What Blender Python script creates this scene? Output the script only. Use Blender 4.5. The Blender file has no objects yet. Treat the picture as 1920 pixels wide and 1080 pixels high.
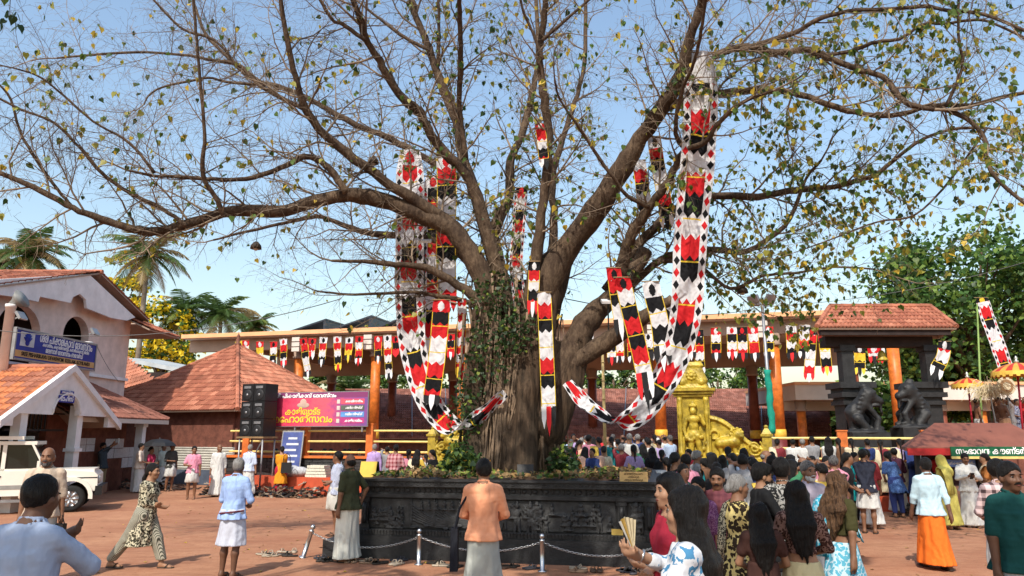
import bpy, math, random, time
import numpy as np
from mathutils import Vector, Matrix, Euler, Quaternion
T00 = time.time()
random.seed(7); RNG = np.random.default_rng(7)
SC = bpy.context.scene
COL = SC.collection
R = math.radians
# ------------------------------------------------------------------ camera
CAMH, FPX, HZ = 2.0, 1371.0, 815.0
PITCH = math.atan((HZ - 540) / FPX)
cam_d = bpy.data.cameras.new('camera'); cam = bpy.data.objects.new('camera', cam_d); COL.objects.link(cam)
cam.location = (0, 0, CAMH); cam.rotation_euler = (R(90) + PITCH, 0, 0)
cam_d.sensor_width = 36; cam_d.lens = 36 * FPX / 1920; cam_d.clip_end = 3000; cam_d.clip_start = 0.05
SC.camera = cam
# ------------------------------------------------------------------ sky, sun, exposure
SUN_AZ, SUN_EL = 18.0, 48.0
w = bpy.data.worlds.new('World'); SC.world = w; w.use_nodes = True
nt = w.node_tree; nt.nodes.clear()
sky = nt.nodes.new('ShaderNodeTexSky'); sky.sky_type = 'NISHITA'; sky.sun_disc = False
sky.sun_elevation = R(SUN_EL); sky.sun_rotation = R(180 + SUN_AZ); sky.air_density = 1.55; sky.dust_density = 2.0; sky.ozone_density = 2.0
bg = nt.nodes.new('ShaderNodeBackground'); bg.inputs[1].default_value = 0.15
wo = nt.nodes.new('ShaderNodeOutputWorld'); nt.links.new(sky.outputs[0], bg.inputs[0]); nt.links.new(bg.outputs[0], wo.inputs[0])
sd = bpy.data.lights.new('sun', 'SUN'); sd.energy = 3.5; sd.angle = R(0.55); sd.color = (1.0, 0.93, 0.82)
so = bpy.data.objects.new('sun', sd); COL.objects.link(so); so.location = (-10, -20, 30)
so.rotation_euler = Vector((math.sin(R(SUN_AZ)) * math.cos(R(SUN_EL)), math.cos(R(SUN_AZ)) * math.cos(R(SUN_EL)), -math.sin(R(SUN_EL)))).to_track_quat('-Z', 'Y').to_euler()
SC.view_settings.view_transform = 'Standard'; SC.view_settings.look = 'None'; SC.view_settings.exposure = 0.55; SC.view_settings.gamma = 1
SC.render.engine = 'CYCLES'; SC.cycles.max_bounces = 5; SC.cycles.diffuse_bounces = 3; SC.cycles.glossy_bounces = 2
# ------------------------------------------------------------------ pixel helpers (photo 1920x1080)
_cp, _sp = math.cos(PITCH), math.sin(PITCH)
def ray(px, py):
    a, b = (px - 960) / FPX, (540 - py) / FPX
    return Vector((a, _cp - b * _sp, _sp + b * _cp))
def P(px, py, Y):
    d = ray(px, py); t = Y / d.y
    return Vector((d.x * t, Y, CAMH + d.z * t))
def G(px, py, z=0.0):
    d = ray(px, py); t = (z - CAMH) / d.z
    return Vector((d.x * t, d.y * t, z))
# ------------------------------------------------------------------ objects
def tag(o, label=None, cat=None, group=None, kind=None):
    if label: o['label'] = label
    if cat: o['category'] = cat
    if group: o['group'] = group
    if kind: o['kind'] = kind
    return o
def thing(name, label, cat, loc=(0, 0, 0), rz=0.0, group=None):
    o = bpy.data.objects.new(name, None); COL.objects.link(o)
    o.empty_display_size = 0.2; o.location = loc; o.rotation_euler = (0, 0, rz)
    return tag(o, label, cat, group)
def link(name, me, mat=None, parent=None, loc=None, rot=None, scale=None, objmat=False):
    o = bpy.data.objects.new(name, me); COL.objects.link(o)
    if mat is not None:
        if objmat:
            if not me.materials: me.materials.append(None)
            o.material_slots[0].link = 'OBJECT'; o.material_slots[0].material = mat
        elif not me.materials: me.materials.append(mat)
    if parent: o.parent = parent
    if loc is not None: o.location = loc
    if rot is not None: o.rotation_euler = rot
    if scale is not None: o.scale = scale if hasattr(scale, '__len__') else (scale,) * 3
    return o
class MB:
    """collects polygons into one mesh"""
    def __init__(s): s.v = []; s.f = []; s.m = []; s.mi = 0; s.sm = []; s.smooth = False
    def _add(s, vs, fs):
        n = len(s.v); s.v += [tuple(v) for v in vs]
        for f in fs: s.f.append([i + n for i in f]); s.m.append(s.mi); s.sm.append(s.smooth)
    def box(s, c, d, rot=None, taper=1.0):
        c = Vector(c); x, y, z = d[0] / 2, d[1] / 2, d[2] / 2; vs = []
        for k in (-1, 1):
            q = taper if k > 0 else 1
            for i, j in ((-1, -1), (1, -1), (1, 1), (-1, 1)):
                p = Vector((i * x * q, j * y * q, k * z))
                if rot is not None: p = rot @ p
                vs.append(c + p)
        s._add(vs, [(3, 2, 1, 0), (4, 5, 6, 7), (0, 1, 5, 4), (1, 2, 6, 5), (2, 3, 7, 6), (3, 0, 4, 7)]); return s
    def bx(s, x0, x1, y0, y1, z0, z1):
        return s.box(((x0 + x1) / 2, (y0 + y1) / 2, (z0 + z1) / 2), (abs(x1 - x0), abs(y1 - y0), abs(z1 - z0)))
    def tube(s, pts, rad, n=8, caps=True):
        pts = [Vector(p) for p in pts]; m = len(pts)
        if not hasattr(rad, '__len__'): rad = [rad] * m
        vs = []; up = None
        for i, p in enumerate(pts):
            t = (pts[min(i + 1, m - 1)] - pts[max(i - 1, 0)])
            if t.length < 1e-7: t = Vector((0, 0, 1))
            t.normalize()
            if up is None: up = t.orthogonal().normalized()
            else:
                up = up - t * up.dot(t)
                up = up.normalized() if up.length > 1e-5 else t.orthogonal().normalized()
            b = t.cross(up)
            for k in range(n):
                a = 2 * math.pi * k / n
                vs.append(p + (up * math.cos(a) + b * math.sin(a)) * rad[i])
        fs = []
        for i in range(m - 1):
            for k in range(n):
                k2 = (k + 1) % n; fs.append((i * n + k, i * n + k2, (i + 1) * n + k2, (i + 1) * n + k))
        if caps: fs.append(tuple(range(n - 1, -1, -1))); fs.append(tuple((m - 1) * n + k for k in range(n)))
        s._add(vs, fs); return s
    def bar(s, a, b, w, h=None):
        """square bar from a to b"""
        a, b = Vector(a), Vector(b); h = h or w; t = (b - a).normalized()
        sd_ = t.cross(Vector((0, 0, 1)));  sd_ = sd_.normalized() if sd_.length > 1e-4 else Vector((1, 0, 0))
        u = sd_.cross(t); vs = []
        for q in (a, b):
            for i, j in ((-1, -1), (1, -1), (1, 1), (-1, 1)): vs.append(q + sd_ * i * w / 2 + u * j * h / 2)
        s._add(vs, [(3, 2, 1, 0), (4, 5, 6, 7), (0, 1, 5, 4), (1, 2, 6, 5), (2, 3, 7, 6), (3, 0, 4, 7)]); return s
    def lathe(s, prof, c=(0, 0, 0), n=16):
        c = Vector(c); vs = []; fs = []; m = len(prof)
        for r, z in prof:
            for k in range(n):
                a = 2 * math.pi * k / n; vs.append(c + Vector((r * math.cos(a), r * math.sin(a), z)))
        for i in range(m - 1):
            for k in range(n):
                k2 = (k + 1) % n; fs.append((i * n + k, i * n + k2, (i + 1) * n + k2, (i + 1) * n + k))
        fs.append(tuple(range(n - 1, -1, -1))); fs.append(tuple((m - 1) * n + k for k in range(n)))
        s._add(vs, fs); return s
    def prism(s, poly, fn):
        """poly of 2D points, fn(u, v, side) -> 3D for side 0 / 1"""
        n = len(poly); vs = [fn(u, v, 0) for u, v in poly] + [fn(u, v, 1) for u, v in poly]
        fs = [tuple(range(n - 1, -1, -1)), tuple(range(n, 2 * n))]
        for i in range(n): j = (i + 1) % n; fs.append((i, j, n + j, n + i))
        s._add(vs, fs); return s
    def poly(s, pts): s._add(pts, [tuple(range(len(pts)))]); return s
    def sphere(s, c, r, n=12, m=8, rot=None):
        c = Vector(c); r = r if hasattr(r, '__len__') else (r, r, r); vs = []; fs = []
        for i in range(m + 1):
            th = math.pi * i / m
            for k in range(n):
                a = 2 * math.pi * k / n
                p = Vector((r[0] * math.sin(th) * math.cos(a), r[1] * math.sin(th) * math.sin(a), r[2] * math.cos(th)))
                vs.append(c + (rot @ p if rot is not None else p))
        for i in range(m):
            for k in range(n):
                k2 = (k + 1) % n; fs.append((i * n + k, (i + 1) * n + k, (i + 1) * n + k2, i * n + k2))
        s._add(vs, fs); return s
    def mesh(s, name, mats=None):
        me = bpy.data.meshes.new(name); me.from_pydata(s.v, [], s.f)
        if mats:
            for m_ in mats: me.materials.append(m_)
            me.polygons.foreach_set('material_index', s.m)
        if any(s.sm): me.polygons.foreach_set('use_smooth', s.sm)
        me.update(); return me
    def build(s, name, mat, parent=None, **k):
        if isinstance(mat, (list, tuple)): return link(name, s.mesh(name, mat), None, parent, **k)
        return link(name, s.mesh(name), mat, parent, **k)
def npmesh(name, V, F, smooth=True, uv=None):
    me = bpy.data.meshes.new(name); V = np.asarray(V, np.float32); F = np.asarray(F, np.int32); k = F.shape[1]
    me.vertices.add(len(V)); me.vertices.foreach_set('co', V.ravel())
    me.loops.add(F.size); me.loops.foreach_set('vertex_index', F.ravel())
    me.polygons.add(len(F)); me.polygons.foreach_set('loop_start', np.arange(0, F.size, k, dtype=np.int32))
    me.polygons.foreach_set('use_smooth', np.full(len(F), smooth))
    if uv is not None:
        l = me.uv_layers.new(name='UVMap'); l.data.foreach_set('uv', np.asarray(uv, np.float32)[F.ravel()].ravel())
    me.update(calc_edges=True); return me
# ------------------------------------------------------------------ materials
MC = {}
class NT:
    """tiny node helper"""
    def __init__(s, name):
        s.m = bpy.data.materials.new(name); s.m.use_nodes = True; s.t = s.m.node_tree; s.t.nodes.clear()
        s.out = s.n('ShaderNodeOutputMaterial'); s.p = s.n('ShaderNodeBsdfPrincipled'); s.l(s.p.outputs[0], s.out.inputs[0])
    def n(s, ty, **k):
        q = s.t.nodes.new(ty)
        for a, b in k.items(): setattr(q, a, b)
        return q
    def l(s, a, b): s.t.links.new(a, b)
    def set(s, sock, v):
        if hasattr(v, 'is_output'): s.l(v, sock)
        else:
            if hasattr(v, '__len__') and len(v) == 3 and sock.type == 'RGBA': v = tuple(v) + (1,)
            sock.default_value = v
    def math(s, op, a, b=0.0, c=0.0):
        q = s.n('ShaderNodeMath', operation=op)
        for i, v in enumerate((a, b, c)): s.set(q.inputs[i], v)
        return q.outputs[0]
    def mix(s, f, a, b, bt='MIX'):
        q = s.n('ShaderNodeMix', data_type='RGBA', blend_type=bt)
        s.set(q.inputs[0], f); s.set(q.inputs[6], a); s.set(q.inputs[7], b); return q.outputs[2]
    def noise(s, scale, co=None, detail=3.0, rough=0.55, out=0):
        q = s.n('ShaderNodeTexNoise'); q.inputs['Scale'].default_value = scale; q.inputs['Detail'].default_value = detail; q.inputs['Roughness'].default_value = rough
        if co is not None: s.l(co, q.inputs['Vector'])
        return q.outputs[out]
    def co(s, kind='Object', scale=None):
        q = s.n('ShaderNodeTexCoord').outputs[kind]
        if scale is None: return q
        m = s.n('ShaderNodeMapping'); m.inputs['Scale'].default_value = scale; s.l(q, m.inputs['Vector']); return m.outputs[0]
    def ramp(s, f, stops, interp='LINEAR'):
        q = s.n('ShaderNodeValToRGB'); q.color_ramp.interpolation = interp; s.l(f, q.inputs[0]); e = q.color_ramp.elements
        while len(e) < len(stops): e.new(0.5)
        for i, (p, c) in enumerate(stops): e[i].position = p; e[i].color = tuple(c) + (1,) if len(c) == 3 else c
        return q.outputs[0]
    def bump(s, h, strength=0.3, dist=0.02):
        q = s.n('ShaderNodeBump'); q.inputs['Strength'].default_value = strength; q.inputs['Distance'].default_value = dist
        s.l(h, q.inputs['Height']); s.l(q.outputs[0], s.p.inputs['Normal'])
    def fin(s, col, rough=0.8, metal=0.0, spec=0.3):
        s.set(s.p.inputs['Base Color'], col); s.set(s.p.inputs['Roughness'], rough); s.set(s.p.inputs['Metallic'], metal)
        s.p.inputs['Specular IOR Level'].default_value = spec; return s.m
def M(name, col, rough=0.8, var=0.2, scale=3.0, bump=0.15, bscale=25.0, metal=0.0, spec=0.3, col2=None):
    """plain material: base colour with soft blotches and a fine bump"""
    if name in MC: return MC[name]
    t = NT(name); co = t.co()
    n1 = t.noise(scale, co, 5.0, 0.62)
    f = t.n('ShaderNodeMapRange'); f.inputs[1].default_value = 0.3; f.inputs[2].default_value = 0.72; t.l(n1, f.inputs[0])
    c2 = col2 or tuple(c * (1 - var * 1.6) for c in col); c1 = col if col2 else tuple(min(1, c * (1 + var * 0.5)) for c in col)
    c = t.mix(f.outputs[0], c2, c1)
    if bump: t.bump(t.noise(bscale, co, 4.0), bump, 0.02)
    MC[name] = t.fin(c, rough, metal, spec); return MC[name]
def srgb(r, g, b):
    f = lambda c: (c / 255 / 12.92) if c / 255 <= 0.04045 else ((c / 255 + 0.055) / 1.055) ** 2.4
    return (f(r), f(g), f(b))
# text (Malayalam falls back to the bundled Noto face); glyph order is visual order
def text_mesh(body, size, align='CENTER', bold=0.0, ext=0.004):
    c = bpy.data.curves.new('lettering', 'FONT'); c.body = body; c.size = size; c.align_x = align; c.align_y = 'CENTER'; c.extrude = ext; c.offset = bold; c.resolution_u = 3
    o = bpy.data.objects.new('tmp', c); COL.objects.link(o)
    dg = bpy.context.evaluated_depsgraph_get(); me = bpy.data.meshes.new_from_object(o.evaluated_get(dg)); bpy.data.objects.remove(o); bpy.data.curves.remove(c)
    me.materials.clear(); return me
def lettering(body, size, mat, parent, loc, rot, width=None, bold=0.0, ext=0.004, name='lettering'):
    me = text_mesh(body, size, 'CENTER', bold, ext); o = link(name, me, mat, parent, loc, rot)
    if width and len(me.vertices):
        xs = [v.co.x for v in me.vertices]; wd = max(xs) - min(xs)
        if wd > 0: o.scale.x = width / wd
    return o
# ------------------------------------------------------------------ signed-distance modelling (organic shapes)
class Fld:
    def __init__(s, axes):
        s.x, s.y, s.z = [np.asarray(a, np.float32) for a in axes]
        s.d = np.full((len(s.x), len(s.y), len(s.z)), 0.5, np.float32)
    def sl(s, lo, hi):
        r = []
        for a, l, h in ((s.x, lo[0], hi[0]), (s.y, lo[1], hi[1]), (s.z, lo[2], hi[2])):
            i, j = int(np.searchsorted(a, l)), int(np.searchsorted(a, h)); r.append(slice(max(0, i - 1), min(len(a), j + 1)))
        return tuple(r)
    def loc(s, q): return s.x[q[0]][:, None, None], s.y[q[1]][None, :, None], s.z[q[2]][None, None, :]
    def un(s, q, v, k):
        o = s.d[q]
        if o.size == 0: return
        if k <= 0: s.d[q] = np.minimum(o, v); return
        h = np.clip(0.5 + 0.5 * (o - v) / k, 0, 1); s.d[q] = o * (1 - h) + v * h - k * h * (1 - h)
    def cut(s, q, v, k=0.0):
        """subtract shape v"""
        o = s.d[q]
        if o.size == 0: return
        if k <= 0: s.d[q] = np.maximum(o, -v); return
        h = np.clip(0.5 - 0.5 * (o + v) / k, 0, 1); s.d[q] = o * (1 - h) + (-v) * h + k * h * (1 - h)
    def cone(s, a, b, ra, rb, k=0.03, cut=False):
        a, b = np.array(a, np.float32), np.array(b, np.float32); m = max(ra, rb) + 0.05 + k
        q = s.sl(np.minimum(a, b) - m, np.maximum(a, b) + m); X, Y, Z = s.loc(q); ba = b - a; L = float(ba @ ba) + 1e-9
        t = np.clip(((X - a[0]) * ba[0] + (Y - a[1]) * ba[1] + (Z - a[2]) * ba[2]) / L, 0, 1)
        v = np.sqrt((X - a[0] - t * ba[0]) ** 2 + (Y - a[1] - t * ba[1]) ** 2 + (Z - a[2] - t * ba[2]) ** 2) - (ra + (rb - ra) * t)
        (s.cut if cut else s.un)(q, v, k)
    def ell(s, c, r, k=0.03, rot=None, cut=False):
        c = np.array(c, np.float32); r = np.array(r, np.float32); m = float(r.max()) + 0.05 + k
        q = s.sl(c - m, c + m); X, Y, Z = s.loc(q); X = X - c[0]; Y = Y - c[1]; Z = Z - c[2]
        if rot is not None:
            t = np.array(rot, np.float32).T
            X, Y, Z = (t[0, 0] * X + t[0, 1] * Y + t[0, 2] * Z, t[1, 0] * X + t[1, 1] * Y + t[1, 2] * Z, t[2, 0] * X + t[2, 1] * Y + t[2, 2] * Z)
        k0 = np.sqrt((X / r[0]) ** 2 + (Y / r[1]) ** 2 + (Z / r[2]) ** 2); k1 = np.sqrt((X / r[0] ** 2) ** 2 + (Y / r[1] ** 2) ** 2 + (Z / r[2] ** 2) ** 2) + 1e-6
        (s.cut if cut else s.un)(q, k0 * (k0 - 1) / k1, k)
    def loft(s, prof, k=0.02, fold=0.0, nf=9, ph=0.0, fz=None, sq=2.0):
        """vertical loft: prof rows (z, cx, cy, rx, ry); folds deepen downwards"""
        pr = np.array(sorted(prof), np.float32); z0, z1 = pr[0, 0], pr[-1, 0]
        mx = float(pr[:, 3].max()) + float(np.abs(pr[:, 1]).max()) + 0.08; my = float(pr[:, 4].max()) + float(np.abs(pr[:, 2]).max()) + 0.08
        q = s.sl((-mx, -my, z0 - 0.06), (mx, my, z1 + 0.06)); X, Y, Z = s.loc(q)
        g = [np.interp(Z, pr[:, 0], pr[:, i]).astype(np.float32) for i in (1, 2, 3, 4)]
        U, W = (X - g[0]) / g[2], (Y - g[1]) / g[3]
        n = np.sqrt(U * U + W * W) if sq == 2 else (np.abs(U) ** sq + np.abs(W) ** sq) ** (1 / sq)
        v = (n - 1) * np.minimum(g[2], g[3])
        if fold:
            th = np.arctan2(W, U); am = fold * np.clip((z1 - Z) / max(0.05, (z1 - z0)), 0, 1) if fz is None else fold
            v = v + am * (np.sin(nf * th + ph + 3 * Z) + 0.6 * np.sin((nf * 1.7) * th + 2.1 * ph - 5 * Z))
        v = np.maximum(v, np.maximum(Z - z1, z0 - Z)); s.un(q, v, k)
    def keep(s, fn):
        """intersect with fn(X,Y,Z) <= 0"""
        X, Y, Z = s.loc((slice(None),) * 3); s.d = np.maximum(s.d, fn(X, Y, Z)).astype(np.float32)
    def mesh(s):
        d = s.d; sg = d < 0; c = np.zeros(tuple(n - 1 for n in d.shape), np.int8)
        for i in (0, 1):
            for j in (0, 1):
                for k in (0, 1): c += sg[i:d.shape[0] - 1 + i, j:d.shape[1] - 1 + j, k:d.shape[2] - 1 + k]
        act = (c > 0) & (c < 8); I = np.argwhere(act)
        if len(I) == 0: return np.zeros((0, 3)), np.zeros((0, 4), int)
        idx = np.full(c.shape, -1, np.int32); idx[act] = np.arange(len(I))
        co = {}; pos = {}
        for i in (0, 1):
            for j in (0, 1):
                for k in (0, 1): co[i, j, k] = d[I[:, 0] + i, I[:, 1] + j, I[:, 2] + k]
        ax = (s.x, s.y, s.z); acc = np.zeros((len(I), 3), np.float64); cnt = np.zeros(len(I))
        base = np.stack([ax[a][I[:, a]] for a in range(3)], 1); step = np.stack([ax[a][I[:, a] + 1] - ax[a][I[:, a]] for a in range(3)], 1)
        for a in range(3):
            o1, o2 = [b for b in range(3) if b != a]
            for u in (0, 1):
                for v in (0, 1):
                    e0 = [0, 0, 0]; e0[o1] = u; e0[o2] = v; e1 = list(e0); e1[a] = 1
                    f0, f1 = co[tuple(e0)], co[tuple(e1)]; mk = (f0 < 0) != (f1 < 0)
                    t = np.where(mk, f0 / np.where(mk, f0 - f1, 1), 0)
                    p = np.zeros((len(I), 3)); p[:, o1] = u; p[:, o2] = v; p[:, a] = t
                    acc += p * mk[:, None]; cnt += mk
        V = base + step * acc / np.maximum(cnt, 1)[:, None]; Q = []
        for a in range(3):
            o1, o2 = [(1, 2), (2, 0), (0, 1)][a]
            A = np.take(sg, range(0, d.shape[a] - 1), a); B = np.take(sg, range(1, d.shape[a]), a)
            E = np.argwhere(A != B)
            E = E[(E[:, o1] > 0) & (E[:, o2] > 0) & (E[:, o1] < d.shape[o1] - 1) & (E[:, o2] < d.shape[o2] - 1)]
            if len(E) == 0: continue
            def ix(du, dv):
                e = E.copy(); e[:, o1] -= du; e[:, o2] -= dv; return idx[e[:, 0], e[:, 1], e[:, 2]]
            q = np.stack([ix(1, 1), ix(0, 1), ix(0, 0), ix(1, 0)], 1); fl = ~A[E[:, 0], E[:, 1], E[:, 2]]
            q[fl] = q[fl][:, ::-1]; Q.append(q)
        Q = np.concatenate(Q); Q = Q[(Q >= 0).all(1)]
        return V, Q
def axis(lo, hi, h, flo=None, fhi=None, fh=None):
    if flo is None: return np.arange(lo, hi + h, h)
    return np.concatenate([np.arange(lo, flo, h), np.arange(flo, fhi, fh), np.arange(fhi, hi + h, h)])
def vnoise(X, sc, seed=0):
    """cheap smooth pseudo-noise from sines, for lumpy surfaces"""
    r = np.random.default_rng(seed); o = 0
    for i in range(5):
        w = r.normal(size=3) * sc; o = o + np.sin(X @ w + r.uniform(0, 6))
    return o / 5
# ------------------------------------------------------------------ the big tree
def bark_mat():
    t = NT('bark'); co = t.co(); n = t.noise(2.3, co, 6, .7); n2 = t.noise(16, t.co(scale=(1, 1, .35)), 5, .7)
    c = t.mix(t.ramp(n, [(.3, (0, 0, 0)), (.7, (1, 1, 1))]), (.05, .033, .024), (.2, .14, .092))
    c = t.mix(t.ramp(n2, [(.42, (0, 0, 0)), (.62, (1, 1, 1))]), t.mix(.6, c, (.035, .022, .016)), c)
    t.bump(n2, .9, .05); return t.fin(c, .92, 0, .15)
BARK = bark_mat()
def leaf_mat(name, c1, c2, tr=.35, rough=.5):
    t = NT(name); n = t.n('ShaderNodeObjectInfo')
    nz = t.noise(1.7, t.co(), 2); c = t.mix(nz, c1, c2); t.fin(c, rough, 0, .35)
    b = t.n('ShaderNodeBsdfTranslucent'); t.l(t.mix(.5, c, tuple(min(1, q * 1.7) for q in c2)), b.inputs[0])
    m = t.n('ShaderNodeMixShader'); m.inputs[0].default_value = tr; t.l(t.p.outputs[0], m.inputs[1]); t.l(b.outputs[0], m.inputs[2]); t.l(m.outputs[0], t.out.inputs[0])
    return t.m
LEAF = [leaf_mat('peepal_leaf_green', (.05, .10, .02), (.11, .18, .03)), leaf_mat('peepal_leaf_dark', (.018, .045, .014), (.035, .075, .02)),
        leaf_mat('peepal_leaf_olive', (.2, .21, .03), (.34, .31, .05)), leaf_mat('peepal_leaf_yellow', (.5, .34, .03), (.62, .45, .06))]
tree = thing('peepal_tree', 'huge spreading old fig tree hung with festival banners in a black stone platform', 'tree', (0.02, 14.8, 1.2))
TO = tree.location.copy()
def crom(pts, n=5):
    out = []; m = len(pts)
    for i in range(m - 1):
        p0, p1, p2, p3 = pts[max(i - 1, 0)], pts[i], pts[i + 1], pts[min(i + 2, m - 1)]
        for k in range(n):
            t = k / n; out.append(.5 * ((2 * p1) + (p2 - p0) * t + (2 * p0 - 5 * p1 + 4 * p2 - p3) * t * t + (3 * p1 - p0 - 3 * p2 + p3) * t ** 3))
    out.append(pts[-1]); return out
# each limb: pixel trace, thickness in photo pixels at both ends, distance at both ends
LIMBS = [
 ([(925, 590), (898, 505), (850, 432), (780, 400), (700, 370), (640, 366), (585, 379), (520, 396), (440, 402), (345, 426), (290, 434), (250, 432), (190, 410), (140, 385), (60, 346), (-30, 312)], 54, 11, 14.2, 11.5),
 ([(650, 362), (618, 318), (580, 293), (540, 311), (480, 333), (400, 338), (330, 332), (290, 324), (235, 318)], 20, 6, 13.2, 11.8),
 ([(420, 406), (398, 370), (385, 330), (382, 250), (375, 150), (365, 60), (358, -40)], 14, 6, 12.6, 11.0),
 ([(350, 424), (310, 396), (240, 360), (190, 318), (150, 272), (100, 230), (40, 200), (-30, 170)], 12, 5, 12.4, 11.0),
 ([(132, 384), (100, 342), (50, 262), (20, 190), (-10, 150)], 9, 5, 12.0, 11.2),
 ([(290, 324), (240, 272), (180, 230), (120, 180), (60, 142), (0, 122)], 8, 4, 11.8, 10.6),
 ([(915, 560), (865, 440), (800, 388), (720, 338), (640, 275), (578, 213), (560, 160), (533, 80), (522, -30)], 40, 11, 14.3, 11.6),
 ([(569, 204), (498, 160), (444, 122), (391, 107), (356, 104), (249, 100), (107, 109)], 13, 5, 13.0, 13.0),
 ([(498, 160), (430, 150), (380, 155), (310, 160), (282, 175), (270, 196)], 8, 4, 13.1, 12.6),
 ([(444, 122), (400, 80), (350, 55), (310, 20), (280, -10)], 8, 5, 13.0, 12.5),
 ([(860, 335), (790, 295), (720, 258), (667, 227), (578, 187), (524, 169), (480, 147), (427, 111), (390, 60), (365, 10)], 20, 7, 15.5, 15.0),
 ([(945, 570), (915, 440), (875, 330), (832, 270), (787, 221), (750, 176), (712, 116), (686, 71), (671, 34), (655, -20)], 34, 14, 14.4, 12.0),
 ([(684, 75), (637, 49), (619, 30), (596, -8)], 12, 8, 12.4, 11.8),
 ([(950, 580), (930, 500), (900, 400), (870, 285), (859, 240), (840, 180), (821, 124), (802, 75), (780, 19), (772, -20)], 40, 14, 14.9, 14.0),
 ([(802, 92), (765, 75), (720, 45), (685, 14)], 11, 6, 14.1, 13.8),
 ([(821, 124), (826, 60), (822, -20)], 11, 7, 14.3, 13.8),
 ([(872, 300), (863, 200), (862, 120), (862, 40), (861, -30)], 16, 11, 14.0, 12.0),
 ([(968, 600), (925, 445), (948, 372), (960, 300), (978, 250), (1002, 160), (1010, 90), (1004, -20)], 34, 10, 14.6, 15.5),
 ([(985, 600), (1008, 480), (1020, 380), (1024, 262), (1020, 187), (1016, 112), (1020, 37), (1024, -30)], 32, 14, 14.2, 12.2),
 ([(1018, 112), (1000, 60), (985, 20), (972, -20)], 9, 6, 12.6, 12.0),
 ([(1018, 75), (1060, 32), (1115, -10)], 10, 6, 12.4, 12.0),
 ([(1022, 560), (1040, 428), (1041, 336), (1052, 280), (1080, 210), (1092, 120), (1098, -20)], 26, 8, 15.0, 15.4),
 ([(985, 640), (1035, 510), (1090, 430), (1130, 370), (1170, 310), (1212, 250), (1242, 200), (1270, 140), (1292, 80), (1312, 10), (1318, -30)], 74, 16, 14.4, 11.4),
 ([(1200, 268), (1240, 212), (1307, 187), (1382, 173), (1453, 169), (1507, 182), (1560, 196), (1618, 213), (1684, 218), (1751, 204), (1818, 196), (1884, 182), (1960, 168)], 22, 9, 13.4, 11.0),
 ([(1255, 165), (1276, 129), (1338, 102), (1400, 93), (1453, 96), (1516, 102), (1560, 112), (1618, 133), (1662, 147), (1678, 173), (1705, 197), (1752, 206)], 20, 13, 12.8, 11.2),
 ([(1387, 95), (1440, 84), (1489, 58), (1542, 36), (1604, 18), (1662, 13), (1729, 9), (1780, 18), (1850, 30), (1940, 66)], 14, 8, 12.4, 10.4),
 ([(1520, 108), (1596, 93), (1640, 80), (1684, 64), (1729, 49), (1773, 42), (1827, 36), (1862, 44), (1930, 76)], 11, 6, 12.2, 10.8),
 ([(1765, 203), (1813, 227), (1844, 262), (1853, 302), (1876, 347), (1940, 396)], 12, 8, 11.2, 10.6),
 ([(1773, 200), (1800, 151), (1807, 116), (1796, 67), (1798, -20)], 9, 6, 11.2, 10.6),
 ([(1135, 545), (1205, 445), (1262, 392), (1329, 364), (1418, 364), (1489, 356), (1551, 351), (1604, 342), (1640, 329), (1684, 298), (1729, 262), (1780, 238), (1850, 240)], 26, 6, 15.0, 13.0),
 ([(1160, 560), (1240, 490), (1329, 471), (1387, 469), (1431, 453), (1471, 422), (1493, 382), (1515, 338), (1540, 300)], 22, 6, 14.8, 13.6),
 ([(1150, 560), (1172, 470), (1200, 420), (1217, 389), (1238, 361), (1266, 315), (1287, 283), (1319, 262), (1354, 227), (1400, 195), (1450, 170)], 34, 7, 14.0, 11.2),
 ([(1287, 283), (1273, 248), (1275, 170), (1300, 120), (1319, 60), (1326, -20)], 12, 8, 12.6, 10.4),
 ([(1217, 389), (1182, 370), (1150, 330), (1110, 270), (1080, 230), (1050, 190), (1040, 150)], 12, 5, 13.0, 11.6),
 ([(1030, 720), (1068, 650), (1110, 596), (1150, 552), (1182, 515), (1210, 470)], 70, 30, 14.2, 14.6),
 ([(1060, 690), (1110, 655), (1168, 622), (1215, 590), (1262, 560)], 54, 26, 14.2, 13.6),
 ([(930, 600), (870, 545), (800, 503), (740, 495), (680, 493), (622, 489)], 30, 6, 14.2, 13.2),
 ([(900, 520), (830, 462), (760, 440), (700, 441), (650, 425), (600, 408), (545, 415), (480, 432), (400, 450)], 24, 5, 15.0, 15.2),
 ([(930, 620), (880, 570), (830, 560), (780, 548), (720, 545), (650, 552), (590, 545)], 16, 4, 14.6, 14.2),
 ([(1240, 490), (1300, 500), (1370, 540), (1430, 520), (1490, 512), (1560, 500), (1640, 505)], 12, 4, 14.4, 13.0),
 ([(1850, 240), (1780, 330), (1720, 400), (1640, 420), (1560, 440), (1500, 470)], 7, 3, 12.2, 12.6),
]
limb3 = []; lm = MB(); lm.smooth = True
for px, d0, d1, Y0, Y1 in LIMBS:
    m = len(px); pts = []
    for i, (a, b) in enumerate(px):
        t = i / (m - 1); a += random.gauss(0, 3.5) * (0 < i < m - 1); b += random.gauss(0, 3.5) * (0 < i < m - 1); pts.append(P(a, b, Y0 + (Y1 - Y0) * t ** 1.15))
    pl = crom(pts, 5); n = len(pl); rad = []
    ph = random.uniform(0, 6)
    for i, p in enumerate(pl):
        t = i / (n - 1); d = (d0 + (d1 - d0) * t ** .72) * (.82 if d0 < 60 else .9)
        r = d / 2 * p.y / FPX * (1 + .06 * math.sin(i * .8 + ph) + .05 * math.sin(i * .37 + 2 * ph)); rad.append(r)
        if 0 < i < n - 1: pl[i] = p + Vector((random.gauss(0, 1), random.gauss(0, 1), random.gauss(0, 1))) * min(r * .12, .012)
    limb3.append((pl, rad))
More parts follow.
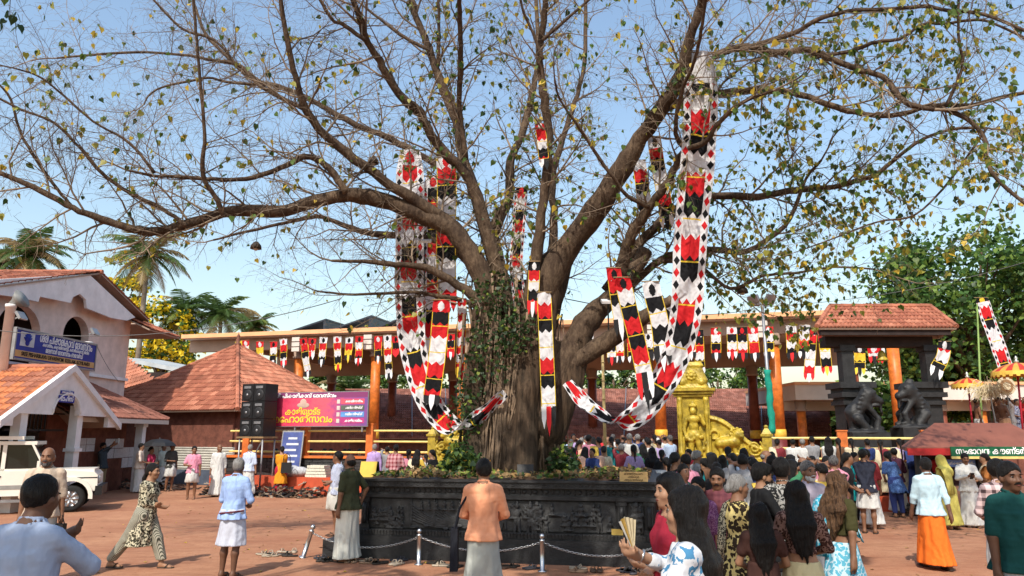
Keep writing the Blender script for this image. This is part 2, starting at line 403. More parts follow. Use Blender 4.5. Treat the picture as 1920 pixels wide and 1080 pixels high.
for pl, rad in limb3:
    b = MB(); b.smooth = True; b.tube([p - TO for p in pl], rad, 9); b.build('limb', BARK, tree)
# sub-branches, twigs
tw = MB(); tw.smooth = True; tips = []
def grow(p, d, L, r, lev):
    n = (7, 5, 3, 2)[lev]; pts = [p.copy()]; rr = [r]; q = p.copy(); d = d.normalized()
    for i in range(n):
        d = (d + Vector((random.gauss(0, .2), random.gauss(0, .2), random.gauss(0, .17) + (.06, .05, -.02, -.16)[lev]))).normalized()
        q = q + d * (L / n); pts.append(q.copy()); rr.append(max(.0016, r * (1 - .8 * (i + 1) / n)))
    tw.tube([v - TO for v in pts], rr, (6, 5, 4, 3)[lev], caps=False)
    if lev >= 2: tips.append((pts[-1], pts[-2], lev))
    if lev >= 1 and random.random() < .6: tips.append((pts[len(pts) // 2], pts[0], lev))
    if lev < 3:
        step = (.22, .13, .10)[lev]; k = max(2, int(L / step)); sgn = random.choice((-1, 1))
        for j in range(k):
            f = (j + .6 + random.uniform(-.3, .3)) / k; f = min(.98, max(.12, f)); s_ = f * n; i = min(n - 1, int(s_)); b = pts[i].lerp(pts[i + 1], s_ - i)
            t = (pts[i + 1] - pts[i]).normalized(); o = t.cross(Vector((random.gauss(0, .5), 1, random.gauss(0, .8)))).normalized() * sgn; sgn = -sgn
            nd = t * random.uniform(.5, .95) + o * random.uniform(.55, 1) + Vector((random.gauss(0, .2), random.gauss(0, .3), random.gauss(0, .2)))
            grow(b, nd, L * (.5, .5, .55)[lev] * random.uniform(.6, 1.15) * (1 - .4 * f), max(.0022, rr[i] * .55), lev + 1)
for li, (pl, rad) in enumerate(limb3):
    if li in (34, 35): continue
    acc = random.uniform(.1, .6); sgn = 1
    for i in range(1, len(pl) - 1):
        acc += (pl[i] - pl[i - 1]).length
        if rad[i] > .15 or acc < .25: continue
        acc = random.uniform(-.15, .15); t = (pl[i + 1] - pl[i - 1]).normalized(); sgn = -sgn
        o = t.cross(Vector((random.gauss(0, .3), 1, random.gauss(0, .3)))).normalized() * sgn
        d = t * .75 + o * random.uniform(.5, 1) + Vector((random.gauss(0, .25), random.gauss(0, .45), random.gauss(0, .2) + .12))
        grow(pl[i], d, random.uniform(.9, 2.1) * (1 if li < 40 else .7), min(.024, max(.006, rad[i] * .36)), 1 if random.random() < .6 else 0)
    e = pl[-1]; grow(e, (pl[-1] - pl[-3]), 1.2, rad[-1] * .8, 1)
link('twigs', tw.mesh('twigs'), M('twig_bark', (.27, .2, .14), .9, .5, 1.2, .3, 30), tree)['kind'] = 'stuff'  # pale bark: the twigs' sunlit tan is put into the colour
# leaves: heart shapes with a drip tip
_lv = [(0, 0, 0), (.30, -.10, .02), (.47, .18, .05), (.40, .48, .05), (.18, .78, .02), (0, 1.12, -.05), (-.18, .78, .02), (-.40, .48, .05), (-.47, .18, .05), (-.30, -.10, .02), (0, .45, -.03)]
_lf = [(0, 1, 2, 10), (10, 2, 3, 4), (10, 4, 5, 5), (0, 10, 8, 9), (10, 6, 7, 8), (10, 5, 6, 6)]
LV = np.array(_lv, np.float32); LT = np.array([(0, 1, 2), (0, 2, 10), (10, 2, 3), (10, 3, 4), (10, 4, 5), (0, 8, 9), (0, 10, 8), (10, 7, 8), (10, 6, 7), (10, 5, 6)], np.int32)
def leaf_frame(dirn, spin):
    y = Vector(dirn).normalized(); x = y.orthogonal().normalized(); x = Quaternion(y, spin) @ x; return Matrix((x, y, x.cross(y))).transposed()
def proj(p):
    v = p - Vector((0, 0, CAMH)); dz = v.y * _cp + v.z * _sp
    return 960 + FPX * v.x / dz, 540 - FPX * (-v.y * _sp + v.z * _cp) / dz
recs = []
for p, q, lev in tips:
    x, y = proj(p)
    dens = .026 + .03 * max(0, math.sin(x * .011 + 1) * math.sin(y * .013))
    if x > 1250: dens = .17 + .13 * math.sin(x * .012) * math.sin(y * .017 + 1) + (.16 if y > 300 else 0)
    elif x > 760: dens = .085
    if x < 480 and 300 < y < 420: dens = .055
    if random.random() > dens: continue
    for k in range(random.choice((1, 1, 2, 3))):
        f = random.random(); b = p.lerp(q, f * .8)
        d = Vector((random.gauss(0, .5), random.gauss(0, .5), -1 + random.gauss(0, .35)))
        sz = .04 + .085 * random.random() ** 1.3; u = random.random()
        yl = .13 if x > 700 else .2
        c = 3 if u < yl else 2 if u < yl + .3 else 1 if u < yl + .45 else 0
        recs.append((b + Vector((0, 0, -.02)), leaf_frame(d, random.uniform(0, 6.28)), sz, c))
print('leaves', len(recs), 'twig faces', len(tw.f))
recs.sort(key=lambda r: (r[0] - Vector((0, 0, 2))).length / r[2])
leafme = []
for c in range(4):
    me = npmesh('leaf', LV, LT, True); me.materials.append(LEAF[c]); leafme.append(me)
nl = 0
for b, m, sz, c in recs[:280]:
    o = link('leaf', leafme[c], None, tree); o.matrix_local = Matrix.Translation(b - TO) @ (m.to_4x4() @ Matrix.Scale(sz, 4))
def leaf_cloud(name, rec, mats, parent, origin, smooth=True, V0=LV, T0=LT):
    n = len(rec); A = np.array([np.array(m) * s for _, m, s, _ in rec], np.float32); B = np.array([tuple(b - origin) for b, _, _, _ in rec], np.float32)
    V = np.einsum('nij,kj->nki', A, V0) + B[:, None, :]; F = T0[None] + (np.arange(n) * len(V0))[:, None, None]
    me = npmesh(name, V.reshape(-1, 3), F.reshape(-1, 3), smooth)
    for m in mats: me.materials.append(m)
    me.polygons.foreach_set('material_index', np.repeat(np.array([r[3] for r in rec], np.int32), len(T0)))
    o = link(name, me, None, parent); o['kind'] = 'stuff'; return o
leaf_cloud('leaves', recs[280:], LEAF, tree, TO)
# trunk: fused stems and roots
F = Fld((np.arange(-1.9, 2.0, .042), np.arange(-1.5, 1.6, .042), np.arange(-.25, 4.6, .05)))
def lp(px, py, Y): return P(px, py, Y) - TO
st = [(896, 880, 14.2, 915, 560, 14.3, .27, .24), (960, 880, 13.9, 945, 560, 14.4, .22, .2), (985, 882, 13.75, 985, 600, 14.2, .2, .25), (1022, 880, 14.3, 1036, 660, 14.3, .28, .28), (1000, 880, 15, 990, 560, 14.8, .5, .4),
      (940, 880, 15.1, 950, 560, 14.9, .5, .4), (890, 880, 14.9, 905, 640, 14.8, .3, .26), (1030, 800, 14.2, 1085, 640, 14.3, .36, .26), (985, 720, 14.1, 1040, 500, 14.4, .3, .34)]
for a, b, y0, c, d, y1, r0, r1 in st:
    p, q = lp(a, b, y0), lp(c, d, y1); mid = p.lerp(q, .5) + Vector((random.gauss(0, .05), random.gauss(0, .04), 0)); rm = (r0 + r1) / 2 * .92
    F.cone(p, mid, r0, rm, .12); F.cone(mid, q, rm, r1, .12)
for k in range(16):
    a = math.pi * (1 + k / 15) + random.gauss(0, .1); r = 1.0; bx_, by_ = math.cos(a) * .72, math.sin(a) * .62
    F.cone((bx_ * .75, by_ * .75, random.uniform(.9, 1.7)), (bx_, by_, .25), .06, .1, .07); F.cone((bx_, by_, .25), (bx_ * 1.45, by_ * 1.5, -.05), .1, .06, .07)
for k in range(26):
    x = random.uniform(-.75, .8); y = -math.sqrt(max(.05, .75 - x * x)) * .85; q = random.uniform(.035, .075)
    F.cone((x + random.gauss(0, .1), y, 3.4), (x + random.gauss(0, .1), y - .05, 1.6), q * .7, q, .05); F.cone((x, y - .04, 1.6), (x + random.gauss(0, .15), y - .12, 0), q, q * 1.3, .05)
V, Q = F.mesh(); nn = vnoise(V, 5, 1) * .03 + vnoise(V * (1, 1, .22), 16, 2) * .035 + vnoise(V * (1, 1, .15), 30, 5) * .02; rr_ = np.linalg.norm(V[:, :2], axis=1)[:, None]
V[:, :2] *= 1 + nn[:, None] / np.maximum(rr_, .3)
_t = NT('trunk_bark'); _n = _t.noise(1, _t.co(scale=(13, 13, 1.3)), 6, .72); _n2 = _t.noise(2.2, _t.co(), 4, .6); _c = _t.mix(_t.ramp(_n, [(.36, (0, 0, 0)), (.66, (1, 1, 1))]), (.022, .016, .012), (.135, .088, .057)); _c = _t.mix(_t.ramp(_n2, [(.4, (0, 0, 0)), (.7, (.5, .5, .5))]), _c, (.085, .066, .048)); _t.bump(_n, 1.0, .1)
link('trunk', npmesh('trunk', V, Q), _t.fin(_c, .95, 0, .1), tree)
ar = MB(); ar.smooth = True
for k in range(110):
    x = random.uniform(-1.0, .95); y = -math.sqrt(max(.02, 1 - x * x)) * .82; z = random.uniform(2.2, 3.9); pts = []
    x += random.gauss(0, .05)
    for i in range(9):
        pts.append((x + math.sin(i * .9 + k) * .05, y - .05 - .012 * i + math.cos(k + i) * .03, z - i * z / 8)); x += random.gauss(0, .03)
    ar.tube(pts, [random.uniform(.008, .03)] * 9, 5)
ar.build('aerial_roots', M('root_bark', (.26, .18, .12), .9, .5, 3, .5, 25), tree)['kind'] = 'stuff'
# creeper leaves and the bush at its foot
DY = 1.1
def clump(name, label, cat, centers, n, size, mats, wts, seed=1, origin=None, down=.2):
    r = random.Random(seed); rec = []
    for i in range(n):
        c, rad = r.choice(centers); v = Vector((r.gauss(0, 1), r.gauss(0, 1), r.gauss(0, 1))).normalized() * (r.random() ** .4)
        p = Vector(c) + Vector((v.x * rad[0], v.y * rad[1], v.z * rad[2]))
        d = Vector((r.gauss(0, 1), r.gauss(0, 1) - .3, r.gauss(0, .7) - down))
        rec.append((p, leaf_frame(d, r.uniform(0, 6.28)), size * r.uniform(.6, 1.3), r.choices(range(len(mats)), wts)[0]))
    o = thing(name, label, cat, origin or centers[0][0]); leaf_cloud('leaves', rec, mats, o, o.location); return o
GRN = [leaf_mat('creeper_dark', (.014, .034, .012), (.03, .06, .018), .2), leaf_mat('creeper_mid', (.035, .075, .018), (.06, .11, .03), .3), leaf_mat('creeper_lime', (.16, .22, .04), (.25, .3, .05), .3), leaf_mat('flower_orange', (.6, .2, .03), (.7, .35, .05), .3)]
clump('creeper', 'dark leafy creeper climbing the left of the fig trunk', 'creeper', [((-.75, 13.85, 3.1), (.3, .3, 1.2)), ((-.35, 13.60, 3.6), (.45, .2, .8)), ((-.95, 14.00, 2.2), (.3, .3, .9)), ((.1, 13.65, 3.9), (.4, .2, .5)), ((-.3, 13.70, 4.6), (.5, .3, .5))], 1150, .07, GRN, (6, 3, .7, 0), 3)
clump('flowering_bush', 'green bush with a few orange flowers at the foot of the fig trunk', 'bush', [((-.95, 13.5, 1.55), (.28, .35, .36)), ((-.72, 13.3, 1.45), (.3, .3, .28)), ((-1.15, 13.9, 1.4), (.22, .3, .22))], 800, .09, GRN, (5, 4, 2, .35), 4)
clump('small_bush', 'small dark shrub right of the fig trunk on the platform', 'bush', [((.95, 13.80, 1.5), (.3, .3, .35))], 350, .08, GRN, (5, 4, 1, 0), 5)
# ------------------------------------------------------------------ people
def cloth(name, col, pat=None, col2=None, sc=18.0, rough=.85):
    if name in MC: return MC[name]
    t = NT(name); co = t.co(); n = t.noise(4.0, co, 4, .6); base = t.mix(n, tuple(c * .78 for c in col), tuple(min(1, c * 1.12) for c in col))
    thr = 1.04 if pat == 'print2' else .93
    if pat in ('print', 'print2'):
        sc *= 2.6
        v = t.n('ShaderNodeTexVoronoi'); v.inputs['Scale'].default_value = sc; t.l(t.mix(.12, co, t.noise(9, co, 2, out=1)), v.inputs['Vector'])
        nn = t.noise(sc * 1.3, co, 3, .6); f = t.math('GREATER_THAN', t.math('ADD', v.outputs['Distance'], t.math('MULTIPLY', nn, .8)), thr); base = t.mix(f, base, col2)
    elif pat == 'check':
        s3 = t.n('ShaderNodeSeparateXYZ'); t.l(co, s3.inputs[0]); fs = []
        for i, m in ((0, 1.0), (2, 1.0), (1, 1.0)):
            fs.append(t.math('GREATER_THAN', t.math('SINE', t.math('MULTIPLY', s3.outputs[i], sc * 4)), .25))
        f = t.math('MULTIPLY', t.math('ADD', t.math('MULTIPLY', fs[0], .6), t.math('MULTIPLY', fs[1], .6)), .8); base = t.mix(f, base, col2)
    elif pat == 'stripe':
        s3 = t.n('ShaderNodeSeparateXYZ'); t.l(co, s3.inputs[0]); f = t.math('GREATER_THAN', t.math('SINE', t.math('MULTIPLY', t.math('ADD', s3.outputs[0], s3.outputs[1]), sc * 5)), .3); base = t.mix(f, base, col2)
    elif pat == 'border':
        s3 = t.n('ShaderNodeSeparateXYZ'); t.l(co, s3.inputs[0]); f = t.math('LESS_THAN', s3.outputs[2], sc); base = t.mix(f, base, col2)
    wv = t.noise(7.0, t.co(scale=(1.0, 1.0, .45)), 4, .55); wr = t.n('ShaderNodeTexWave'); wr.inputs['Scale'].default_value = 3.0; wr.inputs['Distortion'].default_value = 9.0; wr.inputs['Detail'].default_value = 2; t.l(co, wr.inputs['Vector'])
    t.bump(t.math('ADD', wv, t.math('MULTIPLY', wr.outputs['Fac'], .3)), .55, .05); MC[name] = t.fin(base, rough, 0, .15); return MC[name]
def skinm(i):
    c = [(.20, .095, .052), (.29, .15, .085), (.13, .06, .034), (.38, .21, .13)][i]; return M('skin_%d' % i, c, .55, .12, 6, .08, 60, 0, .35)
def hairm(k='black'):
    if 'hair_' + k in MC: return MC['hair_' + k]
    c, c2 = {'black': ((.004, .0035, .0035), (.011, .009, .008)), 'grey': ((.16, .15, .14), (.3, .29, .28)), 'white': ((.5, .49, .47), (.65, .64, .62)), 'brown': ((.03, .015, .008), (.15, .08, .04)), 'salt': ((.02, .02, .02), (.16, .15, .15))}[k]
    t = NT('hair_' + k); co = t.co(scale=(75, 75, 5)); n = t.noise(1, co, 4, .65); t.bump(n, 1.0, .03); MC['hair_' + k] = t.fin(t.mix(t.ramp(n, [(.35, (0, 0, 0)), (.65, (1, 1, 1))]), c, c2), .48, 0, .22); return MC['hair_' + k]
def ik(a, c, l1, l2, pole):
    a, c, pole = Vector(a), Vector(c), Vector(pole); v = c - a; L = min(max(v.length, .05), (l1 + l2) * .998); v.normalize(); c = a + v * L
    x = (l1 * l1 - l2 * l2 + L * L) / (2 * L); h = math.sqrt(max(0, l1 * l1 - x * x)); p = (pole - v * pole.dot(v)); p = p.normalized() if p.length > 1e-4 else v.orthogonal().normalized()
    return a + v * x + p * h, c
PC = {}
HANG = (.235, -.03, .70)
POSE = {  # (left hand, right hand) relative to the standing body, metres for a 1.65 m figure; facing -Y
 'hang': (HANG, (-.235, -.03, .70)), 'fold': ((-.04, -.2, 1.06), (.04, -.22, 1.02)), 'phone': ((.06, -.28, 1.16), (-.06, -.28, 1.16)), 'hold': ((.09, -.24, 1.0), (-.1, -.24, 1.0)),
 'hip': ((.16, .02, .9), (-.235, -.03, .7)), 'up': ((.02, -.36, 1.62), (.16, -.36, 1.6)), 'behind': ((-.03, .16, .84), (.05, .17, .88)), 'walk': ((.24, -.16, .76), (-.24, .14, .74)),
 'pray': ((.025, -.2, 1.18), (-.025, -.2, 1.18)), 'fan': ((.12, -.3, 1.1), (-.1, -.31, 1.30)), 'rail': ((.16, -.3, 1.08), (-.16, -.3, 1.08)), 'one': ((.235, -.03, .7), (-.1, -.24, 1.06)), 'hipR': ((.235, -.03, .7), (-.22, .05, .88)), 'cam': ((.03, -.3, 1.34), (-.03, -.3, 1.3)), 'point': ((.3, -.38, 1.25), (-.235, -.03, .7)), 'sidebag': ((.24, -.03, .7), (-.25, -.06, .66)), 'lap': ((.12, -.34, .93), (-.12, -.34, .93))}
eyes_ = False
def geo(sex, pose, stance, lean, hy, hp, top, bottom, hem, hair, h, fat, face, bend=0.0):
    """build body / garments / hair meshes for a 1.65 m figure facing -Y; cached by shape"""
    h = .0115 if h < .0115 else float(np.interp(h, (.011, .012, .013, .014, .016, .018, .02, .022, .026), (.0115, .0145, .0165, .019, .024, .028, .032, .037, .044)))
    key = (sex, pose, stance, lean, hy, hp, top, bottom, hem, hair, h, fat, face, bend)
    if key in PC: return PC[key]
    fem = sex == 'f'; sh = .152 if fem else .168; st = stance
    feet = {'stand': ((.1, 0, .0), (-.1, .02, .0)), 'close': ((.07, .0, 0), (-.07, .01, 0)), 'step': ((.08, -.2, 0), (-.08, .2, .02)), 'stride': ((.07, -.33, 0), (-.08, .42, .03)), 'apart': ((.15, -.03, 0), (-.15, .05, 0)), 'sit': ((.12, -.42, .0), (-.12, -.42, .0)), 'cross': ((-.1, -.28, .02), (.1, -.3, .02))}[st]
    pz = {'stride': .84, 'step': .885, 'sit': .48, 'cross': .14}.get(st, .905); pel = Vector((0, 0, pz))
    la = R(lean); up = Vector((0, -math.sin(la), math.cos(la))); zo = pz - .905
    neck = pel + up * .505; chest = pel + up * .33; hcn = neck + (up * .6 + Vector((0, 0, .4))).normalized() * .14 + Vector((0, -.02 - bend, 0))
    Rh = Euler((R(hp), 0, R(hy))).to_matrix(); HN = np.array(Rh)
    def hd(x, y, z): return hcn + Rh @ Vector((x, y, z))
    Sh = [pel + up * .432 + Vector((s * sh, .005, 0)) for s in (1, -1)]; Hp = [pel + Vector((s * .085, 0, -.03)) for s in (1, -1)]
    arms = []; rt = Matrix.Rotation(0, 3, 'X')
    for i in (0, 1):
        t = Vector(POSE[pose][i]); t = t + Vector((0, 0, zo)) - pel; t = pel + Matrix.Rotation(la, 3, 'X') @ t
        pole = Vector((1 if i == 0 else -1, .9 if pose != 'cam' else 0.35, -.35 if pose != 'cam' else -.55)); arms.append((Sh[i],) + ik(Sh[i], t, .275, .25, pole))
    legs = []
    for i in (0, 1):
        f = Vector(feet[i]); an = f + Vector((0, .02, .085)); kn, an = ik(Hp[i], an, .405, .385, (0.12 if i == 0 else -.12, -1, .1)) if st != 'cross' else ((Vector((.36 if i == 0 else -.36, -.2, .12))), Vector((-.1 if i == 0 else .1, -.33, .06)))
        legs.append((Hp[i], kn, an, f))
    allp = [hcn + Vector((0, 0, .13))] + [q for a in arms for q in a] + [q for l in legs for q in l]
    lo = [min(q[i] for q in allp) - .24 for i in range(3)]; hi = [max(q[i] for q in allp) + .24 for i in range(3)]; lo[2] = -.03; hi[2] = max(hi[2] - .05, hcn.z + .2)
    hf = min(h, .0095 if h < .018 else .0125); fr = .13; face = face or (eyes_ and h < .03)
    ax = [axis(lo[i], hi[i], h, hcn[i] - fr, hcn[i] + fr, hf) if face else axis(lo[i], hi[i], h) for i in range(3)]
    axc = [axis(lo[i], hi[i], h) for i in range(3)]
    def new(fine=True): return Fld(ax if fine else axc)
    fk = .02; bl = 1 + fat
    # ---- body
    F = new()
    def torso(F, g=0.0, k=.04):
        a = pel; F.ell(a + up * .02, (.148 + g + .04 * fat, .108 + g + .05 * fat, .13 + g), k, np.array(Matrix.Rotation(la, 3, 'X')))
        F.ell(a + up * .16 + Vector((0, -.01 - .05 * fat, 0)), ((.128 if not fem else .118) * bl + g, .1 * bl + g, .15 + g), k, np.array(Matrix.Rotation(la, 3, 'X')))
        F.ell(a + up * .34, (.158 - .012 * fem + g + .02 * fat, .108 + g + .02 * fat, .16 + g), k, np.array(Matrix.Rotation(la, 3, 'X')))
        if fem: 
            for s in (1, -1): F.ell(a + up * .31 + Vector((s * .07, -.085, 0)), (.055 + g * .8, .048 + g * .8, .055 + g * .8), k)
        F.cone(Sh[0] + Vector((-.03, 0, .005)), Sh[1] + Vector((.03, 0, .005)), .055 + g, .055 + g, k); F.cone(chest + up * .09, neck + up * .015, .085 + g, .058 + g * .6, .05)
    torso(F); F.cone(neck - up * .04, hd(0, .015, -.05), .056, .05, .03)
    rmin = min(h * .6, .013)
    for (s_, e, w_) in arms:
        F.cone(s_, e, .05 * (1 - .1 * fem), .041 * (1 - .1 * fem), .03); F.cone(e, w_, .041 * (1 - .1 * fem), .028, .02)
        d = (w_ - e).normalized(); lat = d.cross(Vector((0, 0, 1))); lat = lat.normalized() if lat.length > .3 else Vector((0, 1, 0)); nrm = lat.cross(d)
        if pose in ('hang', 'walk', 'hip', 'hipR', 'sidebag'): lat = Vector((0, 1, 0)); lat = (lat - d * lat.dot(d)).normalized(); nrm = lat.cross(d); nrm = nrm if nrm.x * (s_.x) < 0 else -nrm
        pm = w_ + d * .075; F.cone(w_, pm, .03, .03, .02); F.cone(w_ + d * .03 + lat * .018, pm + lat * .022, .022, .02, .015); F.cone(w_ + d * .03 - lat * .018, pm - lat * .022, .022, .02, .015)
        curl = .55 if pose in ('hang', 'walk', 'sidebag', 'behind', 'hip', 'hipR') else 1.1
        for j, (o, L) in enumerate(((-.032, .066), (-.011, .076), (.011, .072), (.031, .058))):
            b = pm + lat * o; d1 = (d * math.cos(curl * .45) + nrm * math.sin(curl * .45)); d2 = (d * math.cos(curl) + nrm * math.sin(curl)); m_ = b + d1 * L * .55; F.cone(b, m_, max(rmin, .0092), max(rmin, .0086), .006); F.cone(m_, m_ + d2 * L * .5, max(rmin, .0086), max(rmin * .9, .007), .004)
        b = w_ + d * .03 - lat * .03; F.cone(b, b - lat * .03 + d * .035 + nrm * .015, max(rmin, .0125), max(rmin, .01), .01); F.cone(b - lat * .03 + d * .035 + nrm * .015, b - lat * .028 + d * .065 + nrm * .028, max(rmin, .01), max(rmin * .9, .008), .005)
    for (a, k_, n_, f) in legs:
        F.cone(a, k_, .082 * (1 + .3 * fat), .056, .03); F.cone(k_, k_.lerp(n_, .35) + Vector((0, .012, 0)), .05, .053, .03); F.cone(k_.lerp(n_, .35) + Vector((0, .012, 0)), n_, .053, .034, .03)
        if st in ('cross',): F.cone(n_, n_ + Vector((-.1 if n_.x < 0 else .1, -.08, -.02)), .035, .03, .02); continue
        F.cone(n_ + Vector((0, .02, -.03)), f + Vector((0, .045, .035)), .036, .034, .02); F.cone(f + Vector((0, .02, .04)), f + Vector((0, -.12, .024)), .036, .026, .03); F.cone(f + Vector((.015, -.12, .022)), f + Vector((.015, -.165, .018)), .02, .016, .01); F.cone(f + Vector((-.02, -.11, .02)), f + Vector((-.022, -.145, .016)), .02, .015, .01)
    # head
    F.ell(hd(0, .012, .022), (.0745, .094, .098), .02, HN); F.ell(hd(0, -.026, -.045), (.057, .064, .075), .03, HN); F.ell(hd(0, -.064, -.094), (.026, .022, .02), .03, HN)
    F.ell(hd(0, -.075, .026), (.05, .018, .012), .02, HN); F.cone(hd(0, -.088, .006), hd(0, -.103, -.028), .0075, .012, .012); F.ell(hd(.013, -.098, -.031), (.009, .011, .008), .008, HN); F.ell(hd(-.013, -.098, -.031), (.009, .011, .008), .008, HN)
    F.ell(hd(0, -.086, -.06), (.022, .012, .014), .015, HN)
    for s in (1, -1):
        F.ell(hd(s * .077, .008, -.018), (.011, .021, .031), .012, HN); F.ell(hd(s * .04, -.06, -.03), (.022, .022, .02), .03, HN)
        if face: F.ell(hd(s * .031, -.101, .004), (.017, .013, .008), .008, HN, cut=True)
    out = {}; V, Q = F.mesh(); out['body'] = npmesh('body', V, Q)
    # ---- top
    if top:
        kind, sl = top.split(':') if ':' in top else (top, 'short'); F = new(False); hemz = {'shirt': -.10, 'kurta': -.5, 'blouse': .13, 'kurtal': -.5, 'kurti': -.32}[kind]; g = .02
        if kind == 'blouse': torso(F, .012, .04)
        else:
            torso(F, .016, .05); pr = []
            for z, rx, ry, oy in ((hemz - .02, .212 if hemz > -.3 else .245, .185 if hemz > -.3 else .215, 0), (hemz + .06, .205 if hemz > -.3 else .232, .175 if hemz > -.3 else .195, 0), (0, .192, .155, -.005), (.14, .158 * (1 if not fem else .92), .128, -.015), (.27, .172, .125, -.005), (.36, .165, .112, 0)):
                q = pel + up * z; pr.append((q.z, q.x, q.y + oy - .025 * fat * (1 if z > -.2 else 0), (rx - (.008 if z > -.1 else 0)) * (1 + .3 * fat) - .012 * fem, ry * (1 + .6 * fat)))
            F.loft(pr, .04, .012, 7, random.uniform(0, 6))
        ln = {'short': 1.0, 'half': .8, 'long': 2.0, 'cap': .55, 'three': 1.55, 'roll': 1.35}[sl]
        for (s_, e, w_) in arms:
            e2 = s_.lerp(e, min(1, ln)); F.cone(s_, e2, .058, .06 if ln < 1.2 else .05, .025)
            if ln > 1: w2 = e.lerp(w_, ln - 1 if ln < 2 else .97); F.cone(e, w2, .05, .041, .02)
        zc = float((pel + up * hemz).z); nx, ny, nz = neck + up * .04
        F.keep(lambda X, Y, Z: np.maximum(zc - Z, -(np.sqrt((X - nx) ** 2 + (Y - ny) ** 2 + ((Z - nz) * .9) ** 2) - (.078 if not fem else .1)))) 
        if not fem and kind == 'shirt':  # collar
            cr_ = [neck + up * (.028 + .012 * math.sin(t)) + Vector((.06 * math.cos(t), .052 * math.sin(t) - .004, 0)) for t in np.linspace(-1.2, math.pi + 1.2, 11)]
            for a_, b_ in zip(cr_[:-1], cr_[1:]): F.cone(a_, b_, .0135, .0135, .006)
        V, Q = F.mesh()
        if hf < .03: V = V + (vnoise(V * (1, .7, 1.6), 17, 3) * .006 + vnoise(V * (1, 1, 2.2), 34, 9) * .003)[:, None] * np.sign(V - np.array(pel))[:, :3] * (1, 1, 0)
        out['top'] = npmesh('shirt', V, Q)
    # ---- bottom
    if bottom:
        F = new(False); f0, f1 = Vector(feet[0]), Vector(feet[1]); mx = (f0.x + f1.x) / 2; my = (f0.y + f1.y) / 2; sp = abs(f0.x - f1.x) / 2; sy = abs(f0.y - f1.y) / 2
        if bottom in ('skirt', 'dhoti', 'lungi', 'saree', 'gown'):
            fl = {'skirt': .19, 'dhoti': .115, 'lungi': .115, 'saree': .12, 'gown': .22}[bottom]; z1 = pz + (.07 if bottom != 'gown' else .2); fr_ = 1 - hem / pz
            if st in ('sit', 'cross'):
                F.ell((0, -.16, pz * .55), (.42, .36, pz * .75), .05)
                for l in legs: F.cone(l[0], l[1], .12, .1, .06); F.cone(l[1], l[2], .1, .08, .06)
            else:
                kx = max(abs(l[1].x) for l in legs)
                pr = [(hem, mx * fr_, my * fr_, .1 + sp * fr_ * .6 + fl * (.55 + .45 * fr_), .085 + sy * fr_ + fl * (.35 + .4 * fr_)), (hem + .25 * (z1 - hem), mx * .6 * fr_, my * .6 * fr_ - .02, .1 + sp * .5 * fr_ + fl * .72, .09 + sy * .72 * fr_ + fl * .6), (hem + .6 * (z1 - hem), 0, -.02, .115 + fl * .6, .122 + sy * .33 * fr_ + fl * .42), (pz - .02, 0, 0, .175 + .06 * fat, .138 + .08 * fat), (z1, 0, -.01, .15 + .05 * fat, .12 + .06 * fat)]
                F.loft(pr, .03, {'skirt': .016, 'dhoti': .010, 'lungi': .009, 'saree': .010, 'gown': .018}[bottom], {'skirt': 13, 'dhoti': 8, 'lungi': 6, 'saree': 9, 'gown': 10}[bottom], random.uniform(0, 6))
                if bottom == 'lungi':  # folded-up roll at the waist
                    F.loft([(pz - .02, 0, 0, .185 + .06 * fat, .15 + .08 * fat), (pz + .05, 0, -.005, .188 + .06 * fat, .155 + .08 * fat)], .02)
                    F.cone((.02, -.15, pz + .02), (-.02, -.17, hem + .05), .035, .045, .05)
                if bottom == 'dhoti': F.cone((.03, -.14, pz), (.02, -.13 + my * .8, hem + .06), .03, .05, .05)
        else:
            for (a, k_, n_, f) in legs:
                r1 = .1 if bottom == 'pants' else .115; F.cone(a, k_, r1 + .012, r1 - .02, .04); F.cone(k_, n_ + Vector((0, 0, .02)), r1 - .02, .062 if bottom == 'pants' else .075, .03)
            F.loft([(pz - .12, 0, 0, .17, .135), (pz + .1, 0, -.005, .155 * bl, .125 * bl)], .05); F.keep(lambda X, Y, Z: hem - Z)
        V, Q = F.mesh(); out['bottom'] = npmesh('lower_garment', V, Q)
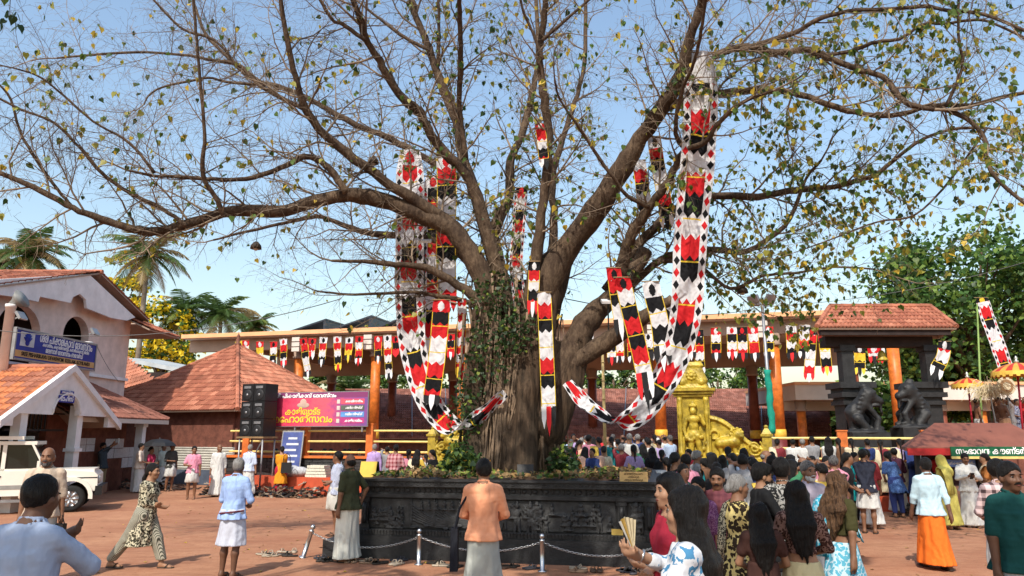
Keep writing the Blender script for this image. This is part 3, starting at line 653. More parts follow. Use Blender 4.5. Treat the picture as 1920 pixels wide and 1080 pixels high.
    # ---- hair
    if hair and hair != 'none':
        F = new(); base = (.084, .106, .108)
        def plane(c0, sl_):
            def f(X, Y, Z):
                x, y, z = X - hcn.x, Y - hcn.y, Z - hcn.z; t = HN.T; yy = t[1, 0] * x + t[1, 1] * y + t[1, 2] * z; zz = t[2, 0] * x + t[2, 1] * y + t[2, 2] * z; wob = .006 * np.sin(x * 130) * np.sin(yy * 90 + 1) + .006 * np.sin(x * 57 + 2); return (c0 + sl_ * yy) - zz + wob
            return f
        if hair == 'balding':
            F.ell(hd(0, .03, -.01), (.082, .088, .075), .02, HN); F.keep(plane(-.01, -.75)); F.keep(lambda X, Y, Z: -(plane(.055, .1)(X, Y, Z)))
        else:
            F.ell(hd(0, .018, .028), base if hair != 'thick' else (.093, .112, .118), .02, HN); F.keep(plane(-.012 if not fem else -.016, -.86))
            if hair in ('thick',): F.ell(hd(0, -.05, .085), (.06, .05, .04), .03, HN)
            if hair == 'bun': F.ell(hd(0, .115, -.02), (.05, .045, .05), .015, HN)
            if hair in ('long', 'longfront', 'curly'):
                L = .40 if hair != 'curly' else .36; w_ = .05 if hair != 'curly' else .062
                for s in (-1, -.33, .33, 1):
                    a = hd(s * .055, .04, -.02); b = hd(s * .068, .075, -.16); c_ = Vector((s * (.085 if hair != 'curly' else .1), neck.y + .10, neck.z - .12)); L2 = L * (1.12 if abs(s) < .5 else .9) * (1 + .06 * math.sin(7 * s + h * 900)); e = Vector((s * .06, pel.y + (neck.y - pel.y) * (1 - L2 / .5) + .12, neck.z - L2)); F.cone(a, b, .045, w_, .03); F.cone(b, c_, w_, w_ * .92, .022); F.cone(c_, e, w_ * .92, w_ * .22, .02)
                for s in (-1, 1): F.cone(hd(s * .055, -.035, .075), hd(s * .083, -.012, .0), .03, .026, .03); F.cone(hd(s * .083, -.012, .0), hd(s * .08, .01, -.12), .026, .03, .03); F.cone(hd(s * .08, .01, -.12), Vector((s * .1, neck.y + .04, neck.z - .1)), .03, .035, .03)
            if hair in ('tail', 'braid'):
                pts = [hd(0, .1, -.02), hd(0, .135, -.1), Vector((0, neck.y + .12, neck.z - .1)), Vector((0, neck.y + .13, neck.z - .28)), Vector((0, (neck.y + pel.y) / 2 + .14, neck.z - .44))]
                for i in range(4): F.cone(pts[i], pts[i + 1], .036 - .004 * i, .034 - .005 * i, .02)
            if hair == 'veil': F.ell(hd(0, .03, .01), (.1, .115, .125), .03, HN); F.cone(hd(0, .06, -.08), chest + Vector((0, .06, .05)), .11, .15, .06); F.keep(lambda X, Y, Z: -(np.sqrt((X - hd(0, -.12, -.03).x) ** 2 + (Y - hd(0, -.12, -.03).y) ** 2 + (Z - hd(0, -.12, -.03).z) ** 2) - .085))
        V, Q = F.mesh()
        if len(V):
            if hair == 'curly': V = V + np.stack([vnoise(V, 45, i) for i in (1, 2, 3)], 1) * .02
            elif hair in ('long', 'thick'): V = V + np.stack([vnoise(V * (3, 3, .4), 14, i) for i in (1, 2, 3)], 1) * (.009, .009, .004)
            if hair != 'veil': V = V + np.stack([vnoise(V, 75, i) for i in (1, 2, 3)], 1) * .0065
            out['hair'] = npmesh('hair', V, Q)
    out['_'] = dict(hcn=hcn, Rh=Rh, neck=neck, pel=pel, up=up, Sh=Sh, arms=arms, legs=legs, chest=chest)
    PC[key] = out; return out
FACE_ME = {}
def person(x, y, yaw, H, label, sex='m', skin=0, top='shirt:short', tm=None, bottom='dhoti', bm=None, hem=.1, hair='short', hm='black', pose='hang', stance='stand', lean=0, hy=0, hp=0, h=.024, fat=0.0, face=False, z=0.0, group=None, beard=None, feet=True, bend=0.0, eyes=True):
    g = geo(sex, pose, stance, lean, hy, hp, top, bottom, hem, hair, h, fat, face, bend); k = H / 1.65
    o = thing('person', label, 'person', (x, y, z), R(yaw), group); o.scale = (k, k, k); S = skinm(skin)
    link('body', g['body'], S, o, objmat=True)
    if 'top' in g: link('shirt' if 'blouse' not in top else 'blouse', g['top'], tm, o, objmat=True)
    if 'bottom' in g: link({'pants': 'trousers', 'churi': 'trousers', 'skirt': 'skirt', 'gown': 'skirt'}.get(bottom, bottom), g['bottom'], bm, o, objmat=True)
    if 'hair' in g: link('hair' if hair != 'veil' else 'veil', g['hair'], bm if hair == 'veil' else hairm(hm), o, objmat=True)
    i = g['_']
    def hd(a, b, c): return i['hcn'] + i['Rh'] @ Vector((a, b, c))
    if eyes and (face or h < .03):
        if 'eye' not in FACE_ME:
            b = MB(); b.smooth = True; b.sphere((0, 0, 0), .012, 12, 8); b.mi = 1; b.sphere((0, -.0068, .0005), .0085, 10, 6); FACE_ME['eye'] = b.mesh('eye', [M('eye_white', (.22, .18, .16), .3, 0, bump=0), M('eye_iris', (.01, .007, .006), .2, 0, bump=0)])
            b = MB(); b.smooth = True; b.tube([(-.018, .004, -.002), (-.006, -.002, .003), (.008, -.001, .003), (.02, .008, -.001)], [.003, .0048, .0042, .002], 6); FACE_ME['brow'] = b.mesh('eyebrow', [hairm('black')])
            b = MB(); b.smooth = True; b.tube([(-.022, .012, .002), (-.01, .002, .001), (0, 0, -.001), (.01, .002, .001), (.022, .012, .002)], [.002, .006, .007, .006, .002], 6); FACE_ME['lips'] = b.mesh('lips', [M('lips', (.19, .06, .05), .4, .1)])
        rm = i['Rh'].to_4x4()
        for s in (1, -1):
            e = link('eye', FACE_ME['eye'], None, o); e.matrix_local = Matrix.Translation(hd(s * .031, -.0765, .004)) @ rm @ Matrix.Scale(.88, 4)
            e = link('eyebrow', FACE_ME['brow'], None, o); e.matrix_local = Matrix.Translation(hd(s * .033, -.091, .024)) @ rm @ Matrix.Scale(s, 4, (1, 0, 0))
        e = link('lips', FACE_ME['lips'], None, o); e.matrix_local = Matrix.Translation(hd(0, -.097, -.061)) @ rm
    if beard:
        b = MB(); b.smooth = True; rot = i['Rh']; bc = hairm('black' if beard in ('mous', 'beard') else 'white' if beard == 'white' else 'salt')
        b.tube([hd(-.028, -.088, -.054), hd(-.012, -.101, -.046), hd(0, -.104, -.045), hd(.012, -.101, -.046), hd(.028, -.088, -.054)], [.004, .0085, .0085, .0085, .004], 7)
        b.build('moustache', bc, o)
        if beard != 'mous':
            bb = Fld((axis(-.1, .1, .006), axis(-.14, .1, .006), axis(-.15, .05, .006))); bb.ell((0, -.028, -.058), (.062, .066, .072), .02); bb.ell((0, -.068, -.1), (.03, .026, .024), .02)
            bb.keep(lambda X, Y, Z: np.maximum(Z + .045 - .35 * np.maximum(0, Y + .05), -(np.sqrt((X / .03) ** 2 + ((Z + .06) / .013) ** 2) - 1) * .02 + 0 * Y))
            V, Q = bb.mesh(); V = V @ np.array(rot).T + np.array(i['hcn']); link('beard', npmesh('beard', V, Q), bc, o)
    if feet and hem > .02 and stance not in ('cross',):
        if 'sole' not in FACE_ME:
            b = MB(); b.smooth = True; pl = [(.045, .07), (.05, 0), (.055, -.1), (.045, -.17), (0, -.19), (-.04, -.165), (-.048, -.08), (-.038, 0), (-.04, .07), (0, .09)]
            b.prism(pl, lambda u, v, s_: Vector((u, v, -.012 + .022 * s_))); b.tube([(.05, -.06, 0), (.02, -.09, .055), (-.02, -.09, .055), (-.048, -.055, 0)], [.012, .008, .008, .012], 5); FACE_ME['sole'] = b.mesh('sandal', [M('sandal_dark', (.035, .025, .02), .7)])
        for l in i['legs']: link('sandal', FACE_ME['sole'], None, o, l[3] + Vector((0, 0, .002)))
    return o, g['_'], k
# ------------------------------------------------------------------ ground
def ground_mat():
    t = NT('brick_pavers'); co = t.co(); br = t.n('ShaderNodeTexBrick'); t.l(t.co(scale=(1, 1, 1)), br.inputs['Vector']); br.inputs['Scale'].default_value = 4.4; br.inputs['Mortar Size'].default_value = .022; br.inputs['Row Height'].default_value = .5; br.inputs['Brick Width'].default_value = 1.0
    br.inputs['Color1'].default_value = (.34, .155, .092, 1); br.inputs['Color2'].default_value = (.30, .125, .07, 1); br.inputs['Mortar'].default_value = (.26, .13, .08, 1)
    n = t.noise(.55, co, 6, .65); n2 = t.noise(6, co, 5, .7); n3 = t.noise(60, co, 3, .7)
    c = t.mix(t.ramp(n, [(.35, (0, 0, 0)), (.68, (.7, .7, .7))]), br.outputs[0], (.46, .245, .14))
    c = t.mix(t.ramp(n2, [(.45, (0, 0, 0)), (.75, (.75, .75, .75))]), c, (.27, .115, .066)); c = t.mix(t.ramp(n3, [(.55, (0, 0, 0)), (.8, (.5, .5, .5))]), c, (.52, .32, .2))
    n5 = t.noise(1.6, t.co(scale=(.35, 1.6, 1)), 5, .7); c = t.mix(t.ramp(n5, [(.52, (0, 0, 0)), (.7, (.55, .55, .55))]), c, (.2, .085, .05)); n4 = t.noise(22, co, 2, .5); c = t.mix(t.ramp(n4, [(.66, (0, 0, 0)), (.72, (.8, .8, .8))]), c, (.16, .075, .045)); t.bump(t.math('ADD', t.math('MULTIPLY', br.outputs['Fac'], -.5), t.math('ADD', n3, n2)), .45, .02); return t.fin(c, .95, 0, .12)
MB().poly([(-500, -20, 0), (500, -20, 0), (500, 900, 0), (-500, 900, 0)]).build('ground', ground_mat())['kind'] = 'structure'
lit = MB(); rl = random.Random(5)
for i in range(420):
    a = rl.uniform(-9, 11); b = rl.uniform(7.5, 22)
    s_ = rl.uniform(.02, .055); an = rl.uniform(0, 6.3); c_, q = math.cos(an) * s_, math.sin(an) * s_
    lit.mi = rl.choice((0, 0, 1, 2)); lit.poly([(a - c_, b - q, .006), (a + q * .6, b - c_ * .6, .02), (a + c_, b + q, .006), (a - q * .6, b + c_ * .6, .016)])
o = lit.build('fallen_leaves', [M('dry_leaf', (.34, .2, .08), .9), LEAF[3], M('dry_leaf_dark', (.12, .06, .03), .9)]); tag(o, 'dry fallen leaves scattered over the brick paving', 'litter', None, 'stuff')
# ------------------------------------------------------------------ shared materials
ORANGE = M('orange_paint', (.62, .16, .035), .55, .22, 5, .1, 40); RAILY = M('yellow_rail_paint', (.72, .56, .19), .5, .15, 6); REDP = M('red_oxide_plinth', (.52, .085, .035), .7, .22, 2.5)
BLACKST = M('black_granite', (.022, .022, .023), .55, .35, 7, .4, 45, 0, .35); BLACK2 = M('black_granite_worn', (.045, .045, .045), .6, .4, 9, .5, 50)
GOLD = M('gold_paint', (.5, .36, .035), .45, .4, 5, .4, 30, .1, .45); WHITEP = M('white_plaster', (.76, .74, .74), .8, .12, 2); PINKP = M('pink_plaster', (.70, .57, .51), .85, .15, 2)
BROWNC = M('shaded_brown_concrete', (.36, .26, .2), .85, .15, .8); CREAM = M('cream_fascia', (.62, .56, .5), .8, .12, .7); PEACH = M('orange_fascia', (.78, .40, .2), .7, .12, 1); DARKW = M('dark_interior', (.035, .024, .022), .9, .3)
LATER = M('laterite_wall', (.17, .062, .042), .9, .3, 4, .4, 20); STEEL = M('stainless_steel', (.6, .6, .6), .28, .08, 5, .02, 30, .95, .5); BLK = M('black_plastic', (.012, .012, .013), .5, .2, 8); GREYM = M('grey_metal', (.3, .3, .31), .45, .15, 6, .1, 30, .6)
TILE = [M('clay_tile_a', (.43, .155, .09), .85, .4, 1.1, .2, 30), M('clay_tile_b', (.36, .12, .07), .85, .4, 1.1, .2, 30), M('clay_tile_c', (.5, .2, .12), .85, .35, 1.1, .2, 30)]
TILED = [M('shaded_tile_a', (.30, .12, .085), .85, .3, 2, .2, 30), M('shaded_tile_b', (.25, .10, .07), .85, .3, 2, .2, 30), M('shaded_tile_c', (.34, .15, .11), .85, .3, 2, .2, 30)]  # darker clay copies; shade on skirt roof and temple wings put into colour
_tv = []; _tf = []
for j, (y, dz) in enumerate(((-.0, .03), (-.0, .075), (1.12, .03))):
    for i in range(7):
        x = -.5 + i / 6; z = (.085, .02, .02, .07, .02, .02, .085)[i]; _tv.append((x, y, dz + (z if j else z - .05)))
for j in range(2):
    for i in range(6): a = j * 7 + i; _tf.append((a, a + 1, a + 8, a + 7))
TV = np.array(_tv, np.float32); TF = np.array(_tf, np.int32)
TILEME = {}
def tile_roof(parent, E0, E1, R0, R1, mats=TILE, w=.26, hgt=.34, indiv=0, slabmat=None, th=.06, rs=1):
    """a slope of overlapping clay tiles between an eave E0-E1 and a ridge R0-R1 (world points)"""
    pr = parent.matrix_basis.inverted() if parent else Matrix(); E0, E1, R0, R1 = [pr @ Vector(q) for q in (E0, E1, R0, R1)]
    xd = (E1 - E0).normalized(); nr = xd.cross((R0 + R1) / 2 - (E0 + E1) / 2).normalized(); yd = nr.cross(xd); L = ((R0 + R1) / 2 - (E0 + E1) / 2).dot(yd); n = max(2, round(L / hgt)); hh = L / n; rec = []; r = random.Random(rs)
    for i in range(n):
        f = i / n; a = E0.lerp(R0, f); b = E1.lerp(R1, f); f2 = (i + 1) / n; a2 = E0.lerp(R0, f2); b2 = E1.lerp(R1, f2); lo = max(a.dot(xd), a2.dot(xd) - w * .5); hi = min(b.dot(xd), b2.dot(xd) + w * .5)
        k = max(1, round((hi - lo) / w)); ww = (hi - lo) / k; o0 = E0 + yd * (hh * i) - xd * E0.dot(xd)
        for j in range(k):
            c = o0 + xd * (lo + ww * (j + .5)); rec.append((c + nr * r.uniform(0, .012), Matrix((xd * ww, yd * hh, nr * .55)).transposed().to_4x4() @ Matrix.Rotation(r.gauss(0, .012), 4, 'Z'), r.choice((0, 0, 1, 1, 2))))
    if indiv and len(rec) > indiv: r.shuffle(rec)
    for c, m, k in rec[:indiv]:
        if (id(mats), k) not in TILEME:
            me = npmesh('tile', TV, TF, False); me.materials.append(mats[k]); TILEME[(id(mats), k)] = me
        o = link('tile', TILEME[(id(mats), k)], None, parent); o.matrix_local = Matrix.Translation(c) @ m
    rest = rec[indiv:]
    if rest:
        A = np.array([np.array(m.to_3x3()) for _, m, _ in rest], np.float32); B = np.array([tuple(c) for c, _, _ in rest], np.float32); V = np.einsum('nij,kj->nki', A, TV) + B[:, None]; Fq = TF[None] + (np.arange(len(rest)) * len(TV))[:, None, None]
        me = npmesh('tiles', V.reshape(-1, 3), Fq.reshape(-1, 4), False)
        for m in mats: me.materials.append(m)
        me.polygons.foreach_set('material_index', np.repeat(np.array([k for _, _, k in rest], np.int32), len(TF))); o = link('tiles', me, None, parent); o['kind'] = 'stuff'
    mb = MB(); pts = [E0, E1, R1, R0] if (R0 - R1).length > .01 else [E0, E1, R0]; k = len(pts)
    mb._add([p - nr * .004 for p in pts] + [p - nr * th for p in pts], [tuple(range(k)), tuple(range(2 * k - 1, k - 1, -1))] + [(i, i + k, (i + 1) % k + k, (i + 1) % k) for i in range(k)]); mb.build('roof_slab', slabmat or BROWNC, parent)
def ridge(parent, a, b, mat=None, r=.09):
    pr = parent.matrix_basis.inverted(); a, b = pr @ Vector(a), pr @ Vector(b); mb = MB(); L = (b - a).length; n = max(2, int(L / .38)); d = (b - a) / n
    for i in range(n): mb.tube([a + d * i, a + d * (i + 1.06)], [r * 1.08, r * .95], 8)
    mb.build('ridge_tiles', mat or TILE[0], parent)
# ------------------------------------------------------------------ boundary: plinth, stone wall, fence
FA, FB = Vector((-10.4, 27.1, 0)), Vector((11.0, 20.6, 0)); FU = (FB - FA).normalized(); FN = Vector((FU.y, -FU.x, 0)); FROT = math.atan2(FU.y, FU.x)
def onf(px, off=0.0):
    """distance along the fence line where a pixel column meets it"""
    k = (px - 960) / 1398; A = FA + FN * off; return (k * A.y - A.x) / (FU.x - k * FU.y)
def fp(u, off=0.0, z=0.0): return FA + FU * u + FN * off + Vector((0, 0, z))
def fence(p0, p1, posts, h0, label, side, ledge, zt):
    u0, u1 = onf(p0), onf(p1); L = u1 - u0; b = thing('boundary_wall', 'low wall of dark rough stone blocks behind the red ledge, ' + side, 'wall', fp(u0), FROT)
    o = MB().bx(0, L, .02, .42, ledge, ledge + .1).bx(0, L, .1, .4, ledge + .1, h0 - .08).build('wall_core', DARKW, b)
    mb = MB(); r = random.Random(int(p0)); z = ledge + .004; row = 0
    while z < h0 - .12:
        x = r.uniform(-.2, 0); rh = r.uniform(.1, .15)
        while x < L:
            w_ = r.uniform(.18, .42); x0, x1 = max(0, x), min(L, x + w_ - .015)
            if x1 - x0 > .03: mb.box(((x0 + x1) / 2, .075 + r.uniform(-.02, .02), z + rh / 2), (x1 - x0, .11, rh - .015), Matrix.Rotation(r.gauss(0, .02), 3, 'Y'))
            x += w_
        z += rh
    mb.build('stones', BLACK2, b)['kind'] = 'stuff'; MB().bx(-.03, L + .03, -.04, .46, h0 - .08, h0).build('coping', ORANGE, b)
    pl = MB().bx(0, L, -.75, .1, 0, ledge).build('plinth', REDP, None); pl.location = fp(u0); pl.rotation_euler = (0, 0, FROT); pl['kind'] = 'structure'
    f = thing('rail_fence', label, 'fence', fp(u0), FROT); us = [onf(p) - u0 for p in posts]
    for u in us: 
        m = MB().bx(u - .13, u + .13, .1, .34, h0, zt + .12); m.bx(u - .15, u + .15, .08, .36, zt + .12, zt + .16); m.build('post', ORANGE, f)
    ends = [0] + us + [L]
    for a, c in zip(ends[:-1], ends[1:]):
        for k in range(3):
            z = h0 + (zt - h0) * (k + .35) / 2.6; MB().tube([(a + .02, .2, z), (c - .02, .2, z + random.uniform(-.012, .012))], .036, 8).build('rail', RAILY, f)
    return b
fence(425, 803, (458, 566, 690), 1.28, 'orange and yellow rail fence left of the fig tree', 'left of the fig tree', .6, 2.22)
fence(1440, 1765, (1580, 1740), 1.22, 'orange and yellow rail fence right of the golden entrance', 'right of the golden entrance', .38, 1.97)
# ------------------------------------------------------------------ tree platform
PA, PB = G(606, 1044), G(1228, 1066); PU = (PB - PA).normalized(); PA = PA + PU * .6 + Vector((-PU.y, PU.x, 0)) * .12; PB = PB + Vector((-PU.y, PU.x, 0)) * .12; PROT = math.atan2(PU.y, PU.x); PL = (PB - PA).length
pf = thing('tree_platform', 'carved black granite platform around the fig tree', 'platform', PA, PROT); DP = 4.1
MB().bx(-.62, PL + .16, -.12, DP + .3, 0, .27).build('base_step', BLACKST, pf); MB().bx(-.12, PL + .1, -.1, DP, .27, .36).bx(-.05, PL + .05, -.05, DP - .05, .36, .46).build('lower_moulding', BLACKST, pf)
MB().bx(0, PL, .04, DP - .1, .46, 1.0).build('core', BLACKST, pf); MB().bx(-.06, PL + .06, -.04, DP, .97, 1.03).bx(-.02, PL + .02, .0, DP - .06, 1.03, 1.15).bx(-.1, PL + .1, -.09, DP + .02, 1.15, 1.24).bx(-.13, PL + .13, -.12, DP + .05, 1.24, 1.275).build('cornice', BLACKST, pf)
mb = MB(); mb.smooth = True
for i in range(int(PL / .18)):
    x = .1 + i * .18; mb.sphere((x, -.0, 1.09), (.04, .028, .035), 8, 5); mb.tube([(x - .075, -.004, 1.05), (x - .075, -.004, 1.13)], .012, 5)
mb.build('boss_frieze', BLACK2, pf)['kind'] = 'stuff'; mb = MB(); mb.smooth = True
for i in range(int(PL / .1)):
    x = .02 + i * .1; pts = [(x + .035 * math.cos(a) * (1 - a / 9), -.092, 1.195 + .03 * math.sin(a) * (1 - a / 9)) for a in np.linspace(0, 6, 9)]; mb.tube(pts, .007, 4)
mb.build('scroll_frieze', BLACK2, pf); mb = MB()
for i in range(int((PL + .1) / .055)): mb.box((-.03 + i * .055, -.052, .41), (.034, .03, .075), Matrix.Rotation(.25, 3, 'X'))
mb.build('petal_moulding', BLACK2, pf)
for x in (0.06, PL * .45, PL * .9, PL - .06):
    m = MB(); m.bx(x - .06, x + .06, -.005, .05, .46, .97); m.bx(x - .085, x + .085, -.02, .05, .9, .97); m.bx(x - .085, x + .085, -.02, .05, .46, .53); m.smooth = True; m.tube([(x, -.015, .55), (x, -.03, .62), (x, -.015, .7), (x, -.03, .78), (x, -.015, .88)], [.035, .045, .03, .045, .03], 8); m.build('pilaster', BLACKST, pf)
def relief(x0, x1, kind):
    F = Fld((np.arange(x0 - .02, x1 + .02, .0125), np.arange(-.075, .1, .0125), np.arange(.44, 1.0, .0125))); r = random.Random(int(x0 * 100) + 3)
    F.loft([(.47, (x0 + x1) / 2, .07, (x1 - x0) / 2, .05), (.95, (x0 + x1) / 2, .07, (x1 - x0) / 2, .05)], 0, sq=12)
    def fig(x, z, s, sit):
        F.ell((x, -.01, z + .19 * s), (.03 * s, .035, .036 * s), .01); F.ell((x, 0, z + .235 * s), (.022 * s, .025, .022 * s), .01); F.ell((x, .0, z + .1 * s), (.042 * s, .035, .062 * s), .01); F.ell((x, .005, z + .02 * s), (.045 * s, .03, .04 * s), .01); a = r.choice((-1, 1))
        F.cone((x - .045 * s, -.01, z + .14 * s), (x - .085 * s, -.01, z + (.07 if r.random() < .5 else .2) * s), .014 * s, .012 * s, .008); F.cone((x + .045 * s, -.01, z + .14 * s), (x + .08 * s, -.015, z + (.06 if r.random() < .5 else .19) * s), .014 * s, .012 * s, .008)
        if sit: F.cone((x - .08 * s, -.01, z - .03 * s), (x + .08 * s, -.015, z - .03 * s), .024 * s, .024 * s, .01)
        else: F.cone((x - .02 * s, 0, z), (x - .035 * s, 0, z - .17 * s), .026 * s, .016 * s, .01); F.cone((x + .02 * s, 0, z), (x + .035 * s, 0, z - .17 * s), .026 * s, .016 * s, .01)
    if kind == 'crowd':
        fig(x0 + .42, .63, 1.25, False); fig(x0 + .64, .63, 1.25, False); fig(x0 + .2, .66, .9, False)
        for i in range(26): fig(r.uniform(x0 + .1, x1 - .1), r.choice((.53, .6, .7, .76)), r.uniform(.55, .85), r.random() < .5)
        F.cone((x0 + 1.0, .01, .73), (x0 + 1.6, .01, .74), .02, .02, .01)
    else:
        for i in range(20): fig(r.uniform(x0 + .06, x0 + .6), r.choice((.5, .56, .62, .68)), r.uniform(.5, .75), True)
        for sx in (.72, 1.12):
            for k in range(6):
                q = [(x0 + sx + .9 * t, .01, .88 - .05 * k - .26 * math.sin(t * 2.6) * (1 - .1 * k)) for t in np.linspace(0, 1, 7)]
                for a, b in zip(q[:-1], q[1:]): F.cone(a, b, .012, .012, .006)
            F.cone((x0 + sx + .02, .0, .55), (x0 + sx + .02, -.0, .96), .018, .014, .01)
            for i in range(5): fig(x0 + sx + .2 + .13 * i, .8, .5, True)
        for i in range(14): F.ell((r.uniform(x0 + .3, x1 - .1), .0, r.uniform(.48, .53)), (.05, .03, .02), .01)
    V, Q = F.mesh(); link('relief_panel', npmesh('relief', V, Q), BLACK2, pf)
relief(.14, PL * .45 - .08, 'ship'); relief(PL * .45 + .08, PL * .9 - .08, 'crowd'); relief(PL * .9 + .09, PL - .14, 'crowd')
so_ = MB(); rs_ = random.Random(9); nx_, ny_ = 40, 46
gz = lambda i, j: 1.26 + .05 * math.sin(i * .6) * math.sin(j * .5) + rs_.uniform(0, .03)
so_._add([(.05 + (PL - .1) * i / nx_, .1 + (DP - .3) * j / ny_, gz(i, j)) for j in range(ny_ + 1) for i in range(nx_ + 1)], [(j * (nx_ + 1) + i, j * (nx_ + 1) + i + 1, (j + 1) * (nx_ + 1) + i + 1, (j + 1) * (nx_ + 1) + i) for j in range(ny_) for i in range(nx_)]); so_.build('soil', M('soil', (.16, .09, .05), .95, .4, 8, .6, 20), pf)
rec = []
for i in range(2000):
    p = PA + PU * rs_.uniform(.1, PL - .1) + Vector((-PU.y, PU.x, 0)) * (rs_.random() ** 1.5 * 3.4 + .1) + Vector((0, 0, 1.3 + rs_.uniform(0, .06))); rec.append((p, leaf_frame((rs_.gauss(0, 1), rs_.gauss(0, 1), rs_.uniform(-.1, .6)), rs_.uniform(0, 6)), rs_.uniform(.04, .1), rs_.choice((0, 1, 2, 3, 4, 4, 4))))
o = leaf_cloud('leaf_litter', rec, GRN[:3] + [M('dry_leaf', (.34, .2, .08)), M('dry_litter', (.2, .13, .06), .95)], None, Vector((0, 0, 0))); tag(o, 'green and dry leaf litter on top of the black platform', 'litter')
# notice boards, plates on the platform
YB = M('yellow_board', (.62, .42, .06), .6, .1); TANB = M('tan_board', (.62, .4, .16), .6, .12); DTXT = M('dark_lettering', (.03, .015, .01), .7, 0, bump=0); WTXT = M('white_lettering', (.85, .85, .85), .6, 0, bump=0)
q = PA + PU * (PL - .26); b = thing('notice_board', 'tan notice board with dark lettering on the platform edge', 'sign', q + Vector((0, 0, 1.27)), PROT); MB().bx(-.24, .2, -.06, -.03, .0, .155).build('board', TANB, b); MB().bx(-.2, .16, -.03, .02, -.005, .05).build('foot', BLK, b)
for i, tx in enumerate(('ക്ഷേത്രാചാരം', 'പാലിക്കുക', 'ചെരുപ്പ് അഴിക്കുക')): lettering(tx, .042, DTXT, b, (-.02, -.062, .125 - .047 * i), (R(90), 0, 0), .3 if i != 1 else .18, .0006, .001)
b = thing('small_plate', 'small brass plate on the right end of the platform carving', 'plate', PA + PU * (PL - .56) + Vector((0, 0, .5)), PROT); MB().bx(-.09, .09, -.03, -.012, -.04, .05).build('plate', M('brass', (.5, .36, .1), .4, .1, metal=.6), b)
b = thing('folding_sign', 'yellow folding sign standing on the left edge of the platform', 'sign', PA + PU * .02 + Vector((.0, .35, 1.27)), PROT); MB().box((0, 0, .13), (.3, .02, .28), Matrix.Rotation(-.3, 3, 'X')).build('front_panel', YB, b); MB().box((.02, .1, .13), (.3, .02, .28), Matrix.Rotation(.3, 3, 'X')).build('rear_panel', BLK, b)
b = thing('spotlight', 'black floodlight lying at the foot of the fig trunk', 'floodlight', P(985, 885, 13.0)); b.location.z = 1.3; MB().box((0, 0, .09), (.28, .08, .2), Matrix.Rotation(-.4, 3, 'X')).build('housing', BLK, b); MB().bx(-.16, .16, -.03, .03, 0, .02).build('bracket', BLK, b)
# bollards with chain
bol = [(568, 1046, 588, 992), (785, 1059, 785, 997), (1017, 1072, 1017, 1005), (1232, 1084, 1232, 1016)]; tops = []
for i, (ax, ay, bx2, by) in enumerate(bol):
    g0 = G(ax, ay); lean_ = .28 if i == 0 else 0; o = thing('bollard', ['leaning steel bollard at the left corner of the platform', 'steel bollard in front of the carved ship panel', 'steel bollard in front of the carved crowd panel', 'steel bollard at the right end of the chain'][i], 'bollard', g0, 0, 'chained steel bollards'); o.rotation_euler = (0, lean_, 0)
    m = MB(); m.smooth = True; m.lathe([(.07, 0), (.07, .015), (.036, .02), (.036, .43), (.043, .435), (.043, .455), (.02, .46), (.02, .475)], n=16); m.build('post', STEEL, o); m = MB(); m.smooth = True; m.sphere((0, 0, .505), .042, 16, 10); m.build('ball', STEEL, o); tops.append(o.location + Euler((0, lean_, 0)).to_matrix() @ Vector((0, 0, .42)))
def chain(a, b, sag, label):
    o = thing('chain', label, 'chain', a, 0, 'steel chains between the bollards'); n = 46; mb = MB(); mb.smooth = True
    for i in range(n):
        t0, t1 = i / n, (i + 1) / n; f = lambda t: a.lerp(b, t) - Vector((0, 0, sag * 4 * t * (1 - t))) - a
        p, q = f(t0), f(t1); d = (q - p).normalized(); s_ = d.cross(Vector((0, 0, 1) if i % 2 else (0, 1, .3))).normalized() * .013; L = q - p; mb.tube([p - L * .2 + s_, q + L * .2 + s_, q + L * .2 - s_, p - L * .2 - s_, p - L * .2 + s_], .0045, 4)
    mb.build('links', STEEL, o)
chain(tops[0], tops[1], .2, 'steel chain sagging from the leaning bollard'); chain(tops[1], tops[2], .17, 'steel chain sagging across the middle of the platform front'); chain(tops[2], tops[3], .16, 'steel chain sagging across the right of the platform front')
# sandals left on the ground
SANDM = [M('sandal_%d' % i, c, .75, .2) for i, c in enumerate(((.03, .025, .02), (.1, .06, .04), (.25, .16, .1), (.05, .05, .06), (.4, .33, .25)))]
b = MB(); b.smooth = True; _pl = [(.04, .12), (.045, .04), (.05, -.05), (.04, -.12), (0, -.14), (-.036, -.115), (-.043, -.03), (-.034, .04), (-.036, .12), (0, .14)]
b.prism(_pl, lambda u, v, s_: Vector((u, v, .022 * s_))); b.tube([(.045, -.02, .01), (.02, -.05, .06), (-.02, -.05, .06), (-.042, -.015, .01)], [.012, .008, .008, .012], 5); SAND = b.mesh('sandal')
def sandal(p, rz, k, label, grp, tilt=0.0):
    label = ('black', 'brown', 'tan', 'grey', 'beige')[k] + ' ' + label; o = link('sandal', SAND, SANDM[k], None, p, (tilt, 0, rz), None, True); tag(o, label, 'sandal', grp); return o
r = random.Random(21)
for i in range(34):
    u = r.uniform(-.5, PL + .3); p = PA + PU * u + Vector((PU.y, -PU.x, 0)) * r.uniform(.28, .62); p.z = .004
    a = r.uniform(0, 6.3); k = r.choice((0, 0, 1, 2, 3, 4)); sandal(p, a, k, 'sandal left in front of the carved black platform', 'sandals at the tree platform'); sandal(p + Vector((.1 * math.cos(a), .1 * math.sin(a), 0)), a + r.gauss(0, .3), k, 'sandal left in front of the carved black platform', 'sandals at the tree platform')
for i in range(9):
    p = G(r.uniform(478, 570), r.uniform(1026, 1046)); p.z = .004; sandal(p, r.uniform(0, 6), r.choice((0, 0, 4)), 'sandal lying beside the leaning bollard', 'sandals by the leaning bollard')
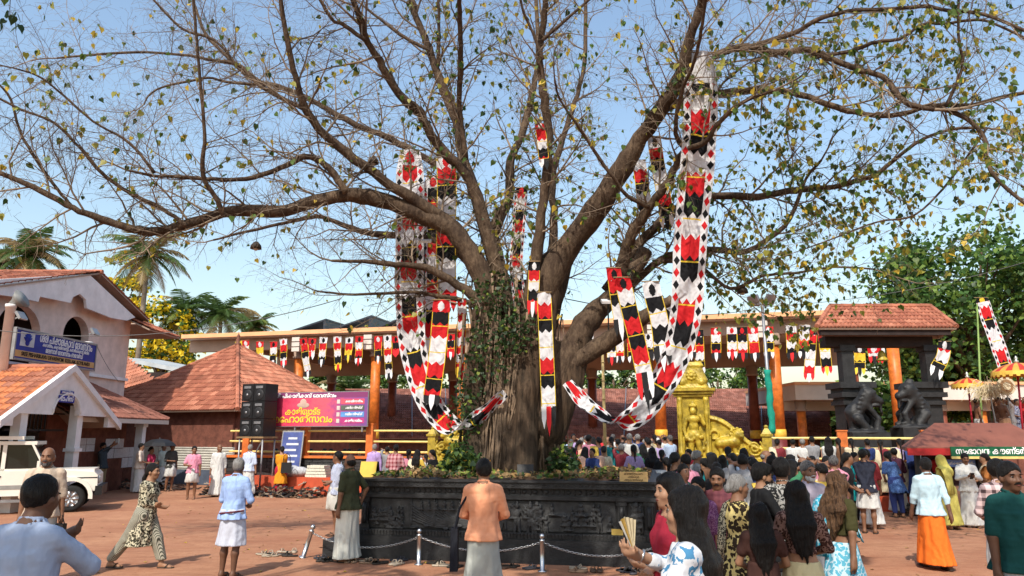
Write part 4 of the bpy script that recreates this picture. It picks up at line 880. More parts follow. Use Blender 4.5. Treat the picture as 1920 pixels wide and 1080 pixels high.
SV = np.array([v.co for v in SAND.vertices], np.float32)
def sandal_pile(label, u0, u1, n, off, hz=.18):
    mb = MB(); r = random.Random(n)
    for i in range(n):
        a = r.uniform(0, 6.3); c_, s_ = math.cos(a), math.sin(a); off2 = r.uniform(off, off + .9); q = fp(r.uniform(u0, u1), off2, .005 + max(0, r.gauss(.04, .06)) * hz / .1); tz = r.gauss(0, .25); mb.mi = r.choice((0, 0, 0, 1, 2, 3, 4))
        mb._add([(q.x + v[0] * c_ - v[1] * s_, q.y + v[0] * s_ + v[1] * c_, q.z + v[2] + v[1] * tz + .03 * abs(tz)) for v in SV], [tuple(p.vertices) for p in SAND.polygons])
    o = mb.build('sandal_pile', SANDM); tag(o, label, 'sandals', None, 'stuff')
sandal_pile('heap of sandals along the foot of the red ledge left of the tree', onf(430), onf(640), 260, .8); sandal_pile('heap of dark sandals at the foot of the red ledge by the donation kiosk', onf(1650), onf(1745), 110, .8); sandal_pile('dark sandals heaped by the office wall', onf(170), onf(345), 120, -.6)
def onx(px, py, X): d = ray(px, py); t = X / d.x; return Vector((X, d.y * t, CAMH + d.z * t))
# ------------------------------------------------------------------ two-storey gatehouse on the left
XT = -16.5; A = onx(165, 511, XT); Rr = onx(250, 592, XT); sl = (A.z - Rr.z) / (Rr.y - A.y); hw = Rr.y - A.y + .4
tow = thing('gatehouse', 'two storey pink plastered gatehouse with white stepped gable and clay tile roof', 'building', (XT, A.y, 0)); D = 9.0
def rel(v): return Vector(v) - tow.location
tile_roof(tow, (XT - D, A.y - hw - 3, A.z - sl * (hw + 3)), (XT + .5, A.y - hw - 3, A.z - sl * (hw + 3)), (XT - D, A.y, A.z), (XT + .5, A.y, A.z), indiv=150, rs=2)
tile_roof(tow, (XT + .5, A.y + hw, A.z - sl * hw), (XT - D, A.y + hw, A.z - sl * hw), (XT + .5, A.y, A.z), (XT - D, A.y, A.z), rs=3); ridge(tow, (XT - D, A.y, A.z + .03), (XT + .55, A.y, A.z + .03))
poly = [(165, 514), (252, 595), (236, 601), (207, 596), (161, 578), (159, 562), (148, 551), (135, 557), (131, 568), (73, 556), (70, 566), (28, 557), (-60, 545), (-60, 527)]
pts = [onx(a, b, XT + .42) for a, b in poly]
MB().prism([(p.y, p.z) for p in pts], lambda u, v, s_: rel((XT + .36 + .1 * s_, u, v))).build('gable_board', WHITEP, tow)
y0 = onx(-60, 700, XT).y; y1 = onx(236, 700, XT).y; zr = lambda y: A.z - .25 - sl * abs(y - A.y); zb = onx(100, 690, XT).z
def arch(pc, pt, ph):
    """notch outline (y,z) for an arched opening between pixel columns pc with its crown at pixel row pt"""
    a, b = onx(pc[0], ph, XT), onx(pc[1], ph, XT); zt = onx((pc[0] + pc[1]) / 2, pt, XT).z; r_ = (b.y - a.y) / 2; zc = zt - r_ * .9
    return [(a.y, zb), (a.y, zc)] + [(a.y + r_ - r_ * math.cos(t), zc + (zt - zc) * math.sin(t)) for t in np.linspace(.15, math.pi - .15, 12)] + [(b.y, zc), (b.y, zb)]
top_ = [(y0, zb)] + arch((-8, 79), 569, 610) + arch((119, 168), 593, 620) + [(y1, zb), (y1, zr(y1)), (A.y, zr(A.y)), (y0, zr(y0))]
MB().prism(top_[::-1], lambda u, v, s_: rel((XT - .3 + .3 * s_, u, v))).build('upper_wall', PINKP, tow); MB().bx(*[q for q in (rel((XT - .3, 0, 0)).x, rel((XT, 0, 0)).x)], y0 - A.y, y1 - A.y, 0, zb - .003).build('lower_wall', PINKP, tow)
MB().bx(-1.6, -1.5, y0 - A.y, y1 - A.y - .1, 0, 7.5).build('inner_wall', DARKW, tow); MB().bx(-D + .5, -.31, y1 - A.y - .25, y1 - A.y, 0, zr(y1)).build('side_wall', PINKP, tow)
MB().bx(.002, .12, y0 - A.y, y1 - A.y, zb - .12, zb).build('string_course', WHITEP, tow)
p = onx(236, 606, XT); tile_roof(tow, (XT + 1.2, p.y - .3, p.z - .3), (XT + 1.2, p.y + 2.6, p.z - .3), (XT, p.y - .2, p.z + .25), (XT, p.y + 1.6, p.z + .25), rs=4); tile_roof(tow, (XT + 1.2, p.y + 2.6, p.z - .3), (XT - 3, p.y + 2.6, p.z - .3), (XT, p.y + 1.6, p.z + .25), (XT - 3, p.y + 1.6, p.z + .25), rs=4)
# skirt roof facing the court
XS = -13.5; e0, e1 = onx(188, 784, XS), onx(316, 789, XS); t0 = onx(150, 700, XT); 
zt = onx(200, 712, XT).z; ez = (e0.z + e1.z) / 2
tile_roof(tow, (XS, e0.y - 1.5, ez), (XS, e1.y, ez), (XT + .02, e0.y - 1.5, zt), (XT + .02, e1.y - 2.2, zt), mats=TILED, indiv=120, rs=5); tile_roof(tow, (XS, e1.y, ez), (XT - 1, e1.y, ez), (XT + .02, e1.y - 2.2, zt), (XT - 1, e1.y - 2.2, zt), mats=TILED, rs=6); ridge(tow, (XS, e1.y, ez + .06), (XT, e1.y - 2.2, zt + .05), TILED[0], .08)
MB().bx(XS - .05 - XT, XS + .02 - XT, e0.y - 1.5 - A.y, e1.y - A.y, ez - .14, ez + .01).build('eave_board', CREAM, tow)
xw = XS - 1.1; MB().bx(xw - .2 - XT, xw - XT, e0.y - 1 - A.y, e1.y - 1 - A.y, 0, ez + .6).build('office_wall', LATER, tow)
for px in (262,):
    q = onx(px, 830, XS + -.35); m = MB().bx(q.x - .13 - XT, q.x + .13 - XT, q.y - .13 - A.y, q.y + .13 - A.y, 0, ez + .1); m.bx(q.x - .17 - XT, q.x + .17 - XT, q.y - .17 - A.y, q.y + .17 - A.y, ez - .25, ez - .12).build('column', WHITEP, tow)
PAPER = M('paper_notices', (.55, .55, .58), .8, .15, 14); nb = 0
for (a, b, c, d, tx) in ((147, 821, 178, 846, 'notice sheets pinned up beside the porch column'), (200, 822, 231, 858, 'large white notice sheets on the office wall'), (232, 838, 252, 875, 'pale notice sheet near the end column')):
    q0, q1 = onx(a, b, xw + .03), onx(c, d, xw + .03); o = thing('notice_sheets', tx, 'notice', (xw + .005, q0.y, q1.z)); n = 2
    for i in range(n):
        for j in range(2): MB().bx(0, .012 + .003 * ((i + j) % 2), (q1.y - q0.y) * i / n, (q1.y - q0.y) * (i + .94) / n, (q0.z - q1.z) * j / 2, (q0.z - q1.z) * (j + .95) / 2).build('sheet', PAPER, o)
# ------------------------------------------------------------------ office porch
XP = -13.2; ap = onx(125, 690, XP); rr = onx(203, 788, XP); hwp = rr.y - ap.y; slp = (ap.z - rr.z) / hwp; por = thing('office_porch', 'white gabled office porch with an arched opening and orange tile roof', 'porch', (XP, ap.y, 0))
rl_ = lambda v: Vector(v) - por.location
oy = -(hwp + .35)
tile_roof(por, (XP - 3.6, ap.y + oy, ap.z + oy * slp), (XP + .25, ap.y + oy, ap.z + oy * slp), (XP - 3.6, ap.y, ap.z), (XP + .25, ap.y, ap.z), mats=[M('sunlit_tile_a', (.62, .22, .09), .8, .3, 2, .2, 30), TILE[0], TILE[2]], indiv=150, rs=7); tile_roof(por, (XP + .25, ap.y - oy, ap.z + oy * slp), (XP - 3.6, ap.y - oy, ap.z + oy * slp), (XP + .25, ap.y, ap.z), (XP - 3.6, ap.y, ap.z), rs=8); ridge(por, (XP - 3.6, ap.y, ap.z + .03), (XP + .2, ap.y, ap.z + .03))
k = .16
gp = [(0, ap.z + .03), (hwp + .1, ap.z + .03 - slp * (hwp + .1))]; zl = onx(125, 779, XP).z; zt_ = onx(180, 795, XP).z; rA = onx(123, 742, XP); ra = .62
out = [(0, ap.z - .02), (hwp + .2, ap.z - .02 - slp * (hwp + .2)), (hwp + .2, zt_ - .1), (hwp - .28, zt_ - .1), (hwp - .28, zl), (ra + .02, zl)] + [(ra * math.cos(t) , zl + .05 + (rA.z - zl - .05) * math.sin(t)) for t in np.linspace(0, math.pi, 14)] + [(-ra - .02, zl), (-hwp + .28, zl), (-hwp + .28, zt_ - .1), (-hwp - .2, zt_ - .1), (-hwp - .2, ap.z - .02 - slp * (hwp + .2))]
MB().prism([(u, v) for u, v in out][::-1], lambda u, v, s_: Vector((.02 + .14 * s_, u, v))).build('gable_wall', WHITEP, por)
for s in (1, -1):
    m = MB(); m._add([Vector((.13, 0, ap.z + .1)), Vector((.13, s * (hwp + .35), ap.z + .1 - slp * (hwp + .35))), Vector((.13, s * (hwp + .35), ap.z - .1 - slp * (hwp + .35))), Vector((.13, 0, ap.z - .1)), Vector((.27, 0, ap.z + .1)), Vector((.27, s * (hwp + .35), ap.z + .1 - slp * (hwp + .35))), Vector((.27, s * (hwp + .35), ap.z - .1 - slp * (hwp + .35))), Vector((.27, 0, ap.z - .1))], [(0, 1, 2, 3), (7, 6, 5, 4), (0, 4, 5, 1), (1, 5, 6, 2), (2, 6, 7, 3), (3, 7, 4, 0)]); m.build('barge_board', WHITEP, por)
mb = MB(); mb.smooth = True
pts = [((ra + .04) * math.cos(t) for t in (0,))]
mb.tube([(.165, (ra + .05) * math.cos(t), zl + .05 + (rA.z + .05 - zl - .05) * math.sin(t)) for t in np.linspace(0, math.pi, 16)], .035, 6); mb.build('arch_moulding', WHITEP, por)
for u in (onx(140, 830, XP).y - ap.y + .05, -1.7):
    m = MB().bx(-.2, .06, u - .14, u + .14, 0, zl + .3); m.bx(-.25, .11, u - .19, u + .19, 1.5, 1.6); m.bx(-.25, .11, u - .19, u + .19, .0, .3); m.build('column', WHITEP, por)
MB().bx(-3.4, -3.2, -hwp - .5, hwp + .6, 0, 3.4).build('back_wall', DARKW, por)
gm = MB(); 
for i in range(9): gm.bx(-.62, -.59, -ra - .5 + i * .17, -ra - .47 + i * .17, 2.1, rA.z + .1)
gm.bx(-.63, -.58, -1.5, 1.2, 2.1, 2.16).bx(-.63, -.58, -1.5, 1.2, 2.6, 2.64); gm.build('grille', BLK, por)
q = onx(111, 726, XP + .17); BLUE = M('sign_blue', (.012, .025, .26), .5, .12, 3); b = thing('office_sign', 'small blue office sign on the porch gable', 'sign', (XP + .17, ap.y - .12, ap.z - .92)); MB().bx(0, .02, -.38, .38, -.1, .1).build('board', BLUE, b); MB().bx(0, .02, -.32, .32, .14, .24).build('upper_board', BLUE, b)
RX = (R(90), 0, R(90)); lettering('ഓഫീസ്', .2, WTXT, b, (.024, 0, 0), RX, .62, .0); lettering('ദേവസ്വം', .1, WTXT, b, (.024, 0, .19), RX, .54, .0)
# ------------------------------------------------------------------ big blue name board on posts
XB = -14.8; c0, c1, c2, c3 = onx(27, 617, XB), onx(177, 645, XB), onx(174, 695, XB), onx(21, 672, XB); sg = thing('name_board', 'long blue temple office name board with white lettering above the porch', 'sign', (XB, c0.y, 0)); L = c1.y - c0.y; zb_ = (c2.z + c3.z) / 2; zt_ = (c0.z + c1.z) / 2; Hs = zt_ - zb_
MB().bx(0, .08, 0, L, zb_, zt_).build('board', BLUE, sg); m = MB(); 
for z in (zb_, zt_): m.bx(.0, .1, -.04, L + .04, z - .03, z + .03)
m.bx(0, .1, -.045, .01, zb_, zt_).bx(0, .1, L - .01, L + .045, zb_, zt_); m.build('frame', GREYM, sg); MB().bx(.08, .088, .03, L - .03, zb_ + .08 * Hs, zb_ + .3 * Hs).build('tan_band', M('tan_band', (.55, .33, .13), .6), sg)
lettering('ശ്രീ പിഷാരികാവ് േദവസ്വം', .36, WTXT, sg, (.09, L * .6, zb_ + .82 * Hs), RX, L * .68, .001); lettering('കൊല്ലം, കൊയിലാണ്ടി, കോഴിക്കോട് ജില്ല', .16, WTXT, sg, (.09, L * .6, zb_ + .61 * Hs), RX, L * .6, .0); lettering('മലബാർ േദവസ്വം ബോർഡ്', .22, WTXT, sg, (.09, L * .58, zb_ + .43 * Hs), RX, L * .48, .001); lettering('SREE PISHARIKAVU DEVASWOM  KOLLAM, KOYILANDI', .17, DTXT, sg, (.094, L * .5, zb_ + .19 * Hs), RX, L * .85, .003)
em = MB(); em.bx(.08, .09, .2, .85, zb_ + .45 * Hs, zb_ + .92 * Hs); em.build('emblem_panel', M('emblem_grey', (.5, .52, .55), .6), sg)
em = MB(); em.smooth = True
for i in range(7): a = R(30 + 20 * i); em.tube([(.1, .52, zb_ + .55 * Hs), (.1, .52 + .2 * math.cos(a), zb_ + .58 * Hs + .3 * math.sin(a))], .022, 5)
em.sphere((.1, .52, zb_ + .58 * Hs), (.02, .1, .1)); em.build('emblem', BLUE, sg)
for u in (-.05, L - .1): m = MB(); m.smooth = True; m.lathe([(.14, 2.5), (.13, zt_ + (.6 if u < 0 else .05)), (.15, zt_ + (.6 if u < 0 else .05)), (.15, zt_ + (.7 if u < 0 else .1))], (-.16, u, 0), 14); m.build('post', WHITEP, sg)
hl = thing('horn_speaker', 'grey horn loudspeaker on top of the left sign post', 'loudspeaker', onx(30, 566, XB - .1)); m = MB(); m.smooth = True; rot = Matrix.Rotation(R(60), 3, 'Y')
m.tube([rot @ Vector((0, 0, z)) for z in (-.3, -.2, -.05, .1, .2)], [.06, .07, .12, .24, .3], 18); m.tube([(0, 0, -.35), (0, 0, -.05)], .03, 6); m.build('horn', M('horn_grey', (.2, .2, .19), .5), hl)
for i, (a, b_) in enumerate(((40, 592), (178, 622))):
    f = thing('sign_floodlight', ('small floodlight clamped to the left sign post', 'small floodlight clamped to the right sign post')[i], 'floodlight', onx(a, b_, XB + .15)); MB().box((0, 0, 0), (.08, .34, .26), Matrix.Rotation(R(-35), 3, 'Y')).build('housing', GREYM, f); MB().bar((-.2, 0, -.1), (0, 0, 0), .04).build('arm', GREYM, f); MB().box((.05, 0, -.03), (.02, .28, .2), Matrix.Rotation(R(-35), 3, 'Y')).build('glass', M('lamp_glass', (.5, .5, .48), .15), f)
# ------------------------------------------------------------------ pyramid-roofed hall
HA = P(445, 769, 29.5); ez = HA.z; HB = Vector((-19.2, 33, ez)); dAB = (HB - HA); pr_ = Vector((-dAB.y, dAB.x, 0)); pr_ = -pr_ if pr_.y < 0 else pr_; HC = HA + pr_; HD = HB + pr_; apx = (HB + HC) / 2; apx.z = P(432, 649, apx.y).z
hal = thing('tiled_hall', 'hall with a steep pyramid clay tile roof behind the loudspeakers', 'building', HA)
hal.location.z = 0
tile_roof(hal, HB, HA, apx, apx, indiv=220, rs=11); tile_roof(hal, HA, HC, apx, apx, mats=[TILE[2], TILE[0], TILE[2]], rs=12); tile_roof(hal, HD, HB, apx, apx, rs=13); tile_roof(hal, HC, HD, apx, apx, rs=14)
for q in (HA, HB, HC): ridge(hal, q + Vector((0, 0, .05)), apx + Vector((0, 0, .05)))
cen = (HA + HD) / 2
def ins(q, f=.86): return cen.lerp(q, f)
m = MB(); W4 = [ins(q) - hal.location for q in (HA, HB, HD, HC)]
for i in range(4): a, b = W4[i].copy(), W4[(i + 1) % 4].copy(); a.z = b.z = 1.5; m.bar(a, b, .25, 3.6)
m.build('walls', LATER, hal); m = MB(); m.smooth = True; m.lathe([(.13, 0), (.16, .12), (.07, .2), (.12, .3), (.05, .4), (.09, .48), (.02, .6), (.0, .75)], apx - hal.location, 12); m.build('finial', M('finial_brown', (.2, .08, .05), .6), hal)
a, b = ins(HB, .9) - hal.location, ins(HA, .9) - hal.location; a.z = b.z = 1.05; MB().bar(a.lerp(b, .35), b, .1, .9).build('shutter_white', M('corrugated_white', (.6, .58, .52), .6, .15, 2), hal); a.z = b.z = .3; MB().bar(a.lerp(b, .35), b, .14, .58).build('shutter_base', M('corrugated_grey', (.08, .1, .14), .6), hal)
rb = MB(); 
for i in range(9): z = .68 + i * .1; a.z = b.z = z; dd = (b - a).normalized(); nn_ = Vector((dd.y, -dd.x, 0)) * .07; nn_ = nn_ if nn_.y < 0 else -nn_; rb.bar(a.lerp(b, .35) + nn_, b + nn_, .03, .03)
rb.build('shutter_ribs', M('corrugated_white', (.6, .58, .52)), hal)
# grey sheet roof and second tile roof between the gatehouse and the hall
b = thing('side_roof', 'sunlit clay tile roof tucked behind the gatehouse wall', 'roof', P(250, 735, 36)); b.location.z = 0; tile_roof(b, P(215, 735, 36), P(292, 713, 36), P(225, 668, 38.5), P(236, 668, 38.5), mats=[TILE[2]] * 3, rs=15); m = MB().bx(-1.2, .6, .15, 2.5, 0, P(250, 735, 36).z - .1); m.build('walls', PINKP, b)
b = thing('sheet_roof_shed', 'low shed with a pale sheet metal roof behind the hall', 'shed', P(290, 690, 44)); b.location.z = 0; q = [P(240, 671, 46) - b.location, P(335, 690, 44) - b.location]; m = MB(); m._add([q[0], q[1], q[1] + Vector((0, 4, .3)), q[0] + Vector((0, 4, .3)), q[0] - Vector((0, 0, .25)), q[1] - Vector((0, 0, .25)), q[1] + Vector((0, 4, .05)), q[0] + Vector((0, 4, .05))], [(0, 1, 2, 3), (7, 6, 5, 4), (0, 4, 5, 1), (1, 5, 6, 2), (3, 2, 6, 7), (0, 3, 7, 4)]); m.build('roof', M('sheet_metal', (.42, .46, .48), .5, .15, 1), b); MB().bx(q[0].x + .2, q[1].x - .2, .6, 3.5, 0, q[1].z - .2).build('walls', DARKW, b)
# ------------------------------------------------------------------ festival canopy hall
CA, CB = P(345, 633, 45), P(1640, 592, 35.4); zc = (CA.z + CB.z) / 2; CA.z = CB.z = 0; CU = (CB - CA).normalized(); CN = Vector((-CU.y, CU.x, 0)); CR = math.atan2(CU.y, CU.x); CL = (CB - CA).length; can = thing('canopy_hall', 'long flat roofed canopy hall on tall orange columns behind the fig tree', 'pavilion', CA, CR)
def onc(px, off=0.0): k = (px - 960) / 1398; A_ = CA + CN * off; return (k * A_.y - A_.x) / (CU.x - k * CU.y)
CD = 11.0
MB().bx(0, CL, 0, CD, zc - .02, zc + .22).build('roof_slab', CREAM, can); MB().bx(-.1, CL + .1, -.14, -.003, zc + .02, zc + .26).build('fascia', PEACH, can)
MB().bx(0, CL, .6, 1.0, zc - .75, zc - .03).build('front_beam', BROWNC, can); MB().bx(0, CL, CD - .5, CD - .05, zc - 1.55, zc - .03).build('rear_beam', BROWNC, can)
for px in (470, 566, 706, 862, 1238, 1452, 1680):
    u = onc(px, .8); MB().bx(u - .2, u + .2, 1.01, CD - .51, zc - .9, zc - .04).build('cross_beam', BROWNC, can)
def column(par, x, y, z1, r, mat, base=True, nm='column'):
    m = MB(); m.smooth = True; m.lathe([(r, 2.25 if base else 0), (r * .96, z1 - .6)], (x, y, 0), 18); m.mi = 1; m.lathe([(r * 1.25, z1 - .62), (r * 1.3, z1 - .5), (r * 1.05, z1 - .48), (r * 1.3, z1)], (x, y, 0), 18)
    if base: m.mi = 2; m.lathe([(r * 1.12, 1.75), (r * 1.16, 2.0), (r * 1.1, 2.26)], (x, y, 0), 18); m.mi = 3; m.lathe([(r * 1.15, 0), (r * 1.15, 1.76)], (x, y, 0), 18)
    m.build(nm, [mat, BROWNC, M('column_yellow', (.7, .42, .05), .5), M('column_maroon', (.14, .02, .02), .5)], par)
COLO = M('orange_column', (.66, .175, .03), .42, .3, 3.5, .12, 30); COLD = M('shaded_column', (.21, .06, .035), .5, .25, 3.5)  # COLD is the column orange darkened to paint in the canopy shade
for px in (553, 700, 866, 1240, 1462, 1690): column(can, onc(px, .8), .8, zc - .72, .29, COLO)
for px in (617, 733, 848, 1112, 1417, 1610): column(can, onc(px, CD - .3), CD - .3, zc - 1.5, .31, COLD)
MB().bx(0, CL, CD - 1.0, CD + .4, 0, .5).build('platform', REDP, can)
tr = thing('roof_truss_panels', 'dark tilted solar panels on the left of the canopy roof', 'solar panels', CA + CU * onc(600), CR)
for i, (a, b_, h) in enumerate(((503, 590, .85), (583, 680, .95), (672, 760, .95))):
    x0, x1 = onc(a) - onc(600), onc(b_) - onc(600); m = MB(); z0 = zc + .24; m._add([(x0, 1, z0 + .08), (x1 - .2, 1, z0 + h), (x1 - .2, 4, z0 + h), (x0, 4, z0 + .08), (x0, 1, z0), (x1 - .2, 1, z0 + h - .1), (x1 - .2, 4, z0 + h - .1), (x0, 4, z0)], [(0, 1, 2, 3), (7, 6, 5, 4), (0, 4, 5, 1), (1, 5, 6, 2), (2, 6, 7, 3), (3, 7, 4, 0)]); m.bx(x1 - .35, x1 - .22, 1, 4, z0, z0 + h - .12); m.build('panel', M('solar_dark', (.03, .035, .05), .3), tr)
for i, px in enumerate((545, 683, 1240 - 10, 1443)):
    u = onc(px); o = thing('box_fan', 'stack of pale louvre boxes mounted under the canopy edge', 'light fitting', CA + CU * u + Vector((0, 0, zc - .6)), CR, 'white boxes under the canopy')
    for k in range(3): MB().bx(-.25, .25, -.05, .2, -.38 + k * .3, -.14 + k * .3).build('box', CREAM, o)
# ------------------------------------------------------------------ temple roofs behind, right hall
def long_roof(nm, label, p0, p1, pe, pr2, Ye, Yr, mats, rs):
    e0, e1 = P(p0, pe, Ye), P(p1, pe, Ye); r0, r1 = P(p0 + 8, pr2, Yr), P(p1 - 8, pr2, Yr); o = thing(nm, label, 'building', (e0 + e1) / 2); o.location.z = 0
    tile_roof(o, e0, e1, r0, r1, mats, .3, .36, rs=rs); MB().bx(e0.x - o.location.x + .4, e1.x - o.location.x - .4, .9, Yr - Ye + 3, 0, e0.z + .35).build('walls', LATER, o); ridge(o, r0, r1, mats[0]); m = MB()
    for f in (.25, .5, .75, .9): a, b = (e0.lerp(e1, f) - o.location), (r0.lerp(r1, f) - o.location); m = MB(); m.bar(a + Vector((0, 0, .14)), b + Vector((0, 0, .14)), .06, .04); m.build('gutter_strip', GREYM, o)
    return o
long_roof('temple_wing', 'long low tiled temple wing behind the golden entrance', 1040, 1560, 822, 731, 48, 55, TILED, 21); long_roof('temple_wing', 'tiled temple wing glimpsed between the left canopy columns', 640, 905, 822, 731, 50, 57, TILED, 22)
p0, p1 = P(1490, 718, 42), P(1960, 714, 42); rh = thing('side_hall', 'flat roofed hall with a cream fascia behind the bell pavilion', 'building', (p0.x, 42, 0)); L = p1.x - p0.x
MB().bx(0, L, 0, 9, p0.z - .95, p0.z - .1).build('fascia', CREAM, rh); MB().bx(-.05, L, -.12, 9, p0.z - .1, p0.z + .06).build('parapet', PEACH, rh); MB().bx(0, L, 2, 2.3, p0.z - 1.5, p0.z - .96).build('beam', CREAM, rh)
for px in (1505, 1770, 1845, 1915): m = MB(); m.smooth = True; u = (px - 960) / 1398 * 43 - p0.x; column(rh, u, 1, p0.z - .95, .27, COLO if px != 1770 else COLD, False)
# ------------------------------------------------------------------ bell pavilion
YP = 25.0; pv = thing('bell_pavilion', 'small tile roofed pavilion on black stone posts with a brass bell', 'pavilion', P(1660, 815, YP)); pv.location.z = 0; po = pv.location
f0, f1, r0, r1 = P(1532, 615, YP - .8), P(1793, 608, YP - .8), P(1556, 577, YP + 1), P(1745, 575, YP + 1); f1.z = f0.z; r1.z = r0.z
b0, b1 = f0 + Vector((1.25, 2.6, 0)), f1 + Vector((.9, 2.6, 0)); tile_roof(pv, f0, f1, r0, r1, indiv=200, rs=31); tile_roof(pv, b1, b0, r1, r0, rs=32); tile_roof(pv, f1, b1, r1, r1, rs=33); tile_roof(pv, b0, f0, r0, r0, rs=34); ridge(pv, r0 + Vector((0, 0, .05)), r1 + Vector((0, 0, .05)), None, .1)
for q, t in ((f0, r0), (f1, r1)): ridge(pv, q + Vector((0, 0, .06)), t + Vector((0, 0, .05)), None, .08)
m = MB(); m.bx(f0.x - po.x + .15, f1.x - po.x - .15, f0.y - YP + .1, f0.y - YP + .22, f0.z - .22, f0.z - .05); m.bx(f0.x - po.x + .5, f1.x - po.x - .5, -.2, .3, f0.z - .55, f0.z - .2); m.build('eave_beam', DARKW, pv)
for s, px, pb in ((1, 1583, 1596), (-1, 1738, 1728)):
    u = P(px, 650, YP).x - po.x; ub = P(pb, 740, YP).x - po.x; zb1 = P(1600, 718, YP).z; zt1 = f0.z - .5
    m = MB(); m.bx(u - .2, u + .2, -.2, .2, zb1, zt1); m.bx(u - .26, u + .26, -.26, .26, zt1 - .2, zt1 - .003); m.build('post', BLACKST, pv)
    m = MB(); m.bx(ub - .42, ub + .42, -.4, .4, 0, zb1 - .75); 
    for i, (w_, z0_, z1_) in enumerate(((.5, .75, .62), (.44, .62, .5), (.56, .5, .34), (.48, .34, .2), (.6, .2, .0))): m.bx(ub - w_, ub + w_, -w_, w_, zb1 - z0_, zb1 - z1_)
    m.build('pier', BLACKST, pv); m = MB()
    for i in range(4): m.bx(ub - .3, ub + .3, -.43, -.4, .4 + i * .5, .8 + i * .5)
    m.build('pier_panels', BLACK2, pv)
def yali(label, c, s):
    o = thing('lion_statue', label, 'statue', c); F = Fld((np.arange(-.9, .9, .03), np.arange(-.8, .8, .03), np.arange(-.2, 1.6, .03))); g = s
    F.cone((g * -.25, .1, .0), (g * -.3, .05, .55), .2, .24, .08); F.cone((g * -.3, .05, .55), (g * .05, -.05, .95), .26, .24, .1); F.ell((g * .15, -.08, 1.12), (.27, .25, .25), .08); F.cone((g * .2, -.1, 1.05), (g * .48, -.14, .92), .17, .13, .06); F.ell((g * .35, -.12, .78), (.17, .13, .06), .04)
    for a in range(9): t = a / 8 * 4; F.ell((g * (.05 - .28 * math.sin(t * .7)), -.2, 1.25 - .14 * a), (.09, .07, .07), .03)
    for e in (-1, 1): F.ell((g * .3, -.08 + e * .17, 1.2), (.06, .05, .06), .02); F.cone((g * .05, e * .15, .8), (g * .38, e * .18, .35), .11, .08, .05); F.cone((g * .38, e * .18, .35), (g * .3, e * .18, .02), .09, .1, .05); F.ell((g * .42, e * .18, .05), (.12, .09, .06), .04); F.cone((g * -.3, e * .2, .35), (g * -.05, e * .22, .05), .16, .12, .05)
    F.ell((g * .05, -.05, 1.38), (.14, .14, .12), .06); F.cone((g * .48, -.14, .95), (g * .52, -.14, .55), .06, .04, .04); F.ell((0, 0, -.08), (.7, .45, .12), .05); V, Q = F.mesh(); V = V + np.stack([vnoise(V, 17, i) for i in (4, 5, 6)], 1) * .012; link('statue_body', npmesh('lion', V, Q), BLACKST, o); MB().bx(-.6, .6, -.42, .42, -c.z, -.08).build('pedestal', BLACKST, o)
q = P(1622, 806, YP - .9); yali('black stone lion statue beside the left pavilion post', Vector((q.x, q.y, q.z)), 1); q = P(1715, 800, YP - .9); yali('black stone lion statue beside the right pavilion post', Vector((q.x, q.y, q.z + .05)), -1)
be = thing('brass_bell', 'brass bell hanging inside the bell pavilion', 'bell', P(1654, 676, YP)); m = MB(); m.smooth = True; m.lathe([(.2, 0), (.19, .03), (.14, .1), (.12, .24), (.06, .33), (.02, .35)], n=18); m.build('bell', GOLD, be); m = MB(); m.tube([(0, 0, .33), (0, 0, f0.z - .5 - be.location.z)], .012, 6); m.build('chain', BLK, be)
# ------------------------------------------------------------------ donation kiosk
YK = 17.6; kp = P(1700, 838, YK); kk = thing('donation_kiosk', 'donation kiosk with a low red roof and a green name strip', 'kiosk', (kp.x, YK, 0)); e0, e1 = P(1697, 839, YK), P(1985, 833, YK); e1.z = e0.z; r0, r1 = P(1752, 793, YK + 1.0), P(1893, 791, YK + 1.0); r1.z = r0.z
KR = M('kiosk_sheet_red', (.2, .07, .045), .6, .2, 1.5, .1); bk = Vector((.95, 2.0, 0)); o_ = kk.location; m = MB()
tl = [e0, e1, r1, r0]; th_ = Vector((0, 0, -.08)); b0, b1 = e0 + bk, e1 + bk
m._add([q - o_ for q in (e0, e1, r1, r0, b0, b1)] + [q - o_ + th_ for q in (e0, e1, b1, b0)], [(0, 1, 2, 3), (1, 5, 2), (5, 4, 3, 2), (4, 0, 3), (9, 8, 7, 6), (0, 6, 7, 1), (1, 7, 8, 5), (5, 8, 9, 4), (4, 9, 6, 0)]); m.build('roof', KR, kk); W_ = e1.x - e0.x
m = MB(); m.bx(-.0, 1.0, -.02, .0, e0.z - .18, e0.z - .02); m.build('red_strip', M('kiosk_red', (.4, .02, .02), .5), kk); MB().bx(1.0, W_, -.06, -.02, e0.z - .2, e0.z + .02).build('name_strip', M('kiosk_green', (.01, .12, .05), .5), kk)
lettering('സംഭാവന കൗണ്ടർ', .19, WTXT, kk, (1.0 + (1918 - 1776) / 2 / 1398 * YK + .02, -.066, e0.z - .09), (R(90), 0, 0), 1.62, .003); MB().bx(1.0, W_, -.065, -.02, e0.z - .26, e0.z - .203).build('trim_strip', RAILY, kk)
m = MB(); 
for x, y in ((.35, .25), (W_ - .3, .25), (1.2, 1.8), (W_ - .3, 1.8), (W_ * .5, .25)): m = MB(); m.bx(x - .05, x + .05, y - .05, y + .05, 0, e0.z - .09); m.build('post', BLK, kk)
MB().bx(1.2, W_ - .35, .3, .9, 0, .8).build('counter', M('kiosk_counter', (.2, .1, .07), .7), kk); MB().bx(1.3, W_ - .35, 1.7, 1.78, 0, e0.z - .1).build('back_panel', M('kiosk_back', (.12, .05, .05), .8), kk)
